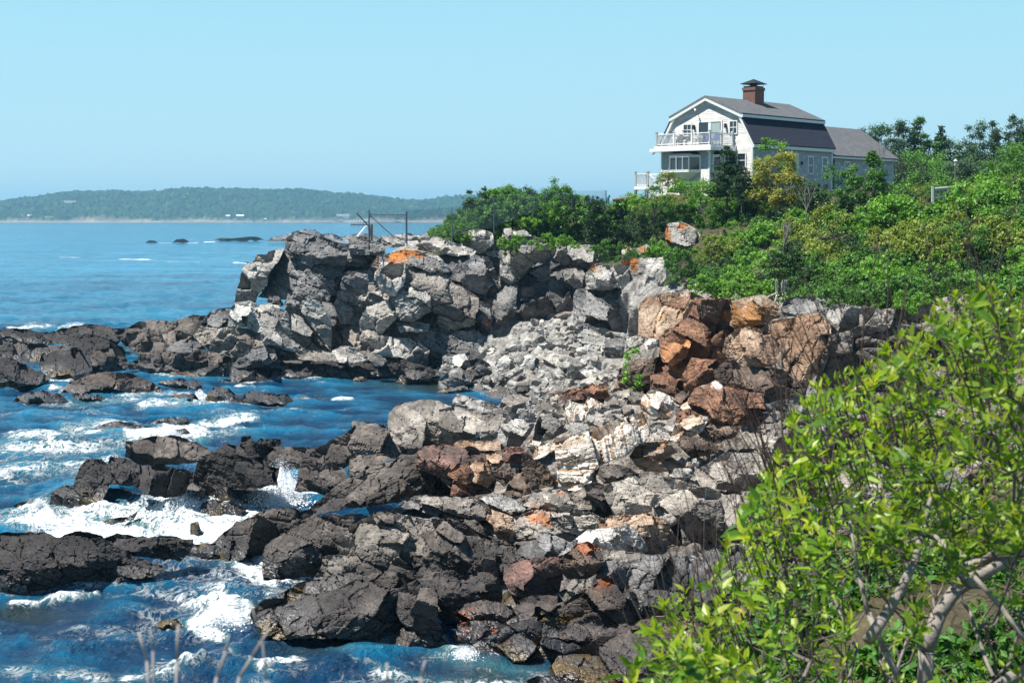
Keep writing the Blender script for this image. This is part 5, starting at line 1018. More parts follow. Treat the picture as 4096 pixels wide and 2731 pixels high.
# lower storey that carries the deck
bx = MB().box(-3.1, .1, 2.4, 7.85, -2.5, 2.78).build('porch_wall', MB_, H)
cb_ = MB(); cb_.box(-3.14, -2.98, 2.36, 2.5, -2.5, 2.78); cb_.box(-3.14, -2.98, 7.74, 7.89, -2.5, 2.78); cb_.build('corner_board', MT, H)
dk_ = MB(); dk_.box(-3.55, .12, 2.0, 8.35, 3.0, 3.22); dk_.build('deck', MT, H)
MB().box(-3.75, .12, 1.8, 8.75, 2.72, 3.0).build('deck_cornice', MW, H); MB().box(-3.35, .12, 2.2, 8.1, 3.22, 3.27).build('deck_boards', MWD, H)
def railing(a, b, parent, h=1.0, posts=4, name='railing', z0=None, drop=0, bal=.13):
    a, b = Vector(a), Vector(b); o = MB(); Ln = (b - a).length; o.bar(a + Vector((0, 0, h)), b + Vector((0, 0, h)), .055); o.bar(a + Vector((0, 0, .1)), b + Vector((0, 0, .1)), .04)
    r_ = o.build(name, MW, parent); s2 = MB(); n = int(Ln / bal)
    for k in range(1, n): p = a.lerp(b, k / n); s2.bar(p + Vector((0, 0, .1)), p + Vector((0, 0, h)), .024)
    s2.build('balusters', MW, r_)['kind'] = 'stuff'
    for k in range(posts):
        p = a.lerp(b, k / (posts - 1)); q = MB().box(p.x - .075, p.x + .075, p.y - .075, p.y + .075, p.z - drop, p.z + h + .16); q.box(p.x - .11, p.x + .11, p.y - .11, p.y + .11, p.z + h + .16, p.z + h + .22); q.build('post', MW, r_)
    return r_
dz = 3.27
railing((-3.4, 8.2, dz), (-3.4, 2.15, dz), H, posts=4); railing((-3.4, 2.15, dz), (0, 2.15, dz), H, posts=3); railing((-3.4, 8.2, dz), (0, 8.2, dz), H, posts=2)
# bay windows with hoods
def bay(face, c, w, z0, z1, off, dep, npan, parent=H):
    """three-sided bay: centre c, width w, depth dep, off the plane"""
    hw = w / 2; inn = hw - dep * .9
    pl = [(-hw, 0), (-inn, -dep), (inn, -dep), (hw, 0)]       # (along, out)
    def T3(u, o_, z): return (off + o_, c + u, z) if face == 'g' else (c + u, off + o_, z)
    root = MB(); k = 0
    for z_a, z_b, ex in ((z0 - .12, z0, .05), (z1, z1 + .12, .05)):
        pp = [T3(u * (1 + ex / hw), o_ - (ex if o_ < 0 else 0), 0)[:2] for u, o_ in pl]; root.prism(pp, 2, z_a, z_b)
    bo = root.build('bay_window', MW, parent)
    g = MB(); g.prism([T3(u * .97, o_ * .93, 0)[:2] for u, o_ in pl], 2, z0, z1); g.build('pane', MG, bo)
    fr = MB()
    for i in range(3):
        a, b = pl[i], pl[i + 1]; n = npan if i == 1 else 1
        for j in range(n + 1): t = j / n; u = a[0] + (b[0] - a[0]) * t; o_ = a[1] + (b[1] - a[1]) * t; fr.bar(T3(u, o_, z0), T3(u, o_, z1), .07)
        fr.bar(T3(a[0], a[1], z1 - .06), T3(b[0], b[1], z1 - .06), .05); fr.bar(T3(a[0], a[1], z0 + .06), T3(b[0], b[1], z0 + .06), .05)
    fr.build('frame', MW, bo)
    m = MB(); top = z1 + .12; A = [T3(u * 1.08, o_ * 1.15, top) for u, o_ in pl]; B = [T3(u * .72, o_ * .2, top + .34) for u, o_ in pl]; k = len(m.v); m.v += A + B
    m.f += [(0, 1, 5, 4), (1, 2, 6, 5), (2, 3, 7, 6), (0, 3, 2, 1), (4, 5, 6, 7), (0, 4, 7, 3)]; m.build('hood', MRD, bo)
    m = MB(); bt = z0 - .12; A = [T3(u, o_, bt) for u, o_ in pl]; B = [T3(u * .25, o_ * .12, bt - .62) for u, o_ in pl]; m.v += A + B
    m.f += [(0, 1, 5, 4), (1, 2, 6, 5), (2, 3, 7, 6), (0, 3, 2, 1), (4, 5, 6, 7), (0, 4, 7, 3)]; m.build('base', MT, bo)
    cu = MB(); cu.prism([T3(u * .9, o_ * .80, 0)[:2] for u, o_ in pl], 2, z0 + .5, z1 - .1)
    return bo
bay('g', 5.2, 3.5, .95, 2.25, -3.1, .75, 3); bay('l', -1.5, 2.1, .95, 2.25, 2.4, .5, 2)
MB().bar((-3.5, 2.3, 2.66), (-3.62, 2.2, 2.55), .07, 6).bar((-3.4, 8.4, 2.7), (-3.6, 8.5, 2.5), .07, 6).build('flood_lamp', MW, H)
MB().bar((-3.15, 3.1, -2), (-3.15, 3.1, .4), .06, 6).build('pipe', MW, H)
# chimney
CX, CY = 6.3, 4.25
ch = MB().box(CX, CX + 1.5, CY - .15, CY + 1.25, 6.4, 9.0).box(CX - .07, CX + 1.57, CY - .22, CY + 1.32, 8.72, 8.98).build('chimney', MBR, H)
MB().box(CX + .05, CX + 1.45, CY - .1, CY + 1.2, 9.0, 9.12).build('crown', MBK, ch)
m = MB()
for x in (CX + .06, CX + 1.44):
    for y in (CY - .08, CY + 1.18): m.bar((x, y, 9.1), (x, y, 9.36), .03)
m.box(CX + .5, CX + 1.0, CY + .3, CY + .8, 9.1, 9.34); m.build('cap_stand', MBK, ch)
m = MB(); a, b, c, d = CX - .2, CX + 1.7, CY - .35, CY + 1.45; zc = 9.36; m.v += [(a, c, zc), (b, c, zc), (b, d, zc), (a, d, zc), (CX + .75, CY + .55, zc + .45), (a, c, zc - .05), (b, c, zc - .05), (b, d, zc - .05), (a, d, zc - .05)]
m.f += [(0, 1, 4), (1, 2, 4), (2, 3, 4), (3, 0, 4), (5, 8, 7, 6), (0, 5, 6, 1), (1, 6, 7, 2), (2, 7, 8, 3), (3, 8, 5, 0)]; m.build('cap', MBK, ch)
MB().prism([(CY - .3, 7.15), (CY + .1, 7.5), (CY + 1.1, 7.62), (CY + .6, 7.15)], 0, CX - .25, CX + .05).build('flashing', MRL, ch)
# rear wing with hipped end
def wing():
    x0, x1, y0, y1, ze, zr = L - .5, 27.3, 1.0, 9.6, 2.95, 5.9; yr = (y0 + y1) / 2
    MB().prism([(y0, -2.5), (y1, -2.5), (y1, ze), (yr, zr - .1), (y0, ze)], 0, x0, x1).build('wing_wall', MB_, H)
    for yy in (y0 - .35, y1 + .35): zz = ze - .24; slab(yy, zz, yr, zr, x0, x1 + .3, .14).build('wing_roof', MRL, H)
    MB().box(x0, x1 + .2, y0 - .33, y0 - .02, ze - .42, ze - .18).build('wing_eave', MT, H)
    MB().box(x0 + 1.2, x0 + 2.6, y0 - .03, y0, -1.2, 2.4).build('wing_door', MBK, H)
    for a in (x0 + 4.5, x0 + 9): window('l', a, a + .9, 1.0, 2.2, y0, 1)
wing()
# stairs and landing at the seaward corner
st = empty('stairs', (-1.2, 7.9, 0)); st.parent = H
MB().box(-.9, .9, 2.4, 4.0, -.62, -.32).box(-.5, .5, 0, 2.4, -.55, -.38).build('landing', MW, st)
pm = MB()
for x, y in ((-.8, 2.5), (-.8, 3.9), (.8, 3.9)): pm.box(x - .1, x + .1, y - .1, y + .1, -3.6, -.62)
pm.build('support', MWD, st)
railing((-.8, 3.9, -.32), (-.8, 2.4, -.32), st, posts=2, h=1.15); railing((-.8, 3.9, -.32), (.8, 3.9, -.32), st, posts=2, h=1.15); railing((-.8, 2.4, -.32), (-.8, .2, -1.75), st, posts=2, h=1.15)
railing((.8, 3.9, -.32), (.8, .1, -.32), st, posts=3, h=1.15)
tr_ = MB()
for k in range(8): tr_.box(-.8, -.0, 2.2 - k * .28, 2.45 - k * .28, -.5 - k * .18, -.44 - k * .18)
tr_.bar((-.82, 2.4, -.5), (-.82, .1, -2.0), .13); tr_.build('steps', MW, st)
# deck furniture: things of their own
ROT = H.matrix_world
def on_deck(x, y, z=3.27):
    a = R(48); y *= .93; return (KX + math.cos(a) * x - math.sin(a) * y, KY + math.sin(a) * x + math.cos(a) * y, KZ + .12 + z * .965)
def deck_chair(x, y, mat, label, rz=180, z=3.27, s=1, loc=None, name='deck_chair'):
    r = empty(name, loc or on_deck(x, y, z), R(48 + rz)); tag(r, label, 'chair'); r.scale = (s, s, s)
    m = MB().prism([(-.3, .42), (.3, .34), (.3, .38), (-.3, .46)], 1, -.28, .28); m.build('seat', mat, r)
    m = MB()
    for k in range(5):
        u = -.24 + k * .12; hh = 1.05 - abs(k - 2) * .06; m.prism([(-.28, .40), (-.24, .40), (-.52, hh), (-.56, hh)], 1, u - .05, u + .05)
    m.build('backrest', mat, r)
    for y_ in (-.34, .34): MB().box(-.42, .32, y_ - .06, y_ + .06, .58, .62).build('armrest', mat, r)
    for x_, y_ in ((.28, -.34), (.28, .34), (-.34, -.34), (-.34, .34)): MB().box(x_ - .03, x_ + .03, y_ - .02, y_ + .02, 0, .58).build('leg', mat, r)
deck_chair(-1.6, 7.2, MBK, 'black slatted armchair at the left end of the balcony'); deck_chair(-1.4, 6.3, MBK, 'second black slatted armchair, beside the grill on the balcony', 170)
deck_chair(-.9, 5.4, simple('grey_slats', (.2, .2, .2), .6), 'grey slatted chair in front of the left door panel', 190)
deck_chair(-1.3, 4.3, MCH, 'blue armchair in front of the sliding door', 175); deck_chair(-1.2, 3.3, MCH, 'blue armchair nearest the right end of the balcony', 185)
g = empty('grill', on_deck(-.9, 6.9), R(48)); tag(g, 'black kettle grill with open lid on the balcony', 'grill')
MB().bar((0, 0, .6), (0, 0, .8), .16, 10, .26).build('bowl', MBK, g); MB().bar((0, 0, 1.32), (0, 0, 1.42), .3, 12, .12).build('lid', MBK, g)
for k in range(3): t = k * 2.1; MB().bar((.1 * math.cos(t), .1 * math.sin(t), .62), (.3 * math.cos(t), .3 * math.sin(t), 0), .02).build('leg', MBK, g)
MB().bar((0, .2, .8), (0, .25, 1.35), .015).build('bracket', MBK, g)
# ------------------------------------------------------------------ the wooded shore across the bay
sky_ = [(-200, 205), (-60, 203), (0, 203), (40, 199), (60, 195.5), (105, 194.5), (150, 193.5), (200, 191.2), (240, 191.5), (290, 192.5), (340, 196), (380, 199), (410, 202), (440, 200), (480, 198.5), (560, 203), (650, 208)]
sxp = np.array([p[0] for p in sky_], float); syp = np.array([p[1] for p in sky_], float)
xs = np.arange(-1750, 420, 2.6); ys = np.concatenate([np.arange(3560, 3800, 5), np.arange(3800, 4500, 9)])
gx, gy = np.meshgrid(xs, ys); X = gx.ravel(); Y = gy.ravel(); px = 512 + X / Y * FPX
ridge = (217 - np.interp(px, sxp, syp)) / FPX * 4150 * 1.10 + 6
t = sstep(3590 + 25 * vnoise(np.stack([X / 160, X * 0, X * 0], -1), 4), 4150, Y); z = 1 + (ridge - 6) * t ** .85 + 5 * fbm(np.stack([X / 150, Y / 150, X * 0], -1), 3, 3)
P = np.stack([X / 11, Y / 11, X * 0 + .5], -1); f1, f2, rid, df = vor(P, 66, .95); wood = sstep(3596, 3612, Y + 26 * vnoise(P * .2, 8))
z = np.where(Y < 3596, np.minimum(z, .6), z) + wood * (4 + 9 * np.clip(fbm(np.stack([X / 60, Y / 60, X * 0], -1), 3, 31), -.3, 1) + 8.5 * (1 - f1 * f1 * 1.4) * (.5 + rid[:, 0]))
z = np.where(Y < 3575, -3, z)
col = np.array([.022, .050, .016]) * (.55 + .9 * rid[:, 1:2]) * (1 + .7 * fbm(np.stack([X / 45, Y / 30, X * 0], -1), 3, 33))[:, None] + np.array([.04, .03, .0]) * (rid[:, 2:3] > .88)
beach = (1 - wood)[:, None]; col = col * (1 - beach) + np.array([.30, .25, .20]) * beach
v = np.stack([X, Y, z], -1); ii = np.arange(len(X)).reshape(gx.shape); q = np.stack([ii[:-1, :-1], ii[:-1, 1:], ii[1:, 1:], ii[1:, :-1]], -1).reshape(-1, 4)
def attr_mat(name, rough=.9, var=(.75, 1.25), scale=.5):
    m, nt, b = newmat(name, rough, spec=.1); a = nt.new('ShaderNodeAttribute', attribute_name='col').outputs['Color']
    p = nt.new('ShaderNodeNewGeometry').outputs['Position']; nt.link(nt.mix(1.0, a, nt.ramp(nt.noise(p, scale, 4), [(.3, var[0]), (.7, var[1])]), 'MULTIPLY'), b.inputs['Base Color']); return m
FARM = attr_mat('far_woods', scale=.12)
tag(mesh_np('wooded_hills', v, q, mat=FARM, attrs=dict(col=col)), kind='structure')
FW = simple('far_white_wall', (.75, .76, .76), .7, .05); FR = simple('far_roof', (.22, .21, .21), .9, .1); FG = simple('far_grey_wall', (.42, .44, .46), .8, .1)
def far_house(px, py, w, h, label, wall=FW, d=3620, roofh=.4):
    b = at(px, py, d); m = d / FPX; W_, H_ = w * m, h * m; o = empty('far_house', (b[0], b[1], b[2] - H_ * .5), R(12)); tag(o, label, 'house', 'houses across the bay')
    MB().box(-W_ / 2, W_ / 2, -W_ * .3, W_ * .3, -4, H_ * (1 - roofh)).build('wall', wall, o)
    MB().prism([(-W_ * .34, H_ * (1 - roofh)), (W_ * .34, H_ * (1 - roofh)), (0, H_)], 0, -W_ * .54, W_ * .54).build('roof', FR if wall is FW else FW, o)
for a in ((12, 219.5, 5, 3.5, 'tiny white house on the far shore, farthest left'), (28, 217.5, 12, 6, 'large pale house among trees near the left end of the far beach', FG), (38, 219, 4, 4, 'small white house right of the large pale one on the far shore'), (48, 218, 9, 4, 'long white house behind the far beach'),
          (25, 205.5, 8, 4, 'faint white house high on the left hillside', FG, 3900), (41.5, 205.3, 6, 2.4, 'small bright house below the crest of the far hill', FW, 3900), (56, 205, 7, 4, 'pale house with large roof on the far hill', FG, 3900), (70, 203, 11, 5, 'biggest white house on the far hill', FW, 3900),
          (109, 218, 8, 3, 'low grey house behind the beach left of the point', FG), (228, 216, 4, 3, 'small grey house in trees above the middle of the far shore', FG), (240, 216, 7, 3.5, 'grey house in trees above the far shore', FG), (265, 219, 4, 2, 'red roofed hut at the water on the far shore', FG), (343, 216, 12, 4.5, 'long bright white house on the far shore left of the gate post')): far_house(*a)
o = MB().bar((0, 0, 0), (0, 0, 6), 9, 14, 8).bar((0, 0, 6), (0, 0, 10), 8, 14, 3).build('water_tank', FW, None, loc=tuple(at(227, 193.5, 4170))); tag(o, 'white water tank top showing over the crest of the far hill', 'tank')
for k, (x0, x1, y, h) in enumerate(((298, 322, 222.3, 2.4), (318, 350, 222.6, 1.8), (352, 420, 222.8, 1.5), (196, 214, 222, 1.0))):
    rock(None, [(x0, y), (x0 + 4, y - h * .7), ((x0 + x1) / 2, y - h), (x1 - 5, y - h * .6), (x1, y), ((x0 + x1) / 2, y + .6)], 3300, 20, 'taupe', name='sea_rock', label=['low rocky point under the far woods, left of the gate', 'second low rock off the far shore, under the long white house', 'long low rock off the far shore behind the fence gate', 'faint low rock at the far beach'][k], cat='rock', res=.6, amp=.6)
# ------------------------------------------------------------------ chain link fence along the cliff edge
GAL = simple('galvanised_steel', (.13, .17, .22), .5, .08, metal=.3)
def fpost(px, yb, yt, d, r=.045): 
    b, t = V(px, yb, d), V(px, yt, d); return (b - Vector((0, 0, .4)), Vector((b.x, b.y, t.z)), r)
fe = empty('chain_link_fence', V(407, 243, 119)); tag(fe, 'grey chain link fence running up the headland from the gate frame', 'fence')
base = fe.location
def rel(p): return tuple(Vector(p) - base)
posts = [(407, 241, 210.5, 119), (452, 238, 207, 122), (494, 228, 198, 126), (533, 212, 189.5, 130), (572, 205, 190.5, 132), (606, 199, 190, 134)]
pp = []
for px, yb, yt, d in posts:
    a, b, r = fpost(px, yb, yt, d); MB().bar(rel(a), rel(b), r, 6).build('post', GAL, fe); pp.append((a + Vector((0, 0, .5)), b))
def netting(a0, a1, b0, b1, s=.13):
    """wires crossing at a slant between two posts (a: foot, top; b: foot, top)"""
    m = MB(); W_ = (b0 - a0).length; n = int(W_ / s); h = (a1 - a0).length
    for sg in (1, -1):
        for k in range(-int(h / s), n + int(h / s)):
            u0 = k * s; u1 = u0 + h; lo, hi = max(0, u0), min(W_, u1)
            if lo >= hi: continue
            def at_(u): v_ = (u - u0) / h; v_ = v_ if sg > 0 else 1 - v_; f_ = a0.lerp(b0, u / W_); t_ = a1.lerp(b1, u / W_); return f_.lerp(t_, v_)
            m.bar(rel(at_(lo)), rel(at_(hi)), .0075, 3)
    return m
for i in range(len(pp) - 1): netting(pp[i][0], pp[i][1], pp[i + 1][0], pp[i + 1][1], .16 if i < 3 else .22).build('netting', GAL, fe)
gp = empty('gate_frame', V(370, 238, 118.5)); tag(gp, 'square steel gate frame with a diagonal brace at the cliff edge', 'gate'); base = gp.location
D0 = 118.5
MB().bar(rel(V(369, 240, D0)), rel(V(369, 209.5, D0)), .07, 8).build('post', GAL, gp); MB().bar(rel(V(371.3, 240, D0)), rel(V(371.3, 224, D0)), .12, 6).build('wooden_stub', MWD, gp)
MB().bar(rel(V(406, 243, D0)), rel(V(406, 211.5, D0)), .05, 8).build('post', GAL, gp)
MB().bar(rel(V(369, 213.6, D0)), rel(V(406, 214.3, D0)), .04, 6).build('rail', GAL, gp); MB().bar(rel(V(370, 215, D0)), rel(V(393, 236, D0)), .04, 6).build('brace', GAL, gp)
netting(V(370, 238, D0), V(370, 214, D0), V(406, 241, D0), V(406, 214, D0), .16).build('netting', GAL, gp)
br = empty('brace_struts', V(366, 224, 118)); tag(br, 'spiked struts fanning out over the cliff from the gate post', 'barrier'); base = br.location
MB().bar(rel(V(369, 226, 118.4)), rel(V(356, 212, 116)), .05, 5).build('strut', GAL, br); MB().bar(rel(V(368, 224.5, 118.3)), rel(V(351, 224.4, 116)), .04, 5).build('strut', GAL, br); MB().bar(rel(V(367, 225, 118.4)), rel(V(357, 236.5, 117.2)), .07, 5).build('strut', FW, br)
m = MB()
for k in range(7): t = k / 6; a = V(369 - 15 * t, 225 - 13 * t, 118.3 - 2 * t); m.bar(rel(a), rel(a + Vector((-.15 - .1 * t, -.1, -.9 * t - .3))), .012, 4)
m.build('barbs', GAL, br)
# ------------------------------------------------------------------ lawn chairs, logs, lamp and rail on the hill
CT = simple('teal_paint', (.03, .09, .10), .6, .1)
for k, (px, py, lab) in enumerate(((588, 196.5, 'dark teal slatted chair on the lawn, left of the other one'), (604.5, 196, 'dark teal slatted chair on the lawn, nearer the stair landing'))):
    b = V(px, py, 131); b.z -= .75; deck_chair(0, 0, CT, lab, 150, loc=tuple(b), s=.85, name='lawn_chair')
b = V(622, 194, 131); o = MB().bar((-.8, 0, -.5), (.9, .1, -.3), .18, 8).bar((.4, .3, -.5), (1.2, .2, -.4), .16, 8).build('driftwood_log', MWD, None, loc=tuple(b)); tag(o, 'weathered logs piled on the lawn left of the stair posts', 'log')
b = V(955, 181, 118); lp = empty('lamp_post', b); tag(lp, 'small lantern lamp post rising out of the green hillside', 'lamp'); MB().bar((0, 0, -1), (0, 0, 1.2), .05, 6).build('pole', MWD, lp)
ln = MB().bar((0, 0, 1.2), (0, 0, 1.55), .11, 6, .15).build('lantern', FG, lp); MB().bar((0, 0, 1.55), (0, 0, 1.75), .2, 6, .03).build('cap', FG, lp)
g_ = empty('wire_gate', V(933, 194, 86)); tag(g_, 'weathered rail and wire panel between two posts half buried in the shrubs', 'fence'); base = g_.location
PAL = simple('bleached_wood', (.46, .45, .42), .9, .2, 14)
for px, yb, yt, d in ((932.8, 202, 186, 86), (961, 196, 185, 88.5)): MB().bar(rel(V(px, yb, d)), rel(V(px, yt, d)), .09, 5).build('post', PAL, g_)
MB().bar(rel(V(933, 189, 86)), rel(V(961, 186.6, 88.5)), .1, 8).build('rail', PAL, g_); MB().bar(rel(V(933, 199, 86)), rel(V(961, 194, 88.5)), .06, 8).build('rail', PAL, g_)
netting(V(933, 199, 86), V(933, 189, 86), V(961, 194, 88.5), V(961, 186.6, 88.5), .12).build('netting', GAL, g_)
# ------------------------------------------------------------------ foliage
def leaf_material(name, cols, trans=.35, rough=.5, spec=.35):
    m, nt, b = newmat(name, rough, spec=spec)
    t = nt.new('ShaderNodeAttribute', attribute_name='tint').outputs['Fac']; oi = nt.new('ShaderNodeObjectInfo').outputs['Random']
    c = nt.ramp(t, [(i / (len(cols) - 1), k) for i, k in enumerate(cols)]); c = nt.mix(1.0, c, nt.ramp(oi, [(0, .82), (1, 1.15)]), 'MULTIPLY')
    nt.link(c, b.inputs['Base Color']); tl = nt.new('ShaderNodeBsdfTranslucent'); nt.link(nt.mix(1.0, c, (1.25, 1.35, .55), 'MULTIPLY'), tl.inputs['Color'])
    ms = nt.new('ShaderNodeMixShader'); ms.inputs[0].default_value = trans; nt.link(b.outputs[0], ms.inputs[1]); nt.link(tl.outputs[0], ms.inputs[2]); nt.link(ms.outputs[0], nt.n['Material Output'].inputs['Surface'])
    return m
L_BRIGHT = leaf_material('leaf_bright', [(.06, .16, .02), (.14, .31, .035), (.27, .48, .08)]); L_MID = leaf_material('leaf_mid', [(.035, .10, .02), (.085, .21, .035), (.17, .34, .07)])
L_DARK = leaf_material('needle_dark', [(.013, .036, .012), (.032, .075, .022), (.06, .12, .035)], .15, .7); L_OLIVE = leaf_material('leaf_olive', [(.09, .13, .022), (.20, .26, .04), (.33, .38, .085)]); L_GOLD = leaf_material('leaf_gold', [(.17, .18, .025), (.36, .35, .06), (.52, .50, .11)])
L_BLUE = leaf_material('leaf_far', [(.025, .06, .028), (.055, .115, .045), (.10, .175, .065)], .2, .7); BARK = simple('bark', (.10, .08, .065), .9, .3, 9); GREYW = simple('dead_wood', (.20, .18, .165), .9, .25, 9)
def leaf_quads(c, size, rg, up=.5, out=None, elong=1.5):
    """one folded leaf (two faces) at every point of c"""
    n = len(c); nn = rg.normal(size=(n, 3)); nn[:, 2] += up * 2
    if out is not None: nn += out * 1.6
    nn /= np.linalg.norm(nn, axis=1, keepdims=True); a = rg.normal(size=(n, 3)); a -= (a * nn).sum(1)[:, None] * nn; a /= np.linalg.norm(a, axis=1, keepdims=True); b = np.cross(nn, a)
    s = np.asarray(size).reshape(-1, 1) * np.ones((n, 1)); v = np.empty((n, 4, 3)); v[:, 0] = c - a * s * .5 * elong; v[:, 1] = c + b * s * .42 + nn * s * .12; v[:, 2] = c + a * s * .5 * elong; v[:, 3] = c - b * s * .42 + nn * s * .12
    k = np.arange(n)[:, None] * 4; return v.reshape(-1, 3), np.concatenate([k, k + 1, k + 2, k + 3], 1)
def crown_pts(rg, n, rx, ry, h, lumps=14, lr=.32, base=.15, shape=0):
    """leaf positions gathered in clumps over a domed crown with gaps between"""
    th = rg.uniform(0, 2 * np.pi, lumps); u = rg.uniform(base, 1, lumps); 
    if shape == 1: rr = (1 - u) ** .8 * .95 + .05; hz = u * h
    else: rr = np.sqrt(np.clip(1 - (u - .12) ** 2 * 1.1, .05, 1)) * rg.uniform(.7, 1.0, lumps); hz = u * h * rg.uniform(.82, 1.0, lumps)
    L_ = np.stack([np.cos(th) * rx * rr * .8, np.sin(th) * ry * rr * .8, hz * .93], -1); k = rg.randint(lumps, size=n); s = lr * (rx + ry) / 2 * rg.uniform(.7, 1.25, lumps)[k]
    g = rg.normal(size=(n, 3)); g /= np.linalg.norm(g, axis=1, keepdims=True); g *= np.abs(rg.normal(size=(n, 1))) * .42 + rg.rand(n, 1) * .45; p = L_[k] + g * s[:, None] * np.array([1, 1, .75]); tn = rg.uniform(0, 1, lumps)[k] * .5 + rg.rand(n) * .5
    p[:, 2] = np.maximum(p[:, 2], .02); return p, g, np.clip(tn + .15 * g[:, 2], 0, 1), L_
def bush_mesh(seed, n, size, rx=1, ry=1, h=1.2, mat=None, shape=0, lumps=16, lr=.32, up=.5, base=.1):
    rg = np.random.RandomState(seed); p, g, tn, L_ = crown_pts(rg, n, rx, ry, h, lumps, lr, base, shape); v, q = leaf_quads(p, size * rg.uniform(.6, 1.25, n), rg, up, g); return v, q, np.repeat(tn, 4), L_
def limbs(L_, h, rg, r=.04, sink=.3, lean=0):
    m = MB(); top = Vector((lean, 0, h * .45)); m.bar((0, 0, -sink), (0, 0, h * .12), r * 1.5, 6, r * 1.2); m.bar((0, 0, h * .12), top, r * 1.2, 6, r * .7)
    for k in range(len(L_)):
        e = Vector(L_[k]); s = Vector((0, 0, h * .1)).lerp(top, rg.rand()); mid = s.lerp(e, .5) + Vector(rg.normal(size=3) * .06 * h); m.bar(s, mid, r * .5, 4, r * .3); m.bar(mid, e, r * .3, 4, r * .1)
    return m
def plant(name, label, cat, px, py, d, h, w, mat, n=1600, leaf=.13, shape=0, lumps=18, lr=.3, group=None, seed=1, bark=BARK, base=.1, trunk=.04, up=.5, lean=0, w2=None):
    """one shrub or tree: a crown of leaf clumps on limbs; px, py, d say where its foot stands"""
    b = V(px, py, d); b.z = float(ground(b.x, b.y)) if abs(ground(b.x, b.y) - b.z) < 2.5 else b.z
    top_gain = V(px, py, d).z - b.z; h = h + max(0, top_gain); o = empty(name, b, 0); tag(o, label, cat, group)
    v, q, tn, L_ = bush_mesh(seed, n, leaf, w / 2, (w2 or w) / 2, h, shape=shape, lumps=lumps, lr=lr, up=up, base=base); v[:, 0] += lean * v[:, 2] / h
    mesh_np('crown', v, q, mat=mat, parent=o, attrs=dict(tint=tn)); limbs(L_, h, np.random.RandomState(seed), trunk, lean=lean * .4).build('trunk', bark, o); return o
def conifer_mesh(seed, h, w, n, leaf, droop=.2, gaps=.3):
    rg = np.random.RandomState(seed); P_, T_ = [], []; nl = int(h / .32)
    for k in range(nl):
        z = h * (.1 + .88 * k / nl); r = w / 2 * (1 - k / nl) ** .85 * rg.uniform(.7, 1.1) + .1
        for j in range(rg.randint(4, 8)):
            if rg.rand() < gaps: continue
            th = rg.uniform(0, 6.28); m = max(4, int(n / nl / 5 * r / (w / 4))); u = rg.rand(m) ** .7; s = .10 + .13 * r * (1 - u)
            P_.append(np.stack([np.cos(th) * r * u + rg.normal(size=m) * s, np.sin(th) * r * u + rg.normal(size=m) * s, z - droop * r * u + .15 * r * u ** 2 + rg.normal(size=m) * .06], -1)); T_.append(np.full(m, rg.rand() * .6) + rg.rand(m) * .4 * u)
    return np.concatenate(P_), np.concatenate(T_), rg
def conifer(label, px, py, d, h, w, seed=1, n=2500, leaf=.12, mat=None, name='spruce_tree', cat='tree', gaps=.3, group=None, lean=0):
    b = V(px, py, d); o = empty(name, b, 0); tag(o, label, cat, group); p, t, rg = conifer_mesh(seed, h, w, n, leaf, gaps=gaps); p[:, 0] += lean * (p[:, 2] / h) ** 1.5
    v, q = leaf_quads(p, leaf * rg.uniform(.6, 1.3, len(p)), rg, .2, None, 2.2); mesh_np('crown', v, q, mat=mat or L_DARK, parent=o, attrs=dict(tint=np.repeat(t, 4)))
    m = MB().bar((0, 0, -.6), (lean * .4, 0, h * .5), .05 + h * .012, 6, .03 + h * .006).bar((lean * .4, 0, h * .5), (lean, 0, h), .03 + h * .006, 5, .01); rr = random.Random(seed)
    for k in range(14): z = h * rr.uniform(.15, .85); t_ = rr.uniform(0, 6.28); r = w * .4 * (1 - z / h); m.bar((lean * (z / h) ** 1.5, 0, z), (lean * (z / h) ** 1.5 + math.cos(t_) * r, math.sin(t_) * r, z - .1 * r), .02, 4, .006)
    m.build('trunk', BARK, o); return o
def bare(label, px, py, d, h, w, seed=1, mat=None, name='dead_shrub', n=60, cat='shrub', r0=.035):
    b = V(px, py, d); o = empty(name, b, 0); tag(o, label, cat); rg = random.Random(seed); m = MB(); k = 0
    nodes = [(Vector((0, 0, -.4)), Vector((0, 0, .4)), r0)]; m.bar((0, 0, -.4), (0, 0, .1), r0, 5)
    nodes = [(Vector((0, 0, 0)), r0, Vector((0, 0, 1)))]
    while k < n and nodes:
        p, r, dr = nodes.pop(0)
        for j in range(rg.choice((2, 2, 3))):
            nd = (dr + Vector((rg.uniform(-1, 1) * w / h * .8, rg.uniform(-1, 1) * w / h * .8, rg.uniform(-.1, .6)))).normalized(); e = p + nd * h * rg.uniform(.13, .26)
            if abs(e.x) > w * .6 or e.z > h: continue
            m.bar(p, e, r, 4, r * .65); nodes.append((e, r * .65, nd)); k += 1
    m.build('branches', mat or GREYW, o); return o
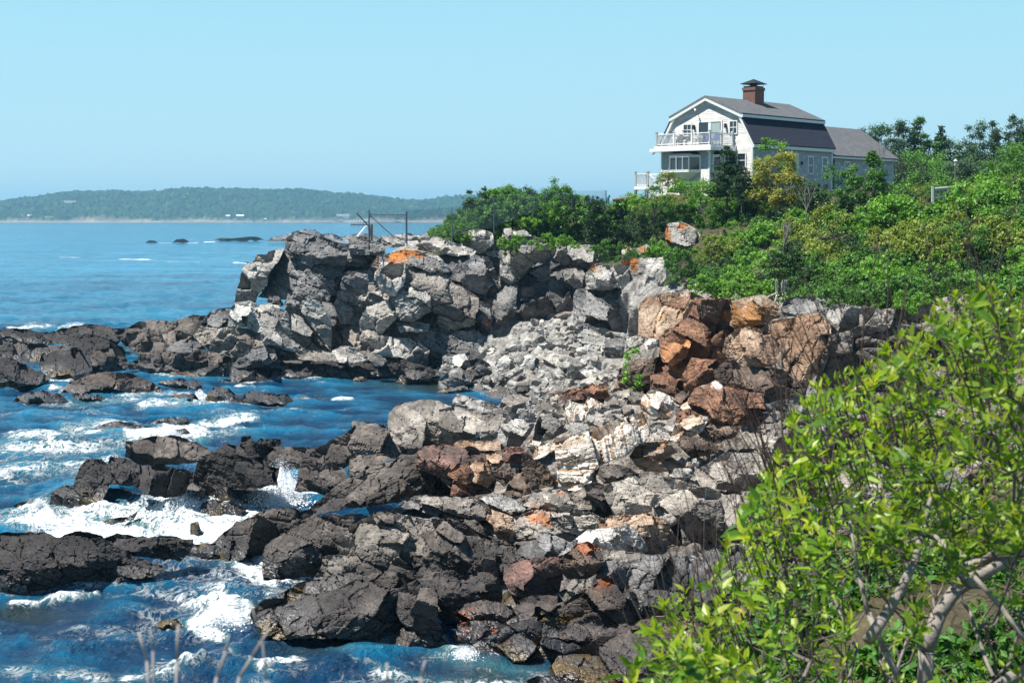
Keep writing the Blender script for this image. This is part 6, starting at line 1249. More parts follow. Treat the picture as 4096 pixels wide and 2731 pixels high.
# ---------------- thickets that nobody could count: clumps laid over the slope, one mesh for each kind of foliage
protos = {}
for nm, (mt_, n_, sz, lm) in dict(bright=(L_BRIGHT, 430, .15, 9), mid=(L_MID, 430, .14, 9), olive=(L_OLIVE, 430, .13, 9), dark=(L_DARK, 520, .11, 10), low=(L_MID, 260, .12, 12)).items():
    protos[nm] = [bush_mesh(100 + i * 7 + len(nm), n_, sz, 1, 1, 1.1 if nm != 'low' else .45, lumps=lm, lr=.34)[:3] for i in range(5)]
mats_ = dict(bright=L_BRIGHT, mid=L_MID, olive=L_OLIVE, dark=L_DARK, low=L_MID)
acc = {k: [[], [], [], 0] for k in protos}; rg = np.random.RandomState(77)
def put(kind, p, s, sz=1.0):
    v, q, t = protos[kind][rg.randint(5)]; a = rg.uniform(0, 6.28); c_, s_ = math.cos(a), math.sin(a); w_ = np.stack([(v[:, 0] * c_ - v[:, 1] * s_) * s, (v[:, 0] * s_ + v[:, 1] * c_) * s, v[:, 2] * s * sz], -1) + np.asarray(p)
    A = acc[kind]; A[0].append(w_); A[1].append(q + A[3]); A[2].append(np.clip(t + rg.uniform(-.15, .15), 0, 1)); A[3] += len(v)
hill = np.array([(455, 225), (480, 205), (500, 190), (530, 186), (570, 192), (612, 202), (640, 199), (660, 193), (700, 192), (730, 184), (760, 180), (850, 176), (900, 168), (960, 158), (1024, 150), (1080, 145), (1080, 330), (1000, 318), (930, 312), (860, 300), (800, 300), (770, 298), (728, 296), (700, 290), (705, 275), (730, 262), (720, 245), (700, 236), (668, 250), (650, 262), (640, 252), (620, 240), (600, 247), (575, 246), (540, 240), (520, 232), (490, 232), (470, 235)], float)
def region_kind(px, py):
    r = rg.rand(); f = float(vnoise(np.array([[px / 42, py / 24, 1.5]]), 9)[0]); g = float(vnoise(np.array([[px / 30, py / 18, 7.5]]), 19)[0])
    if px < 520: return 'dark' if (py < 205 and r < .5) else ('bright' if r < .6 else 'mid')
    if px < 640: return 'dark' if g > .25 else ('bright' if f > 0 else 'mid')
    if 775 < px < 900 and py < 215: return 'dark' if r < .6 else 'mid'
    if px > 800 and 232 < py < 262 and f > -.3: return 'olive'
    if f > .42: return 'olive'
    if g > .38: return 'dark'
    return 'bright' if (f + .35 * r > -.05) else 'mid'
cnt = 0; tries = 0
while cnt < 1050 and tries < 9000:
    tries += 1; p = rg.uniform(hill.min(0), hill.max(0))
    if not inside(p[None], hill)[0]: continue
    h_ = hit(p[0], p[1] + 3, 60, 175)
    if h_ is None or h_[2] < 7.2: continue
    dd = h_[1]; k = region_kind(*p); s = rg.uniform(.55, 1.15) * (.75 + .25 * dd / 100); 
    if 640 < p[0] < 860 and dd > 118: s *= .8
    put(k, h_ + [0, 0, -.15], s, rg.uniform(.8, 1.35)); cnt += 1
for k in range(900):        # low cover between and along the edges
    p = rg.uniform(hill.min(0) - 4, hill.max(0) + 6)
    if not inside(p[None], hill)[0] and not inside((p - [0, 4])[None], hill)[0]: continue
    h_ = hit(p[0], p[1] + 1, 60, 175)
    if h_ is None or h_[2] < 7.0: continue
    put('low', h_ + [0, 0, -.1], rg.uniform(.5, 1.1), rg.uniform(.7, 1.6))
for (x0, y0, x1, y1, dd, n_, kind, sc) in ((820, 288, 1040, 302, 70, 60, 'mid', .75), (880, 296, 1040, 312, 66, 34, 'bright', .45), (960, 300, 1040, 330, 64, 20, 'mid', .6), (432, 226, 475, 240, 125, 24, 'bright', .6), (450, 215, 480, 232, 128, 22, 'mid', .7), (668, 255, 705, 285, 104, 26, 'mid', .7), (700, 236, 735, 262, 108, 22, 'olive', .7), (500, 237, 575, 248, 121, 26, 'bright', .6), (590, 245, 668, 262, 114, 22, 'mid', .55), (648, 248, 668, 258, 113, 9, 'bright', .5), (728, 285, 770, 300, 79, 16, 'bright', .6), (860, 296, 905, 322, 72, 20, 'mid', .55), (900, 305, 1040, 330, 70, 30, 'mid', .7), (690, 278, 780, 292, 88, 26, 'bright', .6), (706, 262, 735, 275, 95, 10, 'dark', .55)):
    for j in range(n_): put(kind, at(rg.uniform(x0, x1), rg.uniform(y0, y1), dd + rg.uniform(-1, 1)) - [0, 0, .3 * sc], sc * rg.uniform(.6, 1.2))
for px in np.arange(452, 606, 4.5):
    yt = float(np.interp(px, [440, 455, 470, 485, 500, 520, 530, 545, 560, 572, 606], [222, 212, 201, 193, 188, 186, 187, 191, 185, 192, 198]))
    for dy, dd in ((7, 137), (14, 134), (22, 131)): put('dark' if rg.rand() < .25 else ('mid' if rg.rand() < .6 else 'bright'), at(px + rg.uniform(-3, 3), yt + dy + 5, dd) - [0, 0, .15], rg.uniform(.85, 1.3), 1.0)
nm_ = dict(bright='bright_green_thicket', mid='green_thicket', olive='olive_thicket', dark='dark_evergreen_thicket', low='ground_cover')
lb_ = dict(bright='bright green leafy shrubbery massed over the hillside', mid='mid green shrubbery between the brighter bushes on the hillside', olive='olive and yellowish shrubbery in bands across the slope', dark='dark evergreen juniper scrub on the hillside', low='low green cover between the shrubs and along the cliff edge')
for k, (V_, Q_, T_, _) in acc.items():
    if V_: tag(mesh_np(nm_[k], np.concatenate(V_), np.concatenate(Q_), mat=mats_[k], attrs=dict(tint=np.repeat(np.concatenate(T_), 1))), lb_[k], 'shrubs', kind='stuff')
# ---------------- shrubs and trees one can tell apart
B = 'shrub'
plant('flowering_shrub', 'large golden yellow-green shrub in front of the house', B, 776, 208, 118, 4.9, 5.8, L_GOLD, 9000, .14, lumps=60, lr=.2, seed=11)
plant('leafy_shrub', 'bright green shrub top rising behind the golden shrub', B, 772, 190, 121, 5.2, 4.8, L_BRIGHT, 5200, .13, lumps=44, lr=.2, seed=12)
plant('leafy_tree', 'rounded dark green broadleaf tree on thin stems, right of the house windows', 'tree', 862, 208, 104, 4.3, 4.4, L_MID, 6500, .15, lumps=44, lr=.2, seed=13, base=.2)
conifer('dark spruce leaning over in front of the porch corner of the house', 727, 200, 121, 4.6, 3.6, 14, 3200, .14, gaps=.25); conifer('smaller dark spruce right below the porch side window', 742, 205, 119, 3.2, 3.6, 15, 2200, .14)
conifer('dark yew at the foot of the golden shrub', 812, 214, 108, 2.4, 4.2, 16, 2600, .13, name='yew_bush', cat='shrub'); conifer('dark yew under the rounded broadleaf tree', 846, 222, 100, 2.0, 3.6, 17, 2400, .12, name='yew_bush', cat='shrub')
bare('dead silvery conifer skeleton among the dark yews', 806, 216, 105, 2.5, 1.8, 3, n=70); bare('tangle of bare grey twigs right of the broadleaf tree', 888, 190, 104, 3.4, 2.6, 4, n=120, r0=.03)
bare('bare brown shrub behind the rail and wire panel', 905, 182, 108, 2.2, 2.4, 5, n=90, r0=.025, mat=BARK)
conifer('windblown dark spruce at the cliff edge below the lawn', 598, 246, 122, 4.0, 3.4, 18, 3400, .12, gaps=.3, lean=-.4); conifer('small young spruce right of the windblown one', 641, 240, 120, 2.6, 1.8, 19, 1400, .1); conifer('dark juniper in the gap behind the boulder tower', 622, 244, 121, 1.8, 3.4, 24, 2200, .12, name='juniper_bush', cat='shrub')
conifer('spreading dark juniper with bleached roots on the cliff top', 790, 297, 80, 3.2, 5.4, 20, 5200, .10, name='juniper_tree', gaps=.2, mat=leaf_material('juniper_green', [(.018, .045, .012), (.035, .085, .02), (.06, .12, .03)], .15, .7))
m = MB(); b0 = V(779, 297, 78)
for k in range(7): rr_ = random.Random(k); a = Vector((rr_.uniform(-.2, .3), 0, .25)); e = Vector((a.x + rr_.uniform(-1.6, .9), -.5, -.1 - rr_.random() * .4)); m.bar(a, e, .05, 5, .02); m.bar(a, (a.x * 1.4, -.1, .9), .05, 5, .03)
tag(m.build('exposed_roots', simple('bleached_root', (.52, .48, .43), .9, .15, 9), None, loc=tuple(b0)), 'bleached white roots spread over the rock under the juniper', 'roots')
bare('standing dead grey trunk with stubby limbs above the cliff', 783, 252, 90, 2.8, .9, 6, n=26, r0=.07, name='dead_tree'); bare('tangle of pale dead branches on the green slope', 822, 244, 88, 1.6, 3.4, 7, n=70, r0=.03)
bare('grey leafless bush above the lichened upright boulder', 706, 222, 116, 1.8, 2.2, 8, n=120, r0=.02); bare('leafless grey-brown bush left of the juniper', 765, 284, 82, 1.6, 2.8, 9, n=150, r0=.02)
bare('dark bare shrub half way up the right slope', 985, 238, 80, 1.8, 4.0, 10, n=160, r0=.025, mat=BARK); bare('dark leafless brush near the right edge of the slope', 1010, 228, 80, 1.7, 3.2, 21, n=140, r0=.025, mat=BARK)
plant('leafy_shrub', 'round light green shrub left of the upright lichened boulder', B, 657, 257, 113, 1.5, 2.2, L_BRIGHT, 1100, .12, seed=31); plant('leafy_shrub', 'small bright green bush growing on the rust-stained rock', B, 633, 366, 70, 1.3, 1.5, L_BRIGHT, 1300, .09, seed=32)
plant('leafy_shrub', 'small dark green plant clinging to the cliff face', B, 511, 256, 121, 1.6, 1.4, L_MID, 500, .12, seed=33); plant('leafy_shrub', 'grey-green rounded shrub right of the lichened boulder', B, 712, 258, 110, 2.0, 2.4, L_OLIVE, 1500, .09, seed=34)
plant('leafy_shrub', 'pale green feathery shrub on the right slope', B, 965, 270, 78, 2.6, 3.6, L_MID, 3200, .09, seed=35, lr=.25); plant('leafy_shrub', 'light green broad-leaved shrub right of the rail and wire panel', B, 978, 204, 84, 2.0, 4.4, L_BRIGHT, 2600, .16, seed=36)
plant('leafy_shrub', 'yellow-green shrub cluster above the dead branches', B, 830, 226, 92, 1.6, 3.6, L_OLIVE, 2000, .12, seed=37); plant('leafy_shrub', 'large-leaved bright shrub in the middle of the right slope', B, 893, 232, 90, 2.0, 3.8, L_BRIGHT, 2200, .17, seed=38)
plant('leafy_shrub', 'dark green shrub at the top of the headland slope, leftmost of its crest', B, 478, 203, 134, 1.8, 3.2, L_DARK, 1800, .13, base=.0, seed=39); plant('leafy_shrub', 'rounded green shrub on the headland crest, second from the left', B, 512, 198, 136, 1.7, 3.6, L_MID, 1800, .13, base=.0, seed=40); plant('leafy_shrub', 'windswept dark green shrub on the headland crest nearest the lawn chairs', B, 556, 197, 136, 1.9, 4.0, L_MID, 2200, .13, base=.0, seed=41)
plant('leafy_shrub', 'dark olive shrub below the stair landing', B, 655, 196, 124, 1.1, 4.0, L_MID, 2200, .13, seed=42); plant('leafy_shrub', 'brown-green twiggy shrub at the left foot of the porch wall', B, 668, 186, 124, 1.2, 2.8, L_OLIVE, 1500, .10, seed=43); plant('leafy_shrub', 'green shrub at the foot of the porch wall under the bay window', B, 695, 192, 122, .8, 5.0, L_BRIGHT, 2400, .13, seed=44)
plant('leafy_shrub', 'green shrub under the two narrow house windows', B, 822, 186, 118, 2.2, 4.4, L_MID, 2200, .13, seed=45); plant('leafy_shrub', 'dense dark green shrub bank left of the lamp post', B, 925, 184, 118, 2.6, 7.0, L_MID, 4200, .14, seed=46); plant('leafy_shrub', 'shrub mass on the crest at the right edge of the hill', B, 1015, 178, 92, 2.6, 6.0, L_MID, 3600, .12, seed=47)
# woodland behind the hill, every tree on its own
trees = [(832, 126, 4, 2.6, 'c', 'tiny treetop peeping over the rear wing roof'), (868, 123, 9, 7, 'l', 'airy leafy tree nearest the rear wing of the house'), (886, 127, 9, 9, 'l', 'broad dark leafy tree right of the airy one'), (903, 130, 9, 7, 'l', 'leafy tree left of the tall ragged spruce'), (913, 120, 12, 6, 'c', 'tall ragged spruce standing over the woodland'),
 (925, 124, 9, 6, 'g', 'pale grey-green tree right of the ragged spruce'), (940, 123.5, 10, 6, 'c', 'dense dark spruce with a pointed tip'), (955, 131, 8, 9, 'l', 'low rounded tree right of the pointed spruce'), (972, 131, 9, 8, 'l', 'rounded tree with a paler crown in the middle of the woodland'), (985, 124, 10, 8, 'l', 'broad leafy tree left of the flat-topped pine'), (1001, 120, 12, 7, 'p', 'flat-topped pine rising over the woodland'),
 (1016, 122, 10, 7, 'l', 'leafy tree right of the flat-topped pine'), (1030, 120, 11, 8, 'l', 'tall leafy tree cut by the right edge of the view'), (897, 146, 7, 9, 'l', 'darker tree in the lower row under the airy pair'), (930, 147, 7, 10, 'g', 'greyish tree in the lower row under the pointed spruce'), (962, 146, 7, 9, 'l', 'green tree in the lower row right of the lamp post'), (995, 143, 8, 10, 'g', 'olive tree with bare pale trunk in the lower row'), (1022, 143, 8, 9, 'l', 'last dark tree of the lower row at the right edge'), (950, 158, 5, 9, 'l', 'low tree just above the lamp post'), (915, 158, 5, 8, 'l', 'low tree behind the dark shrub bank'), (985, 158, 5, 9, 'l', 'low tree above the right crest'), (870, 146, 6, 6, 'l', 'small tree behind the hipped end of the rear wing')]
for k, (px, yt, h, w_, ty, lab) in enumerate(trees):
    d = 205 if yt < 140 else (185 if yt < 150 else 165); tz = at(px, yt, d)[2]; gz = tz - h; yb = 217 - (gz - 12) / d * 1500; gr = 'trees of the woodland behind the hill'
    if ty == 'c': o = conifer(lab, px, yb, d, h, w_, 60 + k, 3000, .26, gaps=.35, group=gr)
    elif ty == 'p': o = plant('pine_tree', lab, 'tree', px, yb, d, h, w_, L_DARK, 2600, .24, lumps=14, lr=.26, seed=60 + k, group=gr, base=.55, trunk=.12)
    else: o = plant('leafy_tree', lab, 'tree', px, yb, d, h, w_, L_BLUE if ty == 'l' else L_MID, 6500, .20, lumps=52, lr=.22, seed=60 + k, group=gr, base=.05, trunk=.1)
    o.location.z = gz
# ------------------------------------------------------------------ the leafy shrubs beside the viewer
L_NEAR = leaf_material('leaf_near', [(.03, .095, .014), (.09, .21, .02), (.24, .36, .025), (.42, .43, .035)], .42, .40, .45)
TWIG = simple('twig_bark', (.085, .062, .055), .75, .35, 30); TRUNKM = simple('pale_shrub_bark', (.24, .21, .19), .85, .35, 22, bump=.5); STEM = simple('reddish_stem', (.075, .045, .04), .7, .3, 20)
def shrub_near(label, root, attr, seed, leafy=1.0, twig=.0011, maxr=.03, lsz=.050, gravity=.25, nl=(6, 14)):
    """attr: points (twig tips) that the shrub grows to; branches join the nearest wood already grown"""
    rg = np.random.RandomState(seed); root = np.array(root, float); attr = attr[np.argsort(np.linalg.norm(attr - root, axis=1))]
    N = [root]; PA = [-1]; PL = [0.0]
    for a in attr:
        A = np.array(N); dd = np.linalg.norm(A - a, axis=1); dz = np.maximum(0, A[:, 2] - a[2]); cost = dd + .30 * np.array(PL) + dz * 1.2; k = int(np.argmin(cost)); p = k; s = N[k]; L_ = dd[k]; m = max(1, int(L_ / .07)); bend = np.array([0, 0, -.16 * L_]) + rg.normal(size=3) * .05 * L_
        for j in range(1, m + 1): t = j / m; q = s + (a - s) * t + bend * (t * (1 - t)) * 2 + rg.normal(size=3) * .006; N.append(q if j < m else a); PA.append(p); PL.append(PL[p] + L_ / m); p = len(N) - 1
    N = np.array(N); PA = np.array(PA); n = len(N); ch = np.zeros(n); area = np.zeros(n); has = np.zeros(n, bool)
    for i in range(n - 1, 0, -1):
        if area[i] == 0: area[i] = twig ** 2.3; has[i] = True
        area[PA[i]] += area[i]
    rad = np.minimum(area ** (1 / 2.3), maxr); rad[0] = rad[1:].max()
    base = root; V_, Q_ = [], []; ns = 5; k0 = 0; rings = {}
    ang = np.arange(ns) * 2 * np.pi / ns
    for i in range(1, n):
        a, b = N[PA[i]], N[i]; d = b - a; L_ = np.linalg.norm(d)
        if L_ < 1e-5: continue
        d /= L_; u = np.cross(d, [.3, .1, 1]); u /= np.linalg.norm(u); w = np.cross(d, u); r1 = min(rad[PA[i]], rad[i] * 1.25); c = np.cos(ang)[:, None] * u + np.sin(ang)[:, None] * w
        V_.append(a + c * r1); V_.append(b + c * rad[i]); j = np.arange(ns); Q_.append(np.stack([k0 + j, k0 + (j + 1) % ns, k0 + ns + (j + 1) % ns, k0 + ns + j], 1)); k0 += 2 * ns
    o = empty('leafy_shrub' if leafy else 'bare_shrub', base); tag(o, label, 'shrub')
    rr = np.repeat(np.maximum(rad[1:][:len(V_) // 2], 0), 2 * ns) if True else None
    mesh_np('branches', np.concatenate(V_) - base, np.concatenate(Q_), mat=BRN, parent=o, smooth=True, attrs=dict(thick=np.clip(np.repeat(rad[1:], 2 * ns)[:k0] / .012, 0, 1)))
    if not leafy: return o
    tips = np.where(has)[0]; LV, LQ, LT = [], [], []; k = 0
    for i in tips:
        a = N[i]; p = PA[i]; d = a - N[p]; d /= max(np.linalg.norm(d), 1e-6); d = d * .6 + np.array([0, 0, .7]) + rg.normal(size=3) * .15; d /= np.linalg.norm(d); back = N[PA[p]] if PA[p] > 0 else N[p]; m = rg.randint(*nl); young = rg.rand(); 
        if rg.rand() > leafy: continue
        u = np.cross(d, [.2, 1, .1]); u /= np.linalg.norm(u); w = np.cross(d, u)
        for j in range(m):
            t = j / m; o_ = a + (back - a) * (1 - t) * 1.0 if t < .6 else a + d * (t - .6) * .05; th = j * 2.4 + rg.uniform(-.4, .4); spread = 1.05 - .75 * t + rg.uniform(-.25, .25)
            ld = d * math.cos(spread) + (u * math.cos(th) + w * math.sin(th)) * math.sin(spread); ld[2] += -.1; ld /= np.linalg.norm(ld); s = lsz * (1.15 - .55 * t) * rg.uniform(.45, 1.35); sd_ = np.cross(ld, d); sd_ /= max(np.linalg.norm(sd_), 1e-6)
            sd_ = sd_ + rg.normal(size=3) * .25; sd_ -= (sd_ @ ld) * ld; sd_ /= np.linalg.norm(sd_); nn = np.cross(sd_, ld); wd_ = s * .19; cv = s * .10 * rg.uniform(-.2, 1.4)
            LV += [o_, o_ + ld * s * .3 + sd_ * wd_ + nn * wd_ * .35, o_ + ld * s * .3 - nn * 0, o_ + ld * s * .3 - sd_ * wd_ + nn * wd_ * .35, o_ + ld * s * .68 + sd_ * wd_ * .78 + nn * (wd_ * .3 - cv), o_ + ld * s * .68 - nn * cv, o_ + ld * s * .68 - sd_ * wd_ * .78 + nn * (wd_ * .3 - cv), o_ + ld * s - nn * cv * 2.2]
            LQ += [(k, k + 1, k + 2), (k, k + 2, k + 3), (k + 1, k + 4, k + 5), (k + 1, k + 5, k + 2), (k + 2, k + 5, k + 6), (k + 2, k + 6, k + 3), (k + 4, k + 7, k + 5), (k + 5, k + 7, k + 6)]; k += 8
            LT += [min(1, max(0, .25 + .35 * young + .35 * t + rg.uniform(-.15, .2)))] * 8
    mesh_np('leaves', np.array(LV) - base, tris=np.array(LQ), mat=L_NEAR, parent=o, smooth=False, attrs=dict(tint=np.array(LT)))
    return o
BRN, _nt, _b = newmat('branch', .8)
_a = _nt.new('ShaderNodeAttribute', attribute_name='thick').outputs['Fac']; _p = _nt.new('ShaderNodeNewGeometry').outputs['Position']
_c = _nt.mix(_a, (.075, .052, .045), (.27, .24, .215)); _nt.link(_nt.mix(1.0, _c, _nt.ramp(_nt.noise(_p, 35, 4), [(.3, .6), (.7, 1.3)]), 'MULTIPLY'), _b.inputs['Base Color']); _nt.link(_nt.bump(_nt.noise(_p, 90, 3), .4, .004), _b.inputs['Normal'])
def cloud(poly, n, d0, d1, rg, bias=None):
    poly = np.array(poly, float); out = []
    while len(out) < n:
        p = rg.uniform(poly.min(0), poly.max(0))
        if not inside(p[None], poly)[0]: continue
        if bias and rg.rand() > bias(p): continue
        out.append(at(p[0], p[1], rg.uniform(d0, d1)))
    return np.array(out)
rg = np.random.RandomState(21)
edge = [(664, 602), (690, 582), (706, 578), (731, 545), (749, 503), (775, 468), (796, 418), (822, 384), (860, 364), (886, 352), (912, 326), (950, 302), (988, 290), (1030, 300), (1100, 310)]
mainp = edge + [(1100, 760), (640, 760), (655, 640)]
lo = lambda p: 1.0 if p[1] < 560 else (.6 if p[0] < 850 else .2)
cl = cloud(mainp, 2900, 3.6, 6.4, rg, lo); sxp_ = 512 + cl[:, 0] / cl[:, 1] * FPX
shrub_near('large leafy yellow-green shrub with pale twisted trunks filling the lower right corner', at(985, 800, 4.9), cl[sxp_ > 880], 31, maxr=.028)
shrub_near('yellow-green leafy shrub left of the large one, reaching toward the dark ledges', at(820, 800, 4.4), cl[(sxp_ <= 880) & (sxp_ > 740)], 32, maxr=.016)
shrub_near('outermost leafy shrub sloping down to the black rocks', at(735, 790, 4.2), cl[sxp_ <= 740], 33, maxr=.010)
shrub_near('low bright leafy sprout in front of the wet rocks at the bottom edge', at(690, 790, 3.6), cloud([(628, 668), (640, 640), (655, 618), (672, 632), (700, 640), (745, 660), (745, 740), (625, 740)], 90, 3.3, 3.9, rg), 34, maxr=.006, lsz=.055)
# heavy pale trunks of the large shrub
tb = V(955, 700, 4.5); to = empty('shrub_limbs', tb); tag(to, 'thick pale grey limbs crossing inside the large leafy shrub', 'branches')
def limb_(pts, r0, r1):
    P_ = [V(*p) - tb for p in pts]; n = len(P_) - 1; tk = MB()
    for i in range(n):
        a = P_[i]; b = P_[i + 1]; tk.bar(a, b, r0 + (r1 - r0) * i / n, 8, r0 + (r1 - r0) * (i + 1) / n)
    tk.build('limb', TRUNKM, to, smooth=True)
limb_([(925, 700, 4.5), (926, 650, 4.5), (938, 615, 4.55), (955, 590, 4.6), (975, 578, 4.65), (1005, 560, 4.7), (1040, 535, 4.8)], .026, .018)
limb_([(955, 590, 4.6), (962, 568, 4.6), (985, 560, 4.5), (1010, 545, 4.4), (1040, 520, 4.3)], .018, .012)
limb_([(868, 640, 4.2), (885, 615, 4.25), (900, 590, 4.3), (915, 560, 4.4), (925, 520, 4.5), (935, 480, 4.6)], .019, .007)
limb_([(905, 690, 4.3), (885, 650, 4.3), (868, 612, 4.35), (858, 570, 4.4), (850, 520, 4.45)], .012, .004)
limb_([(1045, 665, 4.0), (1000, 605, 4.0), (960, 560, 4.1), (935, 535, 4.2), (900, 520, 4.3)], .008, .005)
limb_([(985, 700, 4.2), (1010, 678, 4.2), (1045, 660, 4.2)], .022, .018)
limb_([(690, 640, 4.1), (720, 665, 4.1), (760, 680, 4.1), (800, 700, 4.2)], .006, .012)
# bare upright stems beyond the leaves
def stems(label, n, seed, x0, x1, d0, d1, hmin, hmax, r=.0013, lean=-.12, yb=None, mat=None):
    rg_ = random.Random(seed); b0 = V((x0 + x1) / 2, 740, (d0 + d1) / 2); o = empty('bare_shrub', b0); tag(o, label, 'shrub')
    for k in range(n):
        m = MB(); px = rg_.uniform(x0, x1); ye = float(np.interp(px, [e[0] for e in edge], [e[1] for e in edge])) if yb is None else yb; d = rg_.uniform(d0, d1); p = V(px, ye + rg_.uniform(20, 70), d)
        hgt = rg_.uniform(hmin, hmax) + 45 / FPX * d; dirn = Vector((lean + rg_.uniform(-.4, .28), rg_.uniform(-.1, .1), 1)).normalized(); r_ = r * rg_.uniform(.6, 1.35); n_ = 6; pts = [p - Vector((-.05 + lean * .1, 0, .22))]; wob = rg_.uniform(-.16, .10)
        for j in range(n_ + 1): t = j / n_; pts.append(p + dirn * hgt * t + Vector((wob * hgt * t * t, 0, 0)) + Vector((rg_.uniform(-1, 1), rg_.uniform(-1, 1), 0)) * .006)
        for a, b, i in zip(pts, pts[1:], range(9)): m.bar(a - b0, b - b0, r_ * (1.25 - i * .13), 4, r_ * (1.25 - (i + 1) * .13))
        for q in range(rg_.randint(0, 4)):
            i = rg_.randint(2, 5); s = pts[i] - b0; m.bar(s, s + Vector((rg_.choice((-1, 1)) * rg_.uniform(.02, .08), 0, rg_.uniform(.04, .12))), r_ * .6, 3, r_ * .3)
        m.build('stem', mat or STEM, o)
    return o
stems('thin dark leafless stems fanning up along the left edge of the leafy shrubs', 48, 1, 668, 800, 4.4, 5.4, .16, .42, r=.0019, lean=-.3); stems('thin dark leafless stems rising against the rusty cliff', 34, 2, 760, 890, 4.2, 5.2, .16, .42, r=.0019, lean=-.2); stems('dark upright leafless stems crossing the green slope at right', 20, 3, 880, 1030, 3.8, 4.8, .14, .38, r=.0021, lean=.02)
stems('few long pale stalks standing in front of the grey slabs', 12, 4, 640, 720, 4.6, 5.4, .28, .62, r=.0011, lean=-.05, mat=GREYW)
stems('dry reddish stalks at the foot of the low leafy sprout', 22, 5, 600, 665, 3.6, 4.2, .02, .12, r=.0010, lean=.0, yb=668)
# seed-head stalks close to the lens at lower left
STK = simple('dry_stalk', (.34, .30, .28), .8, .15, 20)
for k, (pts, r, lab) in enumerate((([(151, 720), (147, 660), (139, 632)], .0022, 'leftmost dry grey stalk close to the viewer'), ([(154, 720), (153, 650), (150, 628)], .0016, 'thin dark stalk beside the leftmost one'), ([(176, 720), (177, 660), (178.5, 624)], .0026, 'straight pale stalk near the viewer'),
        ([(208, 720), (217, 676), (226, 650), (229, 634)], .0024, 'curved pale stalk right of the straight one'), ([(228, 720), (240, 676), (252, 656), (270, 627)], .0028, 'thickest slanting dry stalk near the viewer'), ([(270, 720), (267, 680), (262, 640), (250, 600)], .0018, 'thin upright stalk crossing the slanting one'),
        ([(388, 720), (388, 682), (387, 662)], .0022, 'short blurred stalk at the bottom edge'), ([(415, 720), (421, 676), (425, 660)], .0018, 'short blurred stalk leaning right at the bottom edge'), ([(640, 720), (600, 700), (585, 684)], .0018, 'arched twig at the bottom edge'))):
    P_ = [V(x, y, 1.75) for x, y in pts]; P_.insert(0, Vector((P_[0].x + .05, P_[0].y + .1, 10.2))); b = P_[0]; m = MB()
    for i in range(len(P_) - 1): m.bar(P_[i] - b, P_[i + 1] - b, r * (1 - .12 * i), 6, r * (1 - .12 * (i + 1)))
    o = m.build('dry_stalk', STK, None, smooth=True, loc=tuple(b)); tag(o, lab, 'stalk', 'dry stalks close to the viewer')

# undergrowth on the bank below the shrubs
VV, QQ, TT, k0 = [], [], [], 0; rg = np.random.RandomState(12)
for k in range(150):
    px, d = rg.uniform(560, 1150), rg.uniform(5.5, 26); x = (px - 512) / 1500 * d; z = float(ground(x, d)); v, q, t = protos['mid'][rg.randint(5)]; s_ = rg.uniform(.25, .55) * (.6 + d / 30)
    if px < 720 and d > 14: continue
    VV.append(v * s_ + [x, d, z - .05]); QQ.append(q + k0); TT.append(t * .6); k0 += len(v)
tag(mesh_np('undergrowth', np.concatenate(VV), np.concatenate(QQ), mat=L_MID, attrs=dict(tint=np.concatenate(TT))), 'dark undergrowth on the bank beneath the leafy shrubs', 'plants', kind='stuff')
SUN_EL, SUN_AZ = R(63), math.atan2(-.98, -.20)      # the sun stands to the left and slightly behind the viewer
sd = Vector((-.98 * math.cos(SUN_EL), -.20 * math.cos(SUN_EL), math.sin(SUN_EL))).normalized()
sun_d = bpy.data.lights.new('sun', 'SUN'); sun = bpy.data.objects.new('sun', sun_d); COL.objects.link(sun)
sun_d.energy = 5.0; sun_d.angle = R(.5); sun_d.color = (1, .955, .88)
sun.rotation_euler = sd.to_track_quat('Z', 'Y').to_euler(); sun.location = (-40, 0, 60)
w = bpy.data.worlds.new('World'); scene.world = w; w.use_nodes = True
wn = w.node_tree.nodes; bg = wn['Background']; sk = wn.new('ShaderNodeTexSky'); sk.sky_type = 'NISHITA'; sk.sun_disc = False
sk.sun_elevation = SUN_EL; sk.sun_rotation = math.atan2(sd.x, sd.y); sk.air_density = 1.0; sk.dust_density = 0.0; sk.ozone_density = 3.0
mx = wn.new('ShaderNodeMix'); mx.data_type = 'RGBA'; mx.inputs[0].default_value = .94
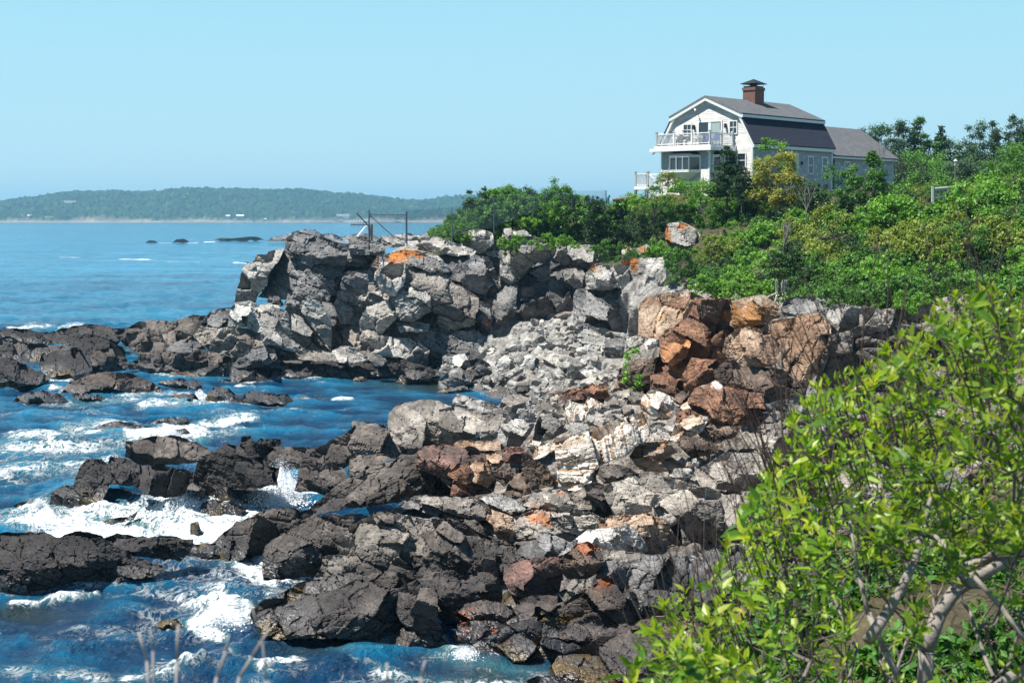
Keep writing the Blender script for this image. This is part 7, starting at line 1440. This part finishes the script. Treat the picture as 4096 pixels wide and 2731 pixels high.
# clear maritime air: the sky model is mixed with a pale cyan that brightens a little towards the horizon
tc = wn.new('ShaderNodeTexCoord'); sx = wn.new('ShaderNodeSeparateXYZ'); rp = wn.new('ShaderNodeValToRGB'); k_ = 4.7
w.node_tree.links.new(tc.outputs['Generated'], sx.inputs[0]); w.node_tree.links.new(sx.outputs['Z'], rp.inputs['Fac'])
for i, (p_, c_) in enumerate(((0.0, (.56, .83, .93)), (.16, (.37, .755, .92)), (.34, (.13, .33, .58)), (1.0, (.035, .11, .27)))):
    e_ = rp.color_ramp.elements; e_ = e_[i] if i < 2 else e_.new(p_); e_.position = p_; e_.color = (*c_, 1)
ml = wn.new('ShaderNodeMix'); ml.data_type = 'RGBA'; ml.blend_type = 'MULTIPLY'; ml.inputs[0].default_value = 1; ml.inputs[7].default_value = (k_, k_, k_, 1)
w.node_tree.links.new(rp.outputs['Color'], ml.inputs[6]); w.node_tree.links.new(ml.outputs[2], mx.inputs[7])
w.node_tree.links.new(sk.outputs['Color'], mx.inputs[6]); w.node_tree.links.new(mx.outputs[2], bg.inputs['Color']); bg.inputs['Strength'].default_value = .12
vs = scene.view_settings; vs.view_transform = 'Standard'; vs.look = 'None'; vs.exposure = 0.85; vs.gamma = 1
scene.render.film_transparent = False
cy = scene.cycles; cy.max_bounces = 6; cy.diffuse_bounces = 3; cy.glossy_bounces = 3; cy.transmission_bounces = 5; cy.transparent_max_bounces = 12; cy.volume_bounces = 0
cy.caustics_reflective = False; cy.caustics_refractive = False; cy.use_denoising = True
hz = MB().box(-9500, 9500, -90, 9800, -8, 140).build('haze', None or bpy.data.materials.new('haze'), None); tag(hz, kind='stuff'); tag(hz, 'thin sea haze that softens the far shore', 'haze')
m = hz.data.materials[0]; m.use_nodes = True; n_ = m.node_tree.nodes; n_.remove(n_['Principled BSDF']); pv = n_.new('ShaderNodeVolumePrincipled'); pv.inputs['Density'].default_value = 1.5e-4; pv.inputs['Color'].default_value = (.34, .71, 1, 1); pv.inputs['Anisotropy'].default_value = .2
m.node_tree.links.new(pv.outputs['Volume'], n_['Material Output'].inputs['Volume'])
